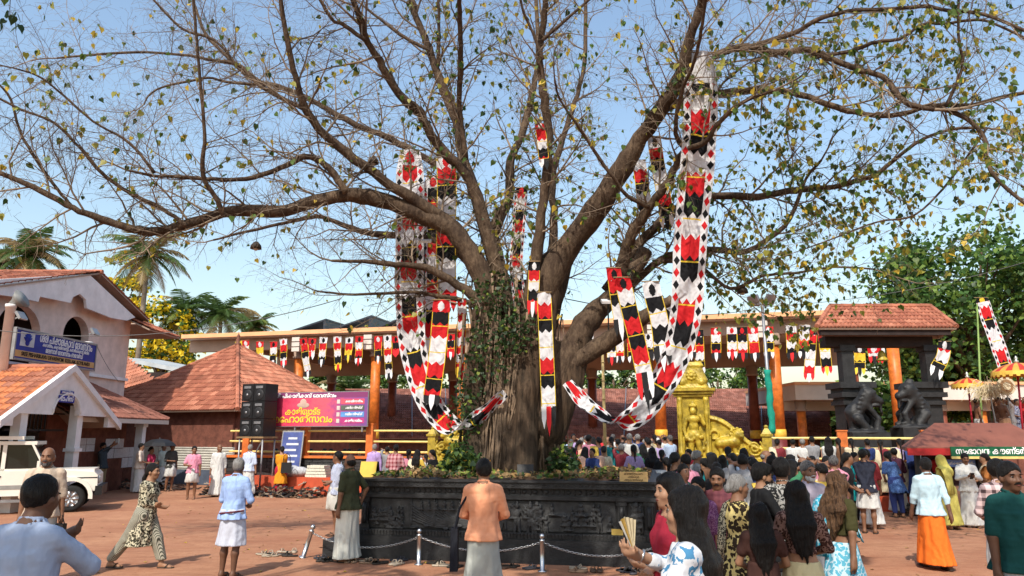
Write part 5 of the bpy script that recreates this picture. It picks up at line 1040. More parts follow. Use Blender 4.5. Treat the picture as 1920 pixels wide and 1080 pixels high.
b = thing('blue_poster', 'pale blue printed poster hanging inside the kiosk', 'poster', (kp.x + 1.05, YK + .32, e0.z - .46)); MB().bx(0, .9, 0, .02, 0, .17).build('sheet', M('poster_blue', (.2, .32, .75), .6, .15), b); lettering('ക്ഷേത്രം വഴിപാട്', .08, WTXT, b, (.45, -.004, .08), (R(90), 0, 0), .75, .002, .001)
# ------------------------------------------------------------------ golden entrance
def golden(label, p_post, p_in, mirror, full):
    u = onf(p_post, .1); o = thing('golden_balustrade', label, 'balustrade', fp(u, .1), FROT); s = -1 if mirror else 1   # s=1: pillar lies to -x of the end post
    L = abs(onf(p_in, .1) - u)
    def X(v): return -s * v
    m = MB(); m.bx(X(0) - .13, X(0) + .13, -.13, .13, 0, 1.95); m.bx(X(0) - .17, X(0) + .17, -.17, .17, 1.95, 2.02); m.box((X(0), 0, 2.1), (.28, .28, .16), None, .35); m.smooth = True; m.sphere((X(0), 0, 2.22), .06, 10, 7); m.build('end_post', GOLD, o)
    F = Fld((np.arange(-L - .1 if s > 0 else -.1, .1 if s > 0 else L + .1, .018), np.arange(-.3, .2, .018), np.arange(1.0, 2.75, .018)))
    xs = np.linspace(.1, L, 18); top = lambda v: 1.55 + .98 * (1 / (1 + math.exp(-(v - .82) * 4.2)))
    for v in np.arange(.1, L, .05): F.cone((X(v), 0, 1.1), (X(v), 0, top(v) - .06), .06, .06, .03)
    pts = [(X(v), -.03, top(v)) for v in xs]
    for a, b in zip(pts[:-1], pts[1:]): F.cone(a, b, .075, .075, .03); 
    for a, b in zip(pts[:-1], pts[1:]): F.cone((a[0], -.1, a[2] - .02), (b[0], -.1, b[2] - .02), .03, .03, .01)
    cx, cz = .36, 1.62
    for t in np.linspace(0, 12, 60): r_ = .24 - .017 * t; F.ell((X(cx + r_ * math.cos(t + 2.4)), -.08, cz + r_ * math.sin(t + 2.4)), (.034, .05, .034), .01)
    F.cone((X(.1), -.02, 1.3), (X(L), -.02, 1.3), .05, .05, .03)
    # reclining lion in relief
    lx = L * .62; F.cone((X(lx + .35), -.08, 1.75), (X(lx - .05), -.09, 1.8), .15, .17, .06); F.ell((X(lx - .16), -.13, 2.0), (.15, .12, .14), .05); F.ell((X(lx - .24), -.18, 1.95), (.08, .07, .06), .03)
    for t in np.linspace(0, 6.2, 12): F.ell((X(lx - .13 + .17 * math.cos(t)), -.14, 2.02 + .16 * math.sin(t)), (.045, .04, .045), .02)
    for q in ((lx + .38, 1.42), (lx - .02, 1.44), (lx + .2, 1.42)): F.cone((X(q[0]), -.1, 1.75), (X(q[0] - .06), -.1, q[1]), .07, .055, .04); F.ell((X(q[0] - .12), -.12, q[1]), (.09, .06, .05), .03)
    for t in np.linspace(0, 5, 14): F.ell((X(lx + .5 + .12 * math.cos(t)), -.08, 2.0 + .12 * math.sin(t)), (.04, .05, .04), .02)
    for i in range(10): F.ell((X(lx - .4 + .07 * i), -.1, 1.4 + .04 * math.sin(i * 2)), (.05, .05, .05), .02)
    V, Q = F.mesh(); V = V + np.stack([vnoise(V, 34, i) for i in (7, 8, 9)], 1) * .005; link('scrolled_panel', npmesh('scroll', V, Q), GOLD, o); MB().bx(min(X(0), X(L)), max(X(0), X(L)), -.2, .1, 0, 1.28).build('panel_base', GOLD, o)
    if full:
        w_ = .47; cxp = L + w_ + .02; m = MB(); m.bx(X(cxp) - w_, X(cxp) + w_, -.1, .35, 0, 3.12); m.build('pillar', GOLD, o)
        for z, e in ((1.15, .06), (1.24, .03), (3.12, .08), (3.2, .14), (3.28, .2)): MB().bx(X(cxp) - w_ - e, X(cxp) + w_ + e, -.1 - e, .35 + e, z, z + .079).build('moulding', GOLD, o)
        for e in (-1, 1):
            m = MB(); m.smooth = True; m.tube([(X(cxp) + e * .38, -.12, z) for z in (1.32, 1.5, 1.55, 2.5, 2.55, 2.65, 2.7, 2.8, 2.85, 3.0, 3.1)], [.08, .08, .055, .055, .075, .075, .055, .075, .055, .08, .08], 10); m.build('colonette', GOLD, o)
        F = Fld((np.arange(-.62, .62, .015), np.arange(-.5, .45, .015), np.arange(1.2, 4.3, .015))); 
        # standing guardian figure
        F.cone((-.1, -.18, 1.4), (-.09, -.2, 1.95), .07, .1, .05); F.cone((.16, -.16, 1.45), (.08, -.2, 1.95), .07, .1, .05); F.ell((0, -.18, 2.02), (.2, .12, .14), .05); F.ell((0, -.18, 2.25), (.14, .11, .17), .05); F.ell((0, -.2, 2.45), (.2, .11, .12), .05); F.ell((0, -.22, 2.68), (.1, .1, .12), .04); F.ell((0, -.2, 2.84), (.13, .1, .07), .03); F.ell((0, -.18, 2.93), (.08, .08, .07), .03)
        F.cone((-.2, -.18, 2.45), (-.28, -.18, 2.15), .06, .05, .03); F.cone((-.28, -.18, 2.15), (-.22, -.24, 1.85), .05, .04, .03); F.cone((.2, -.18, 2.45), (.3, -.22, 2.3), .06, .05, .03); F.cone((.3, -.22, 2.3), (.2, -.28, 2.55), .05, .04, .03)
        for i in range(7): F.ell((-.2 + .066 * i, -.26, 1.9 - .07 * math.sin(i)), (.05, .05, .06), .02)
        for i in range(8): a = i * .8; F.ell((.33 * math.cos(a), -.12, 1.75 + .25 * math.sin(a)), (.05, .05, .07), .03)
        F.cone((-.33, -.14, 1.35), (-.3, -.16, 1.9), .04, .04, .03); F.ell((0, -.12, 1.32), (.42, .1, .05), .03)
        # crown block with rosette
        F.loft([(3.36, 0, .12, .52, .3), (3.5, 0, .12, .42, .26), (3.62, 0, .12, .46, .28), (4.0, 0, .12, .32, .22), (4.08, 0, .12, .36, .24), (4.2, 0, .12, .3, .2)], 0, sq=5)
        for i in range(8): a = i * .785; F.ell((.11 * math.cos(a), -.15, 3.76 + .11 * math.sin(a)), (.055, .05, .055), .02)
        F.ell((0, -.16, 3.76), (.07, .07, .07), .02)
        for e in (-1, 1): F.ell((e * .28, -.12, 3.55), (.1, .08, .1), .03)
        V, Q = F.mesh(); V = V + np.stack([vnoise(V, 34, i) for i in (7, 8, 9)], 1) * .006; V[:, 0] += X(cxp); V[:, 2] = np.where(V[:, 2] > 3.3, 3.36 + (V[:, 2] - 3.36) * .95, V[:, 2]); link('carving', npmesh('carving', V, Q), GOLD, o)
    return o
golden('golden entrance pillar and scrolled balustrade right of the fig tree', 1437, 1334, False, True); golden('yellow scrolled balustrade half hidden behind the bush', 812, 868, True, False)
# ------------------------------------------------------------------ festival banners
WH, RD, BK, YL = (.75, .74, .76), (.62, .02, .025), (.012, .012, .014), (.8, .55, .05)
FM = {}
def flag_mat(seq, border, hdr, hlen, emb):
    key = (seq, border, hdr, hlen, emb)
    if key in FM: return FM[key]
    t = NT('banner_cloth'); uvn = t.n('ShaderNodeUVMap'); s = t.n('ShaderNodeSeparateXYZ'); t.l(uvn.outputs[0], s.inputs[0]); u, v = s.outputs[0], s.outputs[1]; C = {'w': WH, 'r': RD, 'k': BK, 'y': YL}
    uu = t.math('DIVIDE', t.math('SUBTRACT', u, border), 1 - 2 * border) if border else u
    tri = t.math('ABSOLUTE', t.math('SUBTRACT', t.math('FRACT', t.math('MULTIPLY', uu, 2.0)), .5)); tv = t.math('ADD', v, t.math('MULTIPLY', tri, .55)); n = len(seq)
    f = t.math('FRACT', t.math('DIVIDE', tv, float(n))); col = t.ramp(f, [(i / n, C[c]) for i, c in enumerate(seq)], 'CONSTANT')
    ln = t.math('LESS_THAN', t.math('FRACT', t.math('MULTIPLY', v, .5)), .035); col = t.mix(ln, col, YL)
    if border:
        e = t.math('SUBTRACT', .5, t.math('ABSOLUTE', t.math('SUBTRACT', u, .5))); inb = t.math('LESS_THAN', e, border); du = t.math('ABSOLUTE', t.math('SUBTRACT', t.math('DIVIDE', e, border), .5)); w_ = t.math('MULTIPLY', v, 1.75); dv = t.math('ABSOLUTE', t.math('SUBTRACT', t.math('FRACT', w_), .5))
        dm = t.math('LESS_THAN', t.math('ADD', du, dv), .4); alt = t.math('GREATER_THAN', t.math('FRACT', t.math('MULTIPLY', t.math('FLOOR', w_), .5)), .25); bc = t.mix(dm, WH, t.mix(alt, RD, BK)); col = t.mix(inb, col, bc)
    else:
        e = t.math('SUBTRACT', .5, t.math('ABSOLUTE', t.math('SUBTRACT', u, .5))); col = t.mix(t.math('LESS_THAN', e, .045), col, YL)
    hd_ = t.math('LESS_THAN', v, hlen); r2 = t.math('ADD', t.math('POWER', t.math('MULTIPLY', t.math('SUBTRACT', u, .5), 1.0), 2), t.math('POWER', t.math('MULTIPLY', t.math('SUBTRACT', v, hlen * .55), .5), 2)); nz = t.noise(9, uvn.outputs[0], 2)
    em = t.math('LESS_THAN', t.math('ADD', r2, t.math('MULTIPLY', nz, .05)), .06); col = t.mix(hd_, col, t.mix(em, C[hdr], C[emb])); nn_ = t.noise(3.5, t.co(), 3); cr_ = t.n('ShaderNodeTexWave'); cr_.inputs['Scale'].default_value = 2.2; cr_.inputs['Distortion'].default_value = 14; cr_.inputs['Detail'].default_value = 3; t.l(t.co(), cr_.inputs['Vector']); t.bump(t.math('ADD', nn_, t.math('MULTIPLY', cr_.outputs['Fac'], .5)), .6, .05)
    b = t.n('ShaderNodeBsdfTranslucent'); t.fin(t.mix(t.math('MULTIPLY', nn_, .35), col, tuple((.4,) * 3), 'MULTIPLY'), .8, 0, .15); t.l(col, b.inputs[0]); mx = t.n('ShaderNodeMixShader'); mx.inputs[0].default_value = .22; t.l(t.p.outputs[0], mx.inputs[1]); t.l(b.outputs[0], mx.inputs[2]); t.l(mx.outputs[0], t.out.inputs[0])
    FM[key] = t.m; return t.m
SOLID = {c: M('banner_tail_' + c, v, .8, .12) for c, v in (('r', RD), ('k', BK), ('w', WH), ('y', YL))}
ROD = M('banner_rod', (.3, .2, .1), .7)
def flag(label, path, wd, seq='wrkw', border=0.0, hdr='w', hlen=.9, emb='r', tails='rkw', tl=.45, group=None, panel=.9, face=None, wave=.04, twist=.25, thin=None):
    """path: world points down the middle; wd: width (m)"""
    pl = crom([Vector(p) for p in path], 8); n = len(pl); o = thing('festival_banner', label, 'banner', pl[0], 0, group); nu = 14; V = []; UV = []; s = 0; side0 = Vector((1, 0, 0)) if face is None else Vector(face); ph = random.uniform(0, 6); last = None
    for i, p in enumerate(pl):
        if i: s += (p - pl[i - 1]).length
        d = (pl[min(n - 1, i + 1)] - pl[max(0, i - 1)]).normalized(); sd_ = side0 - d * side0.dot(d)
        if sd_.length < .3: sd_ = (last or d.orthogonal())
        sd_.normalize()
        if last is not None: sd_ = (sd_ + last * 1.5).normalized()
        last = sd_; q = Quaternion(d, twist * i / n) @ sd_; nrm = d.cross(q); w_ = wd * (1 if thin is None else 1 + (thin - 1) * (i / n) ** 2) * (1 if n < 20 else min(1, .72 + .28 * i / (n * .05)))
        for k in range(nu + 1):
            f = k / nu - .5; V.append(p - pl[0] + q * f * w_ + nrm * (wave * wd * math.sin(f * 7 + ph) * math.sin(s * 2.3 + ph) + wave * .7 * wd * math.sin(s * 5 + f * 5 + ph) + wave * .45 * wd * math.sin(s * 11 + f * 9) + wave * .35 * wd * math.sin(f * 19 + s * 2))); UV.append((k / nu, s / (wd * panel)))
    Fq = [(i * (nu + 1) + k, i * (nu + 1) + k + 1, (i + 1) * (nu + 1) + k + 1, (i + 1) * (nu + 1) + k) for i in range(n - 1) for k in range(nu)]
    me = npmesh('cloth', V, Fq, True, UV); link('cloth', me, flag_mat(seq, border, hdr, hlen, emb), o)
    if tails:
        d = (pl[-1] - pl[-2]).normalized(); base = Vector(pl[-1] - pl[0]); nt_ = len(tails)
        for j, c in enumerate(tails):
            a = base + q * wd * (j / nt_ - .5) - d * .02; b = base + q * wd * ((j + 1) / nt_ - .5) - d * .02; L = tl * (1.2 if j == nt_ // 2 else .9); mid = (a + b) / 2; dr = (d + Vector((0, 0, -.8))).normalized(); m = MB(); nr = nrm * .006
            c1, c2 = a.lerp(mid, .1) + dr * L * .55, b.lerp(mid, .1) + dr * L * .55; tip = mid + dr * L; m._add([a, b, c2, tip, c1, a + nr, b + nr, c2 + nr, tip + nr, c1 + nr], [(4, 3, 2, 1, 0), (5, 6, 7, 8, 9), (0, 1, 6, 5), (1, 2, 7, 6), (2, 3, 8, 7), (3, 4, 9, 8), (4, 0, 5, 9)]); m.build('tail', SOLID[c], o)
    m = MB(); m.smooth = True; m.tube([-side0 * wd * .52, side0 * wd * .52], .012, 6); m.build('rod', ROD, o); return o
def pp(pts, Y0, Y1=None):
    Y1 = Y1 or Y0; n = len(pts) - 1
    if Y0 < 16: Y0 *= .94; Y1 *= .94
    return [P(a, b, Y0 + (Y1 - Y0) * i / n) for i, (a, b) in enumerate(pts)]
flag('long white banner with diamond borders draped from a left limb to the trunk', pp([(768, 282), (769, 400), (766, 520), (770, 610), (782, 690), (806, 755), (842, 797), (876, 800), (912, 770), (945, 735)], 15.9, 14.5), .60, 'krw', .23, 'w', .95, 'r', '', panel=.62, thin=.3, wave=.07)
flag('white headed banner half hidden behind the left limb', pp([(836, 290), (838, 370), (836, 450), (838, 552)], 15.7), .42, 'wrkw', .0, 'w', .8, 'r', 'rkr', panel=.8)
flag('banner with a red emblem header hanging beside the long left banner', pp([(828, 562), (824, 620), (818, 680), (810, 742)], 14.9), .34, 'rkrww', 0, 'r', .95, 'w', 'kwk', .25, panel=.75)
flag('tall patterned banner behind the left limb', pp([(812, 330), (812, 440), (810, 560), (806, 660), (803, 730)], 15.95), .42, 'wkr', .22, 'w', .9, 'r', '', panel=.7)
flag('narrow bordered banner slanting in the middle fork', pp([(978, 352), (972, 430), (968, 500), (976, 572)], 15.2), .27, 'rwk', .2, 'k', .5, 'r', 'wr', .3, panel=.9)
flag('red headed streamer high on the central stem', pp([(1012, 232), (1016, 262), (1020, 300)], 14.2), .2, 'rrwk', 0, 'r', .6, 'w', 'wk', .2)
flag('short black and red pennant at the central fork', pp([(1002, 490), (1001, 530), (999, 566)], 14.6), .22, 'krw', 0, 'k', .9, 'w', 'rwr', .3)
flag('long narrow zigzag banner hanging straight down the front of the trunk', pp([(1020, 548), (1023, 620), (1026, 690), (1029, 764)], 14.3), .27, 'wrkw', 0, 'w', .4, 'w', 'wrk', .45, panel=.95)
flag('wide white banner with diamond borders sweeping from the right limb to the trunk', pp([(1313, 98), (1314, 200), (1306, 320), (1296, 430), (1291, 520), (1284, 600), (1266, 670), (1232, 735), (1190, 782), (1150, 788), (1100, 758), (1064, 716)], 13.0, 14.4), .62, 'rkw', .23, 'w', 1.5, 'w', '', panel=.62, thin=.35, wave=.06)
flag('red headed banner with a black emblem under the right limb', pp([(1150, 502), (1156, 545), (1164, 600)], 14.0), .27, 'wrkw', 0, 'r', .95, 'k', 'kwk', .35)
flag('long banner with three dark tails under the right limb', pp([(1166, 520), (1180, 580), (1195, 640), (1208, 700)], 13.9), .30, 'rwkrk', 0, 'r', .8, 'k', 'rkw', .6)
flag('pale grey square headed banner tilted below the right limb', pp([(1220, 528), (1226, 560), (1236, 600), (1242, 650)], 13.8), .32, 'wkwk', 0, 'w', 1.0, 'k', 'kwk', .4)
flag('small banner with a round emblem beside the right limb', pp([(1226, 256), (1234, 310), (1245, 370), (1250, 405)], 14.3), .27, 'wrkw', 0, 'w', 1.0, 'k', 'wkw', .3)
flag('short white and red banner behind the right limb', pp([(1198, 300), (1203, 340), (1208, 378)], 14.8), .27, 'wrkw', 0, 'w', .8, 'w', 'kw', .3)
flag('banner with yellow trim hanging in front of the golden pillar', pp([(1246, 560), (1252, 610), (1256, 660), (1262, 700)], 15.4), .3, 'wkwr', 0, 'k', .6, 'w', 'krk', .3)
flag('tattered black and white banner right of the hanging cluster', pp([(1240, 600), (1243, 650), (1247, 700)], 15.0), .3, 'kwk', 0, 'k', .8, 'w', 'krk', .3)
flag('small red banner strip left of the trunk', pp([(866, 560), (866, 600), (864, 650), (862, 690)], 15.4), .18, 'rwrw', 0, 'r', .5, 'w', 'yr', .25)
# rows under the canopy
BG = 'short banners strung under the canopy edge'
names = {'w': 'white', 'r': 'red', 'k': 'black', 'y': 'yellow'}
def bunt(px, y0, y1, hdr, seq, tails, tilt=0, w_=.5, off=-.35):
    u = onc(px, off); q = CA + CU * u + CN * off; a = P(px, y0, q.y); b = P(px + tilt, y1, q.y); where = ('above the tiled hall', 'above the printed hoarding', 'left of the trunk', 'between trunk and golden pillar', 'above the golden entrance', 'left of the bell pavilion', 'around the bell pavilion')[int(np.searchsorted((500, 690, 900, 1280, 1430, 1530), px))]
    flag('short festival banner headed %s over %s and %s, strung %s' % (names[hdr], names[seq[0]], names[seq[1]], where), [a, a.lerp(b, .5), b], w_, seq, 0, hdr, .9, random.choice('wkr'.replace(hdr, '')), tails, .4, BG, panel=.8, face=CU, wave=.05)
for a in ((447, 640, 660, 'y', 'yr', 'ry', 2), (460, 638, 668, 'r', 'rw', 'kr', 2), (487, 640, 672, 'r', 'kyw', 'yky', 1), (513, 640, 676, 'r', 'rwk', 'kwk', -1), (531, 635, 676, 'w', 'wrk', 'rwr', 1), (568, 634, 696, 'r', 'wrkw', 'kwk', 9), (586, 634, 660, 'r', 'wr', 'rw', -2), (607, 632, 674, 'w', 'krw', 'kwk', -4), (632, 631, 684, 'w', 'yrwk', 'yry', 2), (655, 632, 666, 'w', 'kry', 'kyk', -2), (674, 630, 672, 'r', 'kwr', 'wrw', -2), (709, 630, 668, 'r', 'kr', 'kwk', 0), (726, 628, 700, 'w', 'kwrw', 'wkw', 3), (742, 630, 655, 'r', 'rk', 'r', 0),
          (1146, 632, 670, 'w', 'rkw', 'krk', 1), (1160, 632, 668, 'w', 'kwr', 'wkw', 2), (1215, 625, 660, 'w', 'rwk', 'rk', 2), (1294, 615, 660, 'r', 'wkr', 'kwk', 2), (1104, 626, 655, 'w', 'rk', 'kr', 0), (1184, 630, 668, 'r', 'wrk', 'wkw', 2), (1200, 628, 672, 'k', 'wrw', 'krk', 3), (1232, 622, 664, 'r', 'kwr', 'wrw', -1), (1262, 618, 655, 'w', 'rwk', 'rkr', 1), (1277, 617, 668, 'k', 'rwk', 'kwk', 2), (764, 628, 664, 'w', 'rwk', 'kwk', 2), (845, 626, 660, 'r', 'wkr', 'rwr', 0), (1309, 618, 690, 'k', 'wkrwk', 'wkw', 4), (1342, 614, 662, 'r', 'rwk', 'kwk', 1), (1372, 613, 660, 'w', 'rkw', 'wrw', 1), (1391, 613, 662, 'k', 'rkw', 'krk', 2), (1411, 612, 662, 'r', 'rwr', 'kwk', 4), (1440, 612, 660, 'r', 'ywk', 'wkw', 2), (1483, 610, 662, 'w', 'krw', 'krk', 2), (1509, 609, 660, 'w', 'kwr', 'wkw', -2), (1523, 614, 700, 'k', 'wrkw', 'rwr', -6), (1544, 628, 688, 'r', 'rywk', 'ryr', 6), (1612, 648, 690, 'k', 'rykw', 'yky', 0), (1636, 648, 668, 'r', 'kwy', 'rkr', 3), (1648, 648, 664, 'w', 'kr', 'yr', 0)): bunt(*a)
flag('red and black banner leaning on the right pavilion post', pp([(1772, 640), (1768, 668), (1757, 690)], 24.2), .42, 'rwkr', 0, 'k', .7, 'w', 'wkw', .4); flag('tall bordered banner on a bamboo pole beside the green tree', pp([(1840, 558), (1856, 606), (1872, 650), (1886, 690)], 26), .5, 'wrkw', .2, 'k', .4, 'y', '', panel=.8)
b = thing('bamboo_pole', 'thin green bamboo pole behind the parasols', 'pole', P(1822, 730, 26)); m = MB(); m.smooth = True; m.tube([(0, 0, -3.5), P(1832, 570, 26) - b.location], [.05, .025], 8); m.build('culm', M('bamboo_green', (.2, .3, .08), .5), b)
b = thing('bamboo_pole', 'pale bamboo pole standing behind the crowd right of the trunk', 'pole', P(1135, 830, 20)); b.location.z = 0; m = MB(); m.smooth = True; m.tube([(0, 0, 0), P(1129, 640, 20) - b.location], [.05, .035], 8)
for i in range(8): m.lathe([(.055, 0), (.055, .02)], Vector((0, 0, 0)).lerp(P(1129, 640, 20) - b.location, .1 + i * .11), 8)
m.build('culm', M('bamboo_tan', (.52, .38, .16), .5), b)
# ------------------------------------------------------------------ jeep
wc = G(128, 961); JY = wc.y; jp = thing('jeep', 'cream white four wheel drive jeep with a roof rack parked by the office', 'car', (wc.x, JY, 0), R(24)); JW = M('jeep_white', (.72, .68, .6), .3, .05, 2, .0, spec=.5); GL = M('jeep_glass', (.015, .018, .016), .08, .1, 2, 0, spec=.6)
def side(y): return y
body = [(-3.2, .55), (-3.2, 1.08), (-.6, 1.08), (-.5, 1.1), (.5, 1.02), (.58, .94), (.6, .55), (.47, .52)] + [(.44 * math.cos(t), .38 + .44 * math.sin(t)) for t in np.linspace(.35, math.pi - .35, 10)] + [(-.47, .45), (-2.3, .45)]
MB().prism(body, lambda u, v, s_: Vector((u, .06 + 1.6 * (1 - s_), v))).build('body', JW, jp); ar_ = MB(); 
fl_ = [(.52 * math.cos(t), .38 + .52 * math.sin(t)) for t in np.linspace(-.1, math.pi + .1, 14)] + [(.42 * math.cos(t), .38 + .42 * math.sin(t)) for t in np.linspace(math.pi + .1, -.1, 14)]
ar_.prism(fl_, lambda u, v, s_: Vector((u, -.03 + .12 * (1 - s_), v))).build('wheel_arch', JW, jp)
cab = [(-3.2, 1.082), (-3.2, 1.7), (-3.05, 1.78), (-1.05, 1.78), (-.95, 1.72), (-.62, 1.082)]; MB().prism(cab, lambda u, v, s_: Vector((u, .16 + 1.4 * (1 - s_), v))).build('cabin_glass', GL, jp)
m = MB(); m.bx(-3.25, -.9, .1, 1.62, 1.74, 1.83); m.build('roof', JW, jp); m = MB()
for a, b_ in (((-.64, 1.08), (-1.0, 1.76)), ((-1.75, 1.08), (-1.75, 1.76)), ((-1.6, 1.08), (-1.6, 1.76))): m.bar((a[0], .14, a[1]), (b_[0], .14, b_[1]), .09, .05)
m.build('pillars', JW, jp); m = MB(); m.bx(-3.2, -.62, .115, .15, 1.05, 1.13); m.build('waist_rail', JW, jp); m = MB(); m.bx(-3.3, -1.2, .05, .13, 1.87, 1.96); m.bx(-3.3, -1.2, 1.55, 1.63, 1.87, 1.96); m.build('roof_rack', JW, jp); m = MB()
for x in (-2.9, -1.4): m.bx(x - .05, x + .05, .1, .16, 1.83, 1.88)
m.build('rack_feet', BLK, jp); MB().bx(.55, .72, .04, 1.66, .42, .66).build('bumper', BLK, jp); MB().bx(-.55, .48, .2, 1.5, 1.0, 1.1).build('bonnet', JW, jp); MB().bx(-.5, .58, .055, .058, .86, .89).build('trim_line', BLK, jp); m = MB(); m.bx(-2.9, -.62, -.06, .1, .3, .36); m.build('side_step', GREYM, jp)
m = MB()
for x in (-.62, -1.68): m = MB(); m.bx(x - .008, x + .008, .052, .059, .5, 1.06); m.build('door_gap', BLK, jp)
m = MB(); m.smooth = True; m.sphere((.6, .3, .82), (.05, .1, .1), 12, 8); m.build('headlamp', M('lamp_glass', (.5, .5, .48), .15), jp)
MB().bx(-2.3, -.66, .05, .058, .62, .72).build('side_moulding', M('moulding_grey', (.3, .29, .27), .5), jp)
MB().bx(-.62, -.44, .03, .06, .78, .86).build('indicator', M('amber', (.7, .3, .05), .3), jp); m = MB(); m.box((-.78, -.06, 1.2), (.06, .22, .26)); m.bar((-.78, .1, 1.12), (-.78, -.02, 1.15), .03); m.build('wing_mirror', JW, jp); MB().bx(-1.75, -1.6, .045, .062, .92, .96).build('door_handle', BLK, jp)
for x, y in ((0, .12), (0, 1.55), (-2.65, .12), (-2.65, 1.55)):
    wh = MB(); wh.smooth = True; rot = Matrix.Rotation(R(90), 3, 'X')
    pr = [(.20, -.1), (.27, -.11), (.33, -.09), (.345, -.04), (.345, .04), (.33, .09), (.27, .11), (.2, .1)]; n = 24; vs = [Vector((x, y, .345)) + rot @ Vector((r_ * math.cos(2 * math.pi * k / n), r_ * math.sin(2 * math.pi * k / n), z)) for r_, z in pr for k in range(n)]; wh._add(vs, [(i * n + k, i * n + (k + 1) % n, (i + 1) * n + (k + 1) % n, (i + 1) * n + k) for i in range(len(pr) - 1) for k in range(n)]); w_o = wh.build('tyre', M('tyre', (.018, .018, .018), .85), jp)
    rm = MB(); rm.smooth = True; vs = [Vector((x, y, .345)) + rot @ Vector((r_ * math.cos(2 * math.pi * k / n), r_ * math.sin(2 * math.pi * k / n), z)) for r_, z in ((.205, .1), (.19, .06), (.07, .07), (.05, .1), (.001, .105)) for k in range(n)]; rm._add(vs, [(i * n + k, i * n + (k + 1) % n, (i + 1) * n + (k + 1) % n, (i + 1) * n + k) for i in range(4) for k in range(n)])
    for i in range(7): a = i * 2 * math.pi / 7; rm.bar(Vector((x, y - .1, .345)) + Vector((math.cos(a) * .04, 0, math.sin(a) * .04)), Vector((x, y - .1, .345)) + Vector((math.cos(a) * .2, 0, math.sin(a) * .2)), .035, .055)
    rm.build('rim', M('alloy', (.45, .45, .46), .35, .1, metal=.7), w_o)
# ------------------------------------------------------------------ loudspeaker stack on a scaffold
q = P(470, 820, 25.6); sp_ = thing('loudspeaker_stack', 'tall black double stack of loudspeaker cabinets on scaffold poles', 'loudspeaker', (q.x, 25.6, 0)); zb2 = P(470, 819, 25.6).z; zt2 = P(470, 719, 25.6).z; sp_.rotation_euler = (0, 0, R(-24)); hs = (zt2 - zb2) / 3; SPK = M('speaker_cone', (.02, .02, .022), .6, .2); 
for c in range(2):
    for k in range(3):
        x0 = -.52 + c * .53; z0 = zb2 + k * hs; cb = MB().bx(x0, x0 + .51, 0, .62, z0 + .01, z0 + hs - .01).build('cabinet', BLK, sp_); mm = MB(); mm.smooth = True
        mm.sphere((x0 + .255, .0, z0 + hs * .36), (.19, .03, .19), 16, 8); mm.build('driver', SPK, cb); MB().bx(x0 + .1, x0 + .4, -.02, .02, z0 + hs * .72, z0 + hs * .86).build('handle', GREYM, cb); m2 = MB(); m2.smooth = True; m2.sphere((x0 + .255, -.02, z0 + hs * .36), (.05, .03, .05), 10, 6); m2.build('dust_cap', GREYM, cb)
for x in (-.5, .52):
    for y in (0.02, .6): m = MB(); m.smooth = True; m.tube([(x, y, 0), (x, y, zb2)], .03, 8); m.build('scaffold_pole', GREYM, sp_)
m = MB(); m.bx(-.6, .6, -.05, .66, zb2 - .05, zb2 + .008); m.build('deck', M('plank', (.25, .16, .08), .9), sp_); m = MB(); m.tube([(-.5, .02, .2), (.52, .02, zb2 - .1)], .022, 6); m.tube([(-.5, .6, zb2 - .2), (-.5, .02, .3)], .022, 6); m.build('brace', GREYM, sp_)
# ------------------------------------------------------------------ printed hoarding on the fence
u0, u1 = onf(505), onf(691); zA, zB = P(600, 799, 26.2).z, P(600, 737, 26.2).z; hb = thing('festival_hoarding', 'pink and purple printed festival hoarding with yellow Malayalam lettering', 'hoarding', fp(u0, .12), FROT); L = u1 - u0
def hoard_mat():
    t = NT('hoarding_print'); s = t.n('ShaderNodeSeparateXYZ'); t.l(t.co('Generated'), s.inputs[0]); n = t.noise(6, t.co('Generated', (3, 1, 1)), 4); f = t.math('ADD', s.outputs[0], t.math('MULTIPLY', t.math('SUBTRACT', n, .5), .5)); c = t.ramp(f, [(0, (.36, .02, .07)), (.3, (.7, .06, .12)), (.55, (.62, .1, .14)), (.75, (.33, .06, .2)), (1, (.16, .07, .25))]); top = t.math('GREATER_THAN', s.outputs[2], .84); return t.fin(t.mix(top, c, (.2, .04, .13)), .5)
MB().bx(0, L, -.03, 0, zA, zB).build('printed_sheet', hoard_mat(), hb); HH = zB - zA; m = MB()
for a, b_ in (((-.03, 0, zA), (L + .03, 0, zA)), ((-.03, 0, zB), (L + .03, 0, zB)), ((0, 0, zA), (0, 0, zB)), ((L, 0, zA), (L, 0, zB)), ((L * .28, .03, zA - .2), (L * .28, .03, zB)), ((L * .95, .03, zA - .2), (L * .95, .03, zB))): m.bar(a, b_, .05)
m.build('frame', GREYM, hb); YT = M('yellow_lettering', (.85, .6, .05), .5, .1, bump=0); F9 = (R(90), 0, 0)
lettering('ശ്രീ പിഷാരികാവ് േദവസ്വം', .18, WTXT, hb, (L * .36, -.04, zB - .1 * HH), F9, L * .66, .005); lettering('കാളിയാട്ട', .3, YT, hb, (L * .36, -.04, zA + .42 * HH), F9, L * .36, .006); lettering('മേഹാത്സവം', .34, YT, hb, (L * .36, -.04, zA + .2 * HH), F9, L * .6, .007)
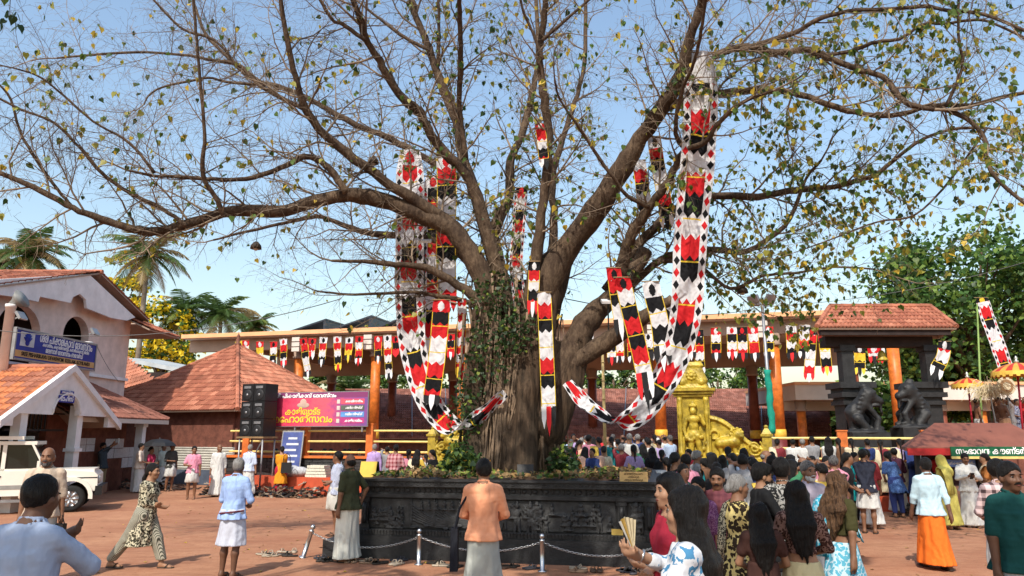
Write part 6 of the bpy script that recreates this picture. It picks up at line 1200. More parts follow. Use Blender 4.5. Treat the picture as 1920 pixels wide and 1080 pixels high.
for i, (tx, c) in enumerate((('കൊടിേയറ്റം', (.75, .1, .15)), ('ചെറിയ വിളക്ക്', (.1, .12, .1)), ('വലിയ വിളക്ക്', (.12, .3, .65)), ('കാളിയാട്ടം', (.45, .05, .2)))):
    z = zB - (.28 + .19 * i) * HH; MB().bx(L * .74, L * .97, -.036, -.031, z - .075 * HH, z + .075 * HH).build('label_strip', M('strip_%d' % i, c, .5), hb); lettering(tx, .11, WTXT, hb, (L * .87, -.04, z), F9, L * .17, .003); MB().bx(L * .7, L * .73, -.036, -.031, z - .06 * HH, z + .06 * HH).build('date_box', M('strip_date', (.6, .55, .5), .5), hb)
m = MB(); m.smooth = True; m.sphere((L * .36, -.035, zA + .68 * HH), (.14, .012, .16), 14, 8); m.sphere((L * .36, -.035, zA + .62 * HH), (.26, .01, .1), 14, 6); m.build('printed_shrine', M('print_shrine', (.5, .36, .3), .6), hb)
# blue standing poster on the ledge, cement sacks
q = fp(onf(552, .2), .35, .6); b = thing('standing_poster', 'blue and white poster board leaning on the stone wall', 'poster', q, FROT + R(8)); b.rotation_euler[0] = R(-9); MB().bx(-.45, .35, -.02, .02, 0, 1.55).build('frame', GREYM, b); MB().bx(-.41, .31, -.026, -.021, .05, 1.5).build('sheet', M('poster_deep_blue', (.07, .1, .3), .5, .3, 4), b)
for i in range(6): MB().bx(-.3 + .05 * (i % 3), .2 - .07 * (i % 2), -.032, -.027, .25 + .2 * i, .32 + .2 * i).build('print_line', M('print_white', (.6, .62, .66), .6), b)
b = thing('cloth_bundles', 'white cloth bundles and folded mats stacked on the red ledge', 'bundles', fp(onf(575, .45), .45, .6), FROT)
m = MB(); m.smooth = True; m.sphere((-.5, 0, .18), (.35, .22, .2)); m.sphere((-.2, .05, .16), (.3, .22, .17)); m.build('bundle', cloth('c_bundle', (.42, .43, .45)), b); m = MB()
for i in range(4): m = MB(); m.bx(.15 + .02 * i, .95 - .03 * i, -.2, .2, .1 * i + .002, .1 * i + .085); m.build('folded_mat', cloth('c_mat', (.62, .6, .5)), b)
# floodlight mast
q = P(1450, 820, 30); b = thing('floodlight_mast', 'floodlight mast with a ring of lamps and green cloth round its pole', 'street lamp', (q.x, 30, 0)); tp = P(1429, 572, 30) - b.location; m = MB(); m.smooth = True; m.tube([(0, 0, 0), tp], [.09, .06], 10); m.build('pole', GREYM, b); m = MB(); m.smooth = True; m.tube([Vector((0, 0, 0)).lerp(tp, f) + Vector((.02 * math.sin(f * 40), -.02, 0)) for f in np.linspace(.28, .63, 14)], [.13 + .02 * math.sin(i * 2) for i in range(14)], 10); m.build('green_wrap', M('green_net', (.01, .28, .2), .8), b)
for i in range(4):
    a = i * math.pi / 2 + .5; d = Vector((math.cos(a), math.sin(a), 0)); m = MB(); m.bar(tp, tp + d * .4 + Vector((0, 0, .15)), .04); m.box(tp + d * .45 + Vector((0, 0, .2)), (.5, .12, .36), Matrix.Rotation(a + R(90), 3, 'Z') @ Matrix.Rotation(R(30), 3, 'X')); m.build('floodlight', GREYM, b)
# parasols of the procession
def parasol(label, px, py, Yd, r, pole=True, pyb=790):
    c = P(px, py, Yd); o = thing('ceremonial_parasol', label, 'parasol', c); n = 24; m = MB()
    prof = [(0, .34), (.3, .31), (.62, .22), (.86, .1), (1.0, 0)]
    for k in range(n):
        m.mi = k % 2
        for i in range(4):
            a0, a1 = 2 * math.pi * k / n, 2 * math.pi * (k + 1) / n; p_ = [(prof[j][0] * r * math.cos(a), prof[j][0] * r * math.sin(a), prof[j][1] * r * 1.15) for j, a in ((i, a0), (i, a1), (i + 1, a1), (i + 1, a0))]
            if i == 0: p_ = p_[1:]
            m.poly(p_[::-1])
    m.mi = 2
    for k in range(48): a0, a1 = 2 * math.pi * k / 48, 2 * math.pi * (k + 1) / 48; z = -.06 - .05 * (k % 2); m.poly([(r * math.cos(a0), r * math.sin(a0), 0), (r * math.cos(a1), r * math.sin(a1), 0), (r * 1.02 * math.cos(a1), r * 1.02 * math.sin(a1), z - .06), (r * 1.02 * math.cos(a0), r * 1.02 * math.sin(a0), z - .06)])
    m.build('canopy', [M('parasol_red', (.5, .04, .02), .5), M('parasol_gold', (.6, .3, .05), .5), M('parasol_fringe', (.8, .5, .08), .5)], o); m = MB(); m.smooth = True; m.lathe([(.05, 0), (.07, .06), (.03, .1), (.05, .16), (0, .24)], (0, 0, r * .38), 10); m.build('finial', M('silver', (.6, .58, .5), .3, metal=.7), o)
    m = MB(); m.smooth = True; m.tube([(0, 0, r * .35), P(px + 12, pyb, Yd) - c], .03, 8); m.build('pole', M('pole_red', (.4, .02, .04), .5), o)
parasol('smaller red and gold ceremonial parasol on a tall red pole', 1815, 720, 25, .5, True, 830); parasol('larger red and gold ceremonial parasol above the riders', 1908, 697, 23, .72, True, 830)
b = thing('feather_whisk', 'pale yak hair whisk held up over the procession', 'whisk', P(1855, 735, 24)); rec = []
rr0 = random.Random(8); m = MB()
for i in range(420): a = Vector((rr0.gauss(0, .2), rr0.gauss(0, .14), rr0.gauss(.1, .13))); d = Vector((a.x * 1.1, a.y, -.15 + rr0.gauss(0, .1))); m.tube([a, a + d * .3, a + d * .5 + Vector((0, 0, -.12))], [.012, .009, .003], 3, caps=False)
m.build('tuft', M('yak_hair', (.62, .52, .33), .8), b)['kind'] = 'stuff'; m = MB(); m.tube([(0, 0, 0), (.1, 0, -1.2)], .025, 6); m.build('handle', GREYM, b)
b = thing('peacock_fan', 'round pale ceremonial fan with concentric rings', 'fan', P(1886, 724, 24.2)); m = MB(); m.smooth = True
for i, (r_, y) in enumerate(((.3, 0), (.22, -.015), (.13, -.03))): m = MB(); m.tube([(0, y, 0), (0, y - .03, 0)], r_, 20); m.build('ring', [M('fan_cream', (.6, .52, .36), .6), M('fan_brown', (.3, .17, .08), .6), M('fan_cream', (.6, .52, .36))][i], b)
m = MB(); m.tube([(0, 0, -.2), (.05, 0, -1.3)], .02, 6); m.build('handle', GREYM, b)
# ------------------------------------------------------------------ trees behind
BV = np.array([(0, 0, 0), (.42, .4, .06), (0, 1.1, -.04), (-.42, .4, .06), (0, .45, -.04)], np.float32); BT = np.array([(0, 1, 4), (4, 1, 2), (0, 4, 3), (4, 2, 3)], np.int32)
def back_tree(nm, label, c, rad, n, ls, mats, wts, seed, trunk=.3, ncl=60, foot=None):
    r = random.Random(seed); foot = foot or (c[0], c[1]); o = thing(nm, label, 'tree', (foot[0], foot[1], 0)); rec = []; cl = []
    for i in range(ncl):
        v = Vector((r.gauss(0, 1), r.gauss(0, 1), r.gauss(0, 1))).normalized() * (.45 + .55 * r.random() ** .6); cl.append((Vector(c) + Vector((v.x * rad[0], v.y * rad[1], v.z * rad[2])), r.uniform(.16, .32) * min(rad)))
    for i in range(n):
        cc, rr_ = r.choice(cl); v = Vector((r.gauss(0, 1), r.gauss(0, 1), r.gauss(0, .8))).normalized() * rr_ * r.random() ** .45 * 1.3; rec.append((cc + v, leaf_frame((r.gauss(0, 1), r.gauss(0, 1), r.gauss(-.3, .6)), r.uniform(0, 6)), ls * r.uniform(.6, 1.3), r.choices(range(len(mats)), wts)[0]))
    leaf_cloud('crown', rec, mats, o, o.location, True, BV, BT); m = MB(); m.smooth = True; m.tube([(0, 0, 0), (.1, 0, c[2] * .4), (0, 0, c[2])], [trunk, trunk * .75, trunk * .4], 9); m.build('trunk', BARK, o); lb = MB(); lb.smooth = True
    for q, _ in cl[::3]: a = Vector((0, 0, c[2] * r.uniform(.35, .9))); e = q - o.location; lb = MB(); lb.smooth = True; lb.tube([a, a.lerp(e, .5) + Vector((0, 0, .3)), e], [trunk * .4, trunk * .22, .03], 5); lb.build('limb', BARK, o)
    return o
GT = [leaf_mat('tree_green', (.03, .075, .015), (.07, .15, .03), .3), leaf_mat('tree_dark', (.012, .035, .01), (.03, .07, .018), .25), leaf_mat('tree_light', (.12, .2, .03), (.2, .3, .06), .35), leaf_mat('cassia_yellow', (.72, .5, .02), (.85, .65, .04), .3)]
c = P(1850, 560, 44); back_tree('rain_tree', 'large dense green tree at the right edge behind the pavilion', (c.x, 46, c.z), (6.2, 5, 5.2), 15000, .34, GT, (5, 3, 3, 0), 41, .6, 110); c = P(1730, 625, 48); back_tree('rain_tree', 'rounded green tree just behind the bell pavilion roof', (c.x, 50, c.z), (3.6, 3, 3.2), 5000, .32, GT, (4, 2, 4, 0), 42, .4, 60); c = P(1880, 700, 52); back_tree('shade_tree', 'dark lower tree behind the parasols', (c.x, 55, c.z), (6, 3, 3.6), 6000, .34, GT, (2, 6, .5, 0), 43, .4, 60)
for px, py, Y_, rx, rz, sd_, tx in ((1150, 712, 66, 4.5, 2.2, 44, 'pale leafy tree behind the temple wing left of the golden pillar'), (1345, 712, 66, 5, 2.4, 45, 'pale leafy tree behind the temple wing right of the golden pillar'), (1660, 790, 40, 2.2, 2.4, 46, 'bushy green tree seen between the stone lions'), (1590, 780, 52, 2.5, 2.2, 47, 'green tree beyond the end of the temple wing'), (640, 715, 68, 5, 2.6, 48, 'leafy tree behind the hoarding and left columns'), (790, 700, 70, 4, 2.4, 49, 'leafy tree left of the trunk behind the tiled wing'), (1760, 745, 48, 3, 2.2, 50, 'low green tree right of the pavilion')): c = P(px, py, Y_); back_tree('leafy_tree', tx, (c.x, Y_, max(1.5, c.z)), (rx, 2.5, rz), 2600, .36, GT, (4, 2, 3, 0), sd_, .25, 36)
c = P(285, 625, 58); back_tree('cassia_tree', 'golden shower tree covered in yellow blossom behind the hall', (c.x, 60, c.z), (2.9, 2.4, 3.2), 4200, .34, GT, (2.5, 1.5, .6, 7), 51, .25, 46); c = P(205, 535, 60); back_tree('cassia_tree', 'yellow blossom showing over the gatehouse roof', (c.x, 62, c.z), (2.0, 2, 3.2), 1800, .34, GT, (2, 1, .5, 7), 52, .25, 26)
back_tree('shade_tree', 'added unseen leafy tree behind the viewpoint shading the near part of the court', (-2.4, -1.6, 8.6), (6.5, 4.6, 1.5), 5200, .3, GT, (4, 3, 2, 0), 71, .3, 90, (-4.5, -6.5))  # unseen tree, added so its crown shades the foreground
back_tree('shade_tree', 'added unseen tree standing in for the fig crown, shading the front of the platform', (-1.2, 4.0, 9.6), (4.6, 3.2, 1.2), 2300, .28, GT, (4, 3, 2, 0), 72, .22, 60, (-9.5, -3.0))  # unseen, added in place of the fig's forward crown to shade the platform
o = thing('leaf_spray', 'dark leaf spray hanging into the top left corner', 'leaves', P(14, 5, 5)); rl9 = random.Random(3)
leaf_cloud('leaves', [(P(rl9.uniform(0, 40), rl9.uniform(22, 50), 5 + rl9.uniform(-.2, .2)), leaf_frame((rl9.gauss(0, .5), rl9.gauss(0, .5), -1), rl9.uniform(0, 6)), rl9.uniform(.05, .08), 1) for _ in range(11)], GT[:2], o, o.location); m = MB(); m.tube([(0, 0, .6), (.01, 0, .1), (.03, 0, -.1)], [.006, .004, .002], 5); m.build('twig', BARK, o)
PALM = [leaf_mat('palm_green', (.04, .085, .02), (.09, .15, .04), .3), leaf_mat('palm_dry', (.22, .16, .07), (.34, .26, .12), .25), leaf_mat('palm_lime', (.14, .19, .04), (.2, .25, .06), .3)]
def palm(label, px, py, Y_, fr, seed, dry=.1):
    c = P(px, py, Y_); o = thing('coconut_palm', label, 'palm tree', (c.x, Y_, 0)); r = random.Random(seed); m = MB(); m.smooth = True; m.tube([(r.gauss(0, .5), 0, 0), (r.gauss(0, .2), 0, c.z * .5), (0, 0, c.z)], [.24, .18, .15], 9); m.build('trunk', M('palm_bark', (.2, .16, .12), .9, .3, 3, .5, 8), o); C = Vector((0, 0, c.z))
    for k in range(26):
        az = k * 2.4 + r.gauss(0, .15); el = 1.15 - 1.9 * (k / 25) ** 1.1 + r.gauss(0, .08); L = fr * r.uniform(.85, 1.1); d = Vector((math.cos(az) * math.cos(el), math.sin(az) * math.cos(el), math.sin(el))); q = C.copy(); pts = [q.copy()]
        for i in range(9): q = q + d * (L / 9); d = (d + Vector((0, 0, -.13 - .02 * i))).normalized(); pts.append(q.copy())
        mi = 1 if (k > 21 or r.random() < dry) else (2 if r.random() < .25 else 0); f = MB(); f.tube(pts, [.045 * (1 - i / 10.5) for i in range(10)], 4, caps=False)
        for i in range(1, 40):
            t = i / 40 * 8.99; a = int(t); b = pts[a].lerp(pts[a + 1], t - a); dd = (pts[a + 1] - pts[a]).normalized(); sd_ = dd.cross(Vector((0, 0, 1))); sd_ = sd_.normalized() if sd_.length > .1 else Vector((1, 0, 0)); ll = L * .3 * math.sin(math.pi * min(1, .18 + i / 48)) 
            for s in (-1, 1): e = b + (sd_ * s + dd * .7 + Vector((0, 0, -.45 + r.gauss(0, .12)))).normalized() * ll; w_ = dd * .035; f.poly([b - w_, b + w_, b.lerp(e, .6) + w_ * .9 + Vector((0, 0, .03)), e, b.lerp(e, .6) - w_ * .9])
        f.build('frond', PALM[mi], o)
    m = MB(); m.smooth = True
    for i in range(7): a = i * .9; m = MB(); m.smooth = True; m.sphere(C + Vector((math.cos(a) * .35, math.sin(a) * .35, -.35)), (.15, .15, .18), 8, 6); m.build('coconut', PALM[2], o)
palm('tall coconut palm with drooping fronds rising over the gatehouse', 278, 478, 50, 3.6, 61, .3); palm('coconut palm left of the pair behind the hall roof', 347, 585, 62, 3.3, 62); palm('coconut palm right of the pair behind the hall roof', 415, 590, 62, 3.6, 63); palm('coconut palm behind the gatehouse roof at the left edge', 58, 478, 48, 3.2, 64); palm('short coconut palm by the end of the canopy roof', 478, 612, 70, 2.8, 65); palm('coconut palm behind the left canopy columns', 655, 735, 60, 3.2, 66, .2); palm('coconut palm behind the gatehouse ridge', -10, 492, 52, 3, 67)
m = MB(); r = random.Random(77)
hills = MB(); xs = np.linspace(-160, 160, 60); hills._add([(x, 120, -.5) for x in xs] + [(x, 124, 7.5 + 1.2 * math.sin(x * .09) + .8 * math.sin(x * .23 + 1) + r.uniform(-.4, .4)) for x in xs] + [(x, 130, 6) for x in xs], [(i, i + 1, 61 + i, 60 + i) for i in range(59)] + [(60 + i, 61 + i, 121 + i, 120 + i) for i in range(59)]); hills.build('wooded_rise', M('far_woods', (.04, .07, .025), .95, .5, .6, .8, 2))['kind'] = 'structure'
rec = []
for i in range(9000): x = r.uniform(-150, 150); rec.append((Vector((x, 118 + r.uniform(0, 5), 7.6 + 1.2 * math.sin(x * .09) + .8 * math.sin(x * .23 + 1) + r.gauss(-2, 1.6))), leaf_frame((r.gauss(0, 1), r.gauss(0, 1), r.gauss(0, 1)), r.uniform(0, 6)), r.uniform(.5, 1.1), r.choices((0, 1, 2), (4, 3, 2))[0]))
o = leaf_cloud('far_wood', rec, GT[:3], None, Vector((0, 0, 0)), True, BV, BT); tag(o, 'far belt of green trees along the horizon', 'trees')
# lamps and cables in the tree
for i, (px, py, Y_) in enumerate(((700, 302, 13.5), (1392, 545, 14), (480, 462, 14))):
    c = P(px, py, Y_); o = thing('hanging_lamp', ('dark bell shaped lamp hanging from an upper left limb', 'brown wicker lamp hanging right of the big banner', 'small dark lamp hanging under the long left limb')[i], 'lamp', c); m = MB(); m.smooth = True; m.lathe([(.11, -.05), (.1, .02), (.05, .08), (.02, .1)], n=14); m.build('shade', M('lamp_dark', (.05, .035, .025), .6), o); m = MB(); m.tube([(0, 0, .1), (.02, .05, .75)], .006, 5); m.build('cord', BLK, o); m = MB(); m.smooth = True; m.sphere((0, 0, -.04), .05, 8, 6); m.build('bulb', CREAM, o)
def wire(label, a, b, sag, r_=.012):
    o = thing('cable', label, 'cable', a); m = MB(); m.smooth = True; m.tube([a.lerp(b, t) - a - Vector((0, 0, sag * 4 * t * (1 - t))) for t in np.linspace(0, 1, 18)], r_, 5); m.build('wire', M('cable_grey', (.12, .12, .12), .7), o)
wire('grey cable running from the name board towards the tree', onx(0, 620, -14), P(640, 560, 20), .5); wire('cable from the gatehouse wall down to the office roof', onx(180, 645, -14.4), onx(222, 715, -14.4), .1, .008); wire('cable strung from the trunk to the floodlight mast', P(1060, 560, 16), P(1429, 575, 30), .35); wire('cable passing through the right branches', P(1429, 575, 30), P(1960, 480, 30), .4)
for i, (px, py, Y_) in enumerate(((797, 452, 14.2), (942, 518, 15), (1140, 565, 14))): c = P(px, py, Y_); o = thing('tree_floodlight', ('white floodlight on a thin post in front of the left banner', 'white floodlight fixed in the middle fork', 'white floodlight under the right limb')[i], 'floodlight', c); MB().box((0, 0, 0), (.26, .2, .05), Matrix.Rotation(.4, 3, 'X')).build('housing', WHITEP, o); m = MB(); m.tube([(0, 0, 0), (0, .05, -.9)], .015, 6); m.build('post', BLK, o)
# ------------------------------------------------------------------ people in the court
def at(px, ytop, H, zt=None):
    d = ray(px, ytop); t = ((zt or H * 1.0) - CAMH) / d.z; return Vector((d.x * t, d.y * t, 0))
K = cloth
W1, W2, CRM = K('c_white', (.56, .56, .54)), K('c_offwhite', (.48, .47, .43)), K('c_cream', (.54, .46, .31))
PLACED = []
def pallu(o, k, mat, long_=.8):
    pts = [(-.13, -.15, .98), (-.03, -.175, 1.1), (.07, -.17, 1.24), (.12, -.10, 1.36), (.125, .0, 1.415), (.13, .10, 1.36), (.13, .155, 1.2), (.13, .17, 1.0), (.13, .19, long_)]
    V = []; n = len(pts); ws = np.array([.1, .18, .24, .26, .26, .25, .24, .22, .2])
    for i, p in enumerate(pts):
        for j in range(7): f = j / 6 - .5; V.append((p[0] + f * ws[i], p[1] - abs(f) * -.05 * (1 if i < 4 else -1) + .012 * math.sin(j * 2.1 + i), p[2] + f * .06 * (1 if i < 4 else 0) - (.05 * f * f if 3 <= i <= 5 else 0)))
    F_ = [(i * 7 + j, i * 7 + j + 1, (i + 1) * 7 + j + 1, (i + 1) * 7 + j) for i in range(n - 1) for j in range(6)]
    me = npmesh('pallu', V, F_); ob = link('pallu', me, mat, o); md = ob.modifiers.new('t', 'SOLIDIFY'); md.thickness = .012; return ob
def put(pos, yaw, H, label, z=0.0, **k):
    k.setdefault('h', .02); pm = k.pop('pm', None); PLACED.append((pos.x, pos.y)); o, g, s = person(pos.x, pos.y, yaw, H, label, z=z, **k)
    if k.get('bottom') == 'saree' and k.get('sex') == 'f' and k.get('stance') != 'cross': pallu(o, s, pm or k['bm'])
    return o, g, s
# --- foreground, left
put(at(55, 900, 1.74), 172, 1.74, 'person in pale blue shirt seen from behind raising a camera', tm=K('c_sky', (.36, .43, .58)), bm=K('c_navy', (.03, .04, .08)), bottom='pants', pose='cam', lean=6, h=.012, skin=2, fat=.25, hp=6, bend=.02)
o, g, s = put(at(92, 842, 1.80), 28, 1.80, 'balding person with grey beard in beige shirt standing before the jeep', tm=K('c_beige', (.50, .40, .31)), bm=W2, pose='hang', h=.013, skin=0, face=True, hair='balding', hm='grey', beard='salt', hy=-14, fat=.15, bottom='dhoti')
w_ = o.matrix_basis @ g['arms'][0][2]; b = thing('hand_camera', 'black camera hanging from the bearded person\'s hand', 'camera', w_ + Vector((.0, -.02, -.16))); MB().bx(-.08, .08, -.05, .05, -.06, .05).build('camera_body', BLK, b); m = MB(); m.smooth = True; m.tube([(0, -.05, 0), (0, -.12, -.01)], .04, 12); m.build('lens', BLK, b); m = MB(); m.tube([(-.07, 0, .05), (-.03, 0, .16), (.03, 0, .16), (.07, 0, .05)], .008, 5); m.build('strap', BLK, b)
KUR = K('c_kurta_print', (.035, .032, .022), 'print', (.5, .46, .33), 15)
q = G(262, 1066); o, g, s = put(q, 86, 1.60, 'person striding in a black and cream patterned kurta with a long braid', sex='f', pose='fold', stance='stride', top='kurta:three', tm=KUR, bm=K('c_stripe_pants', (.36, .34, .27), 'stripe', (.06, .06, .045), 70), bottom='churi', hem=.12, hair='braid', h=.013, face=True, skin=1, lean=5)
o, g, s = put(G(428, 1083), 165, 1.64, 'grey haired person in light blue shirt and pale folded dhoti seen from behind', pose='hold', tm=K('c_blue_old', (.30, .42, .70)), bm=K('c_pale_blue', (.50, .53, .62)), bottom='lungi', hem=.44, top='shirt:roll', hm='grey', h=.013, skin=2, lean=4, hy=22)
MB().tube([(-.19, .02, .93), (-.1, .165, .92), (.1, .165, .90), (.2, .0, .87)], .012, 6).build('cord_belt', K('c_maroon_cord', (.12, .02, .03)), o)
put(G(650, 1053), -118, 1.66, 'person in dark olive shirt and long white dhoti with a hand on the hip', pose='hipR', tm=K('c_olive', (.045, .05, .026)), bm=K('c_dhoti_cream', (.60, .60, .53)), bottom='dhoti', hem=.06, top='shirt:half', h=.013, skin=0, fat=.3, face=True, hair='balding', hm='black', hy=-10, beard='mous')
put(G(628, 1004), -60, 1.64, 'person in blue striped shirt and folded white dhoti behind the olive shirt', pose='fold', tm=K('c_blue_stripe', (.6, .62, .66), 'stripe', (.05, .1, .3), 45), bm=W2, bottom='lungi', hem=.5, h=.018, skin=0, hy=-30)
o, g, s = put(at(907, 866, 1.69), 176, 1.69, 'person in salmon shirt and grey dhoti standing with back turned before the platform', pose='hold', tm=K('c_salmon', (.82, .36, .2)), bm=K('c_grey_dhoti', (.38, .40, .37)), bottom='dhoti', top='shirt:long', hair='thick', h=.012, skin=1, hy=14, hp=6)
q = Vector(o.location) + Vector((-.33, .06, .72)); b = thing('shoulder_bag', 'black cloth bag hanging at the salmon shirt person\'s side', 'bag', q); m = MB(); m.box((0, 0, .0), (.09, .22, .46), None, .85); m.build('pouch', K('c_blackbag', (.015, .016, .022)), b); m = MB(); m.tube([(0, -.08, .2), (.06, -.09, .45), (.16, -.08, .62), (.16, .09, .62), (.06, .1, .45), (0, .08, .2)], .014, 5); m.build('strap', K('c_blackbag', (.015, .016, .022)), b)
# --- foreground, right
WB = K('c_white_blue', (.6, .62, .66), 'print2', (.06, .2, .36), 9)
o, g, s = put(at(1290, 921, 1.70), -114, 1.70, 'person with long straight black hair in a white and blue printed kurta, face in profile', sex='f', pose='fan', top='kurta:three', tm=WB, bm=W1, bottom='pants', hair='long', h=.009, face=True, skin=3)
wr = o.matrix_basis @ g['arms'][1][2]; el = o.matrix_basis @ g['arms'][1][1]; dr = (wr - el).normalized(); m = MB(); m.smooth = True; iv = o.matrix_basis.inverted()
pt = [iv @ (wr - dr * .035 + (Vector((0, 1, 0)) * math.cos(t) + dr.cross(Vector((0, 1, 0))).normalized() * math.sin(t)) * .036) for t in np.linspace(0, 6.283, 14)]; m.tube(pt, .007, 6); m.build('bangle', STEEL, o)
b = thing('folded_cloth', 'folded cream cloth with a broad gold border held up like a fan', 'cloth', wr + dr * .06 + Vector((-.0, -.01, .055)), R(8)); b.rotation_euler = (0, R(-5), R(14))
for i in range(9):
    a0 = R(80 + 3.4 * (8 - i)); a1 = R(80 + 3.4 * (9 - i)); c0 = Vector((.02, .006 * (i % 2), -.07)); L_ = .205 - .004 * abs(i - 3); q0 = Vector((math.cos(a0), .05 * (i % 2), math.sin(a0))); q1 = Vector((math.cos(a1), .05 * ((i + 1) % 2), math.sin(a1))); th9 = Vector((0, .006, 0)); m = MB(); v9 = [c0 + q1 * .03, c0 + q0 * .03, c0 + q0 * L_, c0 + q1 * L_]
    m._add(v9 + [v + th9 for v in v9], [(0, 1, 2, 3), (7, 6, 5, 4), (0, 4, 5, 1), (1, 5, 6, 2), (2, 6, 7, 3), (3, 7, 4, 0)]); m.build('pleat', [M('gold_border', (.42, .27, .07), .5), CRM][i > 2] if i else W2, b)
put(at(1258, 893, 1.70), -75, 1.70, 'person with black hair behind the white kurta, wearing red', sex='f', pose='fold', top='kurta:three', tm=K('c_red_dark', (.3, .02, .04)), bm=W1, bottom='pants', hair='long', h=.014, face=True, skin=3)
put(at(1308, 898, 1.52), -28, 1.52, 'smiling person in a purple embroidered kurta beside the white kurta', sex='f', pose='one', top='kurta:short', tm=K('c_purple', (.13, .035, .12), 'print', (.25, .12, .22), 26), bm=K('c_magenta', (.3, .03, .16)), bottom='pants', hair='bun', h=.014, face=True, skin=1, hy=-10)
put(at(1344, 880, 1.62), -22, 1.62, 'person in maroon checked shirt looking down in the crowd', tm=K('c_maroon_shirt', (.16, .05, .06), 'check', (.1, .03, .04), 22), bm=W1, pose='hang', h=.014, face=True, skin=0, beard='mous', hp=10, top='shirt:half')
put(at(1380, 894, 1.58), 95, 1.58, 'elderly grey haired person in a black and yellow leaf print wrap facing right', sex='f', pose='fold', top='kurti:three', tm=K('c_leaf_print', (.03, .02, .012), 'print', (.56, .45, .18), 8), bm=K('c_dark_print', (.02, .017, .014), 'print', (.4, .36, .25), 22), bottom='saree', hair='bun', hm='grey', h=.013, face=True, skin=0)
put(at(1425, 874, 1.66), 92, 1.66, 'bearded person in a black kurta facing right', tm=K('c_black', (.012, .012, .013)), bm=K('c_black', (.012, .012, .013)), bottom='pants', top='kurti:long', pose='phone', h=.014, face=True, skin=1, beard='beard', hair='thick', hp=8)
put(at(1424, 947, 1.40), 172, 1.40, 'child in a dark brown dress with long loose black hair', sex='f', top='blouse:cap', tm=K('c_brown_dress', (.055, .025, .02)), bm=K('c_brown_dress', (.055, .025, .02)), bottom='gown', hem=.15, hair='long', h=.014, skin=1, pose='hold')
put(at(1464, 864, 1.72), 165, 1.72, 'person in a black shirt with pale floral print seen from behind', tm=K('c_floral', (.016, .016, .017), 'print', (.3, .29, .27), 20), bm=W2, pose='hold', h=.014, skin=0, hair='thick', top='shirt:half', bottom='pants')
put(at(1494, 906, 1.58), 168, 1.58, 'person with waist long black hair, brown ring print top and cream skirt', sex='f', top='blouse:three', tm=K('c_ring_print', (.05, .022, .018), 'print', (.22, .13, .11), 16), bm=K('c_cream_skirt', (.55, .48, .28)), bottom='skirt', hem=.08, hair='long', pose='hold', h=.013, skin=1)
put(at(1513, 868, 1.66), 12, 1.66, 'moustached person in a grey lavender shirt facing out of the crowd', tm=K('c_lavgrey', (.34, .30, .36)), bm=W1, h=.014, face=True, skin=0, hm='salt', beard='white', top='shirt:half')
SAR = K('c_saree_blue', (.10, .38, .52), 'print', (.46, .60, .66), 11)
o, g, s = put(at(1566, 885, 1.62), 118, 1.62, 'person in a turquoise printed saree and olive blouse with curly brown hair', sex='f', top='blouse:half', tm=K('c_olive_blouse', (.045, .042, .015)), bm=SAR, bottom='saree', hem=.06, hair='curly', hm='brown', pose='walk', stance='step', h=.012, face=True, skin=0, pm=K('c_teal_pallu', (.03, .33, .48), 'print', (.3, .5, .58), 9))
m = MB(); m.smooth = True; hc = g['hcn']; m.tube([hc + g['Rh'] @ Vector(v) for v in ((-.085, .0, .05), (-.07, -.07, .085), (0, -.09, .095), (.07, -.07, .085), (.085, 0, .05))], [.004, .012, .006, .012, .004], 6); m.build('sunglasses', BLK, o)
o, g, s = put(at(1888, 871, 1.74), 6, 1.74, 'moustached person in a dark green shirt and white dhoti facing the camera', tm=K('c_bottle_green', (.008, .055, .052)), bm=K('c_white_bl', (.56, .58, .64)), pose='hang', h=.011, face=True, skin=2, beard='mous', fat=.35, hair='short', hy=-8, top='shirt:half')
put(at(1868, 866, 1.68), 176, 1.68, 'person in a pink and black checked shirt and folded white dhoti with curly hair', tm=K('c_pink_check', (.62, .46, .46), 'check', (.05, .03, .035), 17), bm=W1, bottom='lungi', hem=.46, pose='hold', hair='thick', h=.014, skin=1, hy=-20, top='shirt:three')
put(G(1757, 1066), 176, 1.64, 'person in a pale blue shirt and bright orange dhoti walking away', tm=K('c_pale_blue_shirt', (.44, .60, .68)), bm=K('c_orange', (.72, .15, .02)), bottom='dhoti', hem=.08, stance='step', pose='walk', h=.013, skin=2, fat=.1, top='shirt:roll')
put(G(1632, 1000), 150, 1.68, 'person in a navy shirt and folded white dhoti with hands behind the back', tm=K('c_navy_shirt', (.022, .025, .04)), bm=W1, bottom='lungi', hem=.48, pose='behind', h=.016, skin=0, top='shirt:long', hy=-30)
put(G(1650, 997) + Vector((.1, .5, 0)), 165, 1.66, 'person in a dark red shirt and white dhoti beside the navy shirt', tm=K('c_dark_red', (.2, .025, .03)), bm=W1, pose='hang', h=.018, skin=0)
put(G(1600, 985), 70, 1.58, 'person in a teal top with a pale yellow scarf walking with arms forward', sex='f', top='kurti:short', tm=K('c_teal', (.01, .28, .29)), bm=K('c_dark_pants', (.02, .02, .024)), bottom='pants', pose='hold', stance='step', hair='tail', h=.018, skin=1)
put(G(1612, 975), 60, 1.56, 'person in a pale yellow saree behind the teal top', sex='f', top='blouse:half', tm=K('c_teal2', (.05, .2, .2)), bm=K('c_pale_yellow', (.6, .52, .3)), bottom='saree', hair='tail', pose='fold', h=.02, skin=1)
put(G(1788, 993), -160, 1.55, 'person wrapped in a lime yellow saree pulled over the head', sex='f', top='blouse:half', tm=K('c_lime', (.5, .44, .11)), bm=K('c_lime', (.5, .44, .11)), bottom='saree', hair='veil', pose='fold', h=.018, skin=1, lean=14)
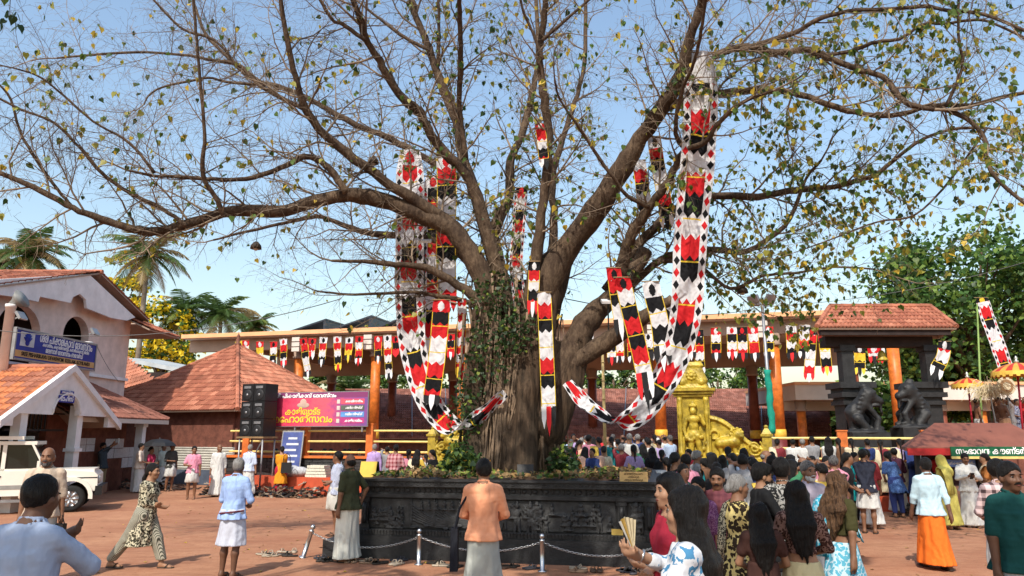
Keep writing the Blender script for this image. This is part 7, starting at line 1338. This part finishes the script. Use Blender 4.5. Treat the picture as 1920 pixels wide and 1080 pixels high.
o, g, s = put(G(1824, 989), -14, 1.57, 'person in a white shirt and white dhoti looking down at a phone', tm=W1, bm=W1, pose='phone', h=.014, face=True, skin=0, beard='mous', hp=12, top='shirt:long', hem=.05)
w_ = o.matrix_basis @ Vector((0, -.36, 1.17)); b = thing('mobile_phone', 'black phone in the hands of the white shirted person', 'phone', w_); MB().box((0, 0, 0), (.075, .01, .15), Matrix.Rotation(.5, 3, 'X')).build('phone_body', BLK, b)
put(G(1862, 985), -120, 1.56, 'person in a cream saree beside the kiosk', sex='f', top='blouse:half', tm=K('c_orangeblouse', (.5, .2, .06)), bm=CRM, bottom='saree', hair='bun', pose='fold', h=.02, skin=1)
put(G(1738, 985) + Vector((.2, 1.6, 0)), 190, 1.6, 'person in blue denim top bending by the kiosk corner', sex='f', top='kurti:half', tm=K('c_denim', (.1, .2, .42), 'print', (.05, .09, .25), 18), bm=K('c_indigo', (.04, .06, .2)), bottom='pants', hair='tail', pose='hold', h=.02, skin=1, lean=22)
put(G(1775, 985) + Vector((.1, 2.2, 0)), 175, 1.64, 'person in a dark plum shirt at the kiosk counter', tm=K('c_plum', (.07, .025, .05)), bm=W2, pose='hold', h=.022, skin=0)
put(Vector((10.9, 19.2, 0)), 0, 1.62, 'person in a red saree standing inside the kiosk', sex='f', top='blouse:half', tm=K('c_red', (.5, .03, .03)), bm=K('c_red', (.5, .03, .03)), bottom='saree', hair='bun', pose='fold', h=.022, skin=1); put(Vector((12.0, 19.0, 0)), 10, 1.66, 'person in a white shirt inside the kiosk', tm=W1, bm=W1, pose='hold', h=.022, skin=0)
# --- left background group
def far(px, py, yaw, H, label, **k): k.setdefault('h', .022); return put(G(px, py), yaw, H, label, **k)
far(256, 924, 110, 1.68, 'person in a cream shirt and long white dhoti near the office wall', tm=K('c_cream_shirt', (.62, .52, .44)), bm=W1, hem=.04, pose='hold', skin=1)
o, g, s = far(276, 922, 95, 1.55, 'person in a bright pink saree under a black umbrella', sex='f', top='blouse:half', tm=K('c_pink', (.55, .05, .13)), bm=K('c_pink', (.55, .05, .13)), bottom='saree', hair='bun', pose='one', skin=1)
u = G(288, 922) + Vector((0, .1, 1.62)); b = thing('umbrella', 'open black umbrella over the pink saree', 'umbrella', u); m = MB(); n = 8
for k in range(n):
    for i in range(3):
        pf_ = [(0, .24), (.3, .2), (.5, .1), (.62, -.02)]; a0, a1 = 2 * math.pi * k / n, 2 * math.pi * (k + 1) / n; p_ = [(pf_[j][0] * math.cos(a), pf_[j][0] * math.sin(a), pf_[j][1]) for j, a in ((i, a0), (i, a1), (i + 1, a1), (i + 1, a0))]; m.poly((p_[1:] if i == 0 else p_)[::-1])
m.build('canopy', M('umbrella_black', (.015, .015, .017), .6), b); m = MB(); m.tube([(0, 0, .28), (0, -.02, -.62)], .012, 6); m.build('shaft', GREYM, b)
far(316, 921, 60, 1.66, 'person in a dark grey shirt and short white dhoti by the shutter', tm=K('c_dgrey', (.06, .06, .055)), bm=W1, bottom='lungi', hem=.5, pose='one', skin=0); far(300, 914, 70, 1.62, 'person in a pale green shirt behind the dark grey shirt', tm=K('c_palegreen', (.36, .42, .38)), bm=W1, skin=0)
far(357, 936, 20, 1.62, 'person in a pink shirt and short white dhoti standing barefoot', tm=K('c_pinkshirt', (.66, .26, .36)), bm=W1, bottom='lungi', hem=.52, pose='one', skin=0, feet=False, top='shirt:half', face=True, hy=12)
far(405, 931, 25, 1.68, 'elderly person in a white kurta and white dhoti walking by the ledge', tm=W1, bm=W1, hem=.05, pose='hang', hm='white', skin=0, stance='step', top='kurti:three', face=True, hy=20, hair='balding')
far(463, 932, 175, 1.66, 'person in a light blue shirt behind the grey haired bystander', tm=K('c_ltblue', (.48, .56, .72)), bm=W1, pose='hang', hm='grey', skin=1)
o, g, s = far(524, 930, 195, 1.6, 'person in a mustard yellow kurta with red trousers facing the ledge', sex='f', top='kurta:half', tm=K('c_mustard', (.68, .27, .02)), bm=K('c_crimson', (.4, .02, .04)), bottom='churi', hem=.12, pose='fold', hair='bun', skin=1, feet=False)
b = thing('handbag', 'black handbag slung on the mustard kurta', 'bag', o.location + Vector((.22, -.16, .92))); MB().box((0, 0, 0), (.34, .12, .34), None, .9).build('pouch', BLK, b); m = MB(); m.tube([(-.12, 0, .16), (-.1, 0, .38), (0, .05, .48), (.1, 0, .38), (.12, 0, .16)], .014, 6); m.build('strap', BLK, b)
o, g, s = put(G(186, 925), 85, 1.7, 'person in a dark denim shirt and khaki trousers holding a phone high', tm=K('c_ddenim', (.05, .065, .08)), bm=K('c_khaki', (.3, .23, .13)), bottom='pants', pose='up', h=.02, skin=1, face=True, beard='beard', top='shirt:roll', lean=-4)
w_ = o.matrix_basis @ Vector((.09, -.44, 1.72)); b = thing('mobile_phone', 'white phone held up by the person in denim', 'phone', w_); MB().bx(-.012, .012, -.04, .04, -.08, .1).build('phone_body', W1, b)
put(G(196, 918), 100, 1.62, 'person in a khaki uniform shirt behind the denim shirt', tm=K('c_khaki', (.3, .23, .13)), bm=K('c_khaki', (.3, .23, .13)), bottom='pants', h=.022, skin=0)
for i, (px, c, nm) in enumerate(((122, (.5, .5, .5), 'grey white'), (140, (.55, .57, .62), 'pale blue'), (152, (.15, .08, .06), 'brown'), (165, (.12, .1, .1), 'dark'))): put(G(px, 925 - i), 40 + 25 * i, 1.5, 'person in a %s top waiting behind the jeep bonnet' % nm, tm=K('c_wait%d' % i, c), bm=W2, pose='fold', h=.022, skin=i % 3, lean=10, sex='f' if i % 2 else 'm', hair='bun' if i % 2 else 'short')
# --- seated devotees behind the left fence
COLS = [('maroon', (.2, .03, .04)), ('white', (.56, .56, .54)), ('cream', (.6, .52, .36)), ('pale blue', (.36, .46, .62)), ('lavender', (.4, .3, .52)), ('green', (.04, .16, .08)), ('dark blue', (.03, .05, .16)), ('pink', (.6, .24, .32)), ('black', (.014, .014, .016)), ('orange', (.6, .22, .04)), ('grey', (.25, .25, .26)), ('yellow', (.66, .45, .08)), ('teal', (.02, .2, .22)), ('brown', (.14, .07, .04)), ('red', (.5, .03, .04)), ('peach', (.66, .4, .28))]
def rc(i): n, c = COLS[i % len(COLS)]; return n, K('c_crowd_' + n.replace(' ', '_'), c)
rp = random.Random(12)
for i, px in enumerate((520, 545, 585, 602, 622, 640, 656, 668, 733)):
    n, c = rc((1, 2, 9, 1, 10, 7, 2, 5, 3)[i]); u = onf(px, -1.2); q = fp(u, -1.2 - .3 * (i % 2)); fem = i % 3 != 1; n2, c2 = rc(i * 5 + 2)
    put(q, 180 + rp.uniform(-70, 70), 1.6, 'person in %s seated on the floor behind the left rail fence' % n, z=.62, sex='f' if fem else 'm', top='blouse:half' if fem else 'shirt:short', tm=c, bm=c if fem else W1, bottom='saree' if fem else 'dhoti', stance='cross', pose='lap', hair='bun' if fem else 'short', h=.026, skin=i % 2, group='devotees seated behind the left fence')
# --- people left of the trunk behind the platform
MB().bx(2.2, 8.2, 20.5, 24, 0, .3).build('step', REDP)['kind'] = 'structure'; MB().bx(1.5, 6.2, 17.2, 20.5, 0, .12).build('lower_step', REDP)['kind'] = 'structure'; MB().bx(1.6, 7.6, 24, 28.5, 0, .3).build('upper_floor', REDP)['kind'] = 'structure'
def cr(px, Y_, yaw, H, i, kind, where, z=0.0, **k):
    x = (px - 960) / 1398 * Y_; n, c = rc(i); n2, c2 = rc(i * 3 + 5)
    if kind == 'm': a = dict(sex='m', top='shirt:' + rp.choice(('short', 'half', 'roll')), bottom=rp.choice(('dhoti', 'pants')), tm=c, bm=rp.choice((W1, W2, K('c_dark_pants', (.02, .02, .024)))), hair=rp.choice(('short', 'short', 'balding', 'thick')), hm=rp.choice(('black', 'black', 'black', 'salt', 'grey'))); d = '%s shirt and %s' % (n, {'dhoti': 'dhoti', 'pants': 'trousers'}[a['bottom']])
    elif kind == 's': a = dict(sex='f', top='blouse:half', bottom='saree', tm=c2, bm=c, hair=rp.choice(('bun', 'tail', 'braid', 'long'))); d = '%s saree, %s blouse, %s hair' % (n, n2, a['hair'])
    else: a = dict(sex='f', top='kurti:half', bottom='pants', tm=c, bm=c2, hair=rp.choice(('tail', 'long', 'braid'))); d = '%s tunic, %s hair, %s trousers' % (n, a['hair'], n2)
    a.update(lean=rp.choice((0, 0, 4, 9)), hy=rp.choice((-35, 0, 0, 25)), hp=rp.choice((0, 0, 12)), pose=rp.choice(('hold', 'fold', 'pray', 'hang', 'one', 'phone', 'up')), skin=rp.choice((0, 0, 1, 1, 2)), h=.026, eyes=abs(((yaw + 180) % 360) - 180) < 110); a.update(k); PLACED.append((x, Y_))
    return put(Vector((x, Y_, 0)), yaw, H, 'person in %s %s' % (d, where), z, **a)
L1 = 'before the left stone wall'
cr(703, 24.4, 178, 1.68, 4, 'm', L1, top='shirt:long', pose='hang', h=.022, tm=K('c_lilac', (.45, .32, .62)))
o = cr(742, 21.5, 170, 1.7, 14, 'm', 'with white checks left of the fig trunk', h=.02, tm=K('c_redcheck', (.55, .3, .32), 'check', (.2, .02, .03), 15), pose='hold')
cr(768, 22.5, 200, 1.55, 7, 'k', L1); cr(783, 21.0, 165, 1.56, 2, 's', L1, hair='long', h=.02); cr(800, 23, 190, 1.4, 1, 'k', L1); cr(816, 20.6, 240, 1.58, 8, 'k', L1, hair='tail', h=.02); cr(727, 24.5, 190, 1.6, 10, 'm', L1)
# --- dense crowd between trunk and golden pillar
W2_ = 'left of the golden pillar'; sp = []
tries = 0
fix = [(1076, 18.6, 12, 's'), (1098, 19.6, 15, 's'), (1110, 18.8, 6, 'm'), (1132, 18.8, 15, 's'), (1165, 19.8, 0, 'm'), (1180, 20.4, 1, 'm'), (1188, 18.0, 4, 'k'), (1206, 20.2, 5, 's'), (1216, 21, 1, 'm'), (1236, 21.6, 4, 'm'), (1256, 21.4, 3, 'm'), (1240, 17.4, 8, 'k'), (1222, 18.4, 8, 'k'), (1146, 20.4, 12, 'k'), (1085, 21.2, 14, 's'), (1104, 22.0, 7, 'm'), (1122, 21.2, 11, 's'), (1062, 20, 1, 'm'), (1068, 22.5, 13, 'm'), (1140, 23, 10, 'm'), (1158, 22.4, 1, 's'), (1172, 23.6, 0, 's'), (1196, 23, 6, 'm'), (1212, 23.6, 8, 'm'), (1228, 24.2, 2, 's'), (1246, 23.8, 1, 'm'), (1090, 24, 8, 'm'), (1116, 24.6, 9, 's'), (1150, 25, 1, 'm'), (1182, 25.4, 7, 's'), (1206, 25.6, 1, 'm'), (1234, 26, 12, 's'), (1075, 25.6, 5, 's'), (1100, 26.4, 1, 'm'), (1132, 26.6, 14, 'm'), (1168, 27, 8, 'm'), (1222, 27.4, 1, 'm'), (1056, 24, 3, 'm'), (1192, 27.6, 2, 's'), (1250, 25.6, 13, 's')]
for px, Y_, i, kd in fix: cr(px, Y_, rp.choice((180, 170, 195, 150, 210, 20, -40, 180, 185)), rp.uniform(1.52, 1.72), i, kd, W2_, z=.12 if Y_ < 20.3 else .3, group='devotees crowding before the temple wing')
# --- middle crowd in front of the golden entrance
W3 = 'below the golden lion'
fix = [(1284, 12.2, 7, 'm'), (1270, 14.6, 8, 'm'), (1300, 15.4, 10, 'm'), (1318, 14.2, 8, 'k'), (1336, 13.8, 13, 's'), (1352, 16.0, 3, 'k'), (1370, 13.4, 10, 'k'), (1376, 14.8, 13, 'm'), (1390, 12.2, 10, 'm'), (1404, 13.2, 3, 'm'), (1412, 11.2, 1, 'm'), (1424, 14.2, 6, 'm'), (1440, 12.6, 11, 's'), (1436, 10.8, 11, 's'), (1456, 13.4, 8, 'k'), (1472, 11.4, 0, 's'), (1478, 14.4, 5, 's'), (1486, 12.4, 9, 's'), (1500, 13.8, 1, 'm'), (1536, 11.6, 2, 's'), (1548, 13.6, 7, 'm'), (1560, 12.4, 7, 'm'), (1574, 14.6, 8, 'k'), (1330, 17.4, 1, 'm'), (1364, 18.0, 12, 's'), (1290, 18.2, 14, 's'), (1310, 16.8, 6, 'm'), (1272, 10.8, 5, 's'), (1262, 12.6, 8, 'k'), (1250, 14.6, 1, 's'), (1408, 16.4, 13, 'm'), (1444, 16.2, 1, 's'), (1340, 11.8, 8, 'k'), (1520, 15.4, 8, 'k'), (1394, 17.6, 2, 's')]
SEEN = {}
for px, Y_, i, kd in fix: cr(px, Y_, rp.choice((175, 165, 195, 130, 100, -60, 180, 20, 185, 60)), rp.uniform(1.53, 1.70), i, kd, W3, h=.022, group='devotees in the middle of the court')
# --- people on the right ledge looking over the rail
W4 = 'on the right red ledge'
for px, i, kd, yaw, hr in ((1456, 2, 's', 172, 'bun'), (1484, 1, 'm', 180, 'short'), (1502, 1, 'm', 172, 'short'), (1520, 10, 'm', 190, 'short'), (1550, 1, 'k', 178, 'long'), (1592, 2, 'k', 185, 'tail'), (1622, 5, 's', 182, 'bun'), (1648, 2, 's', 174, 'braid'), (1684, 2, 's', 186, 'braid'), (1706, 6, 's', 180, 'tail'), (1720, 2, 's', 170, 'bun'), (1570, 13, 'k', 190, 'tail')):
    u = onf(px, .38); q = fp(u, .42 + .18 * (px % 3 - 1)); n, c = rc(i); PLACED.append((q.x, q.y)); n2, c2 = rc(px)
    kw = dict(sex='m', top='shirt:half', bottom='dhoti', tm=c, bm=W1, hair='short', hm='grey' if px == 1502 else 'black') if kd == 'm' else dict(sex='f', top='blouse:half', bottom='saree', tm=c2, bm=c, hair=hr) if kd == 's' else dict(sex='f', top='kurta:three', bottom='pants', tm=c, bm=c2, hair=hr)
    put(q, yaw + math.degrees(FROT), rp.uniform(1.46, 1.56), 'person in %s %s, %s hair, %s' % (n, {'m': 'shirt', 's': 'saree', 'k': 'tunic'}[kd], hr if kd != 'm' else kw['hm'], W4), .38, pose='rail' if px % 2 else 'fold', skin=px % 2, h=.022, feet=False, group='people on the right ledge', **kw)
# --- riders of the procession behind the kiosk
stg = MB().bx(-1.6, 3.2, -1.4, 1.6, 0, 1.6).build('procession_stage', LATER, None, loc=(16.9, 25.2, 0)); tag(stg, 'raised masonry stage behind the donation kiosk', 'stage')
ND = K('c_navy_dot', (.02, .03, .09), 'print', (.3, .3, .35), 20)
for i, (px, Y_, tm, bt, ps, yw, lab) in enumerate(((1876, 25.0, K('c_brown_cl', (.16, .08, .05)), W1, 'up', -60, 'person in brown holding the pale whisk aloft on the stage'), (1898, 24.6, W1, W1, 'up', -80, 'person in white raising both arms on the stage'), (1914, 25.6, ND, ND, 'hold', 20, 'person in dark blue spotted cloth under the larger parasol'), (1838, 25.2, None, W1, 'point', 80, 'bare chested person in a white dhoti reaching for the parasol pole'), (1930, 24.4, K('c_redcl', (.5, .04, .04)), W1, 'up', -50, 'person in red beside the larger parasol pole'), (1888, 24.0, None, K('c_peachcl', (.6, .35, .2)), 'hold', -70, 'bare chested person bending forward on the stage'))):
    put(Vector(((px - 960) / 1398 * Y_, Y_, 0)), yw, 1.6, lab, 1.6, top=None if tm is None else 'shirt:half', tm=tm, bm=bt, bottom='dhoti', pose=ps, h=.026, skin=i % 3, lean=18 if i == 5 else 0, feet=False)
# labels that coincide get told apart by pose where that differs
print('SCENE', round(time.time() - T00, 1), len(bpy.data.objects), 'tris', sum(len(o.data.loop_triangles) if o.data.loop_triangles else sum(max(0, p.loop_total - 2) for p in o.data.polygons[:1]) * len(o.data.polygons) for o in bpy.data.objects if o.type == 'MESH'))
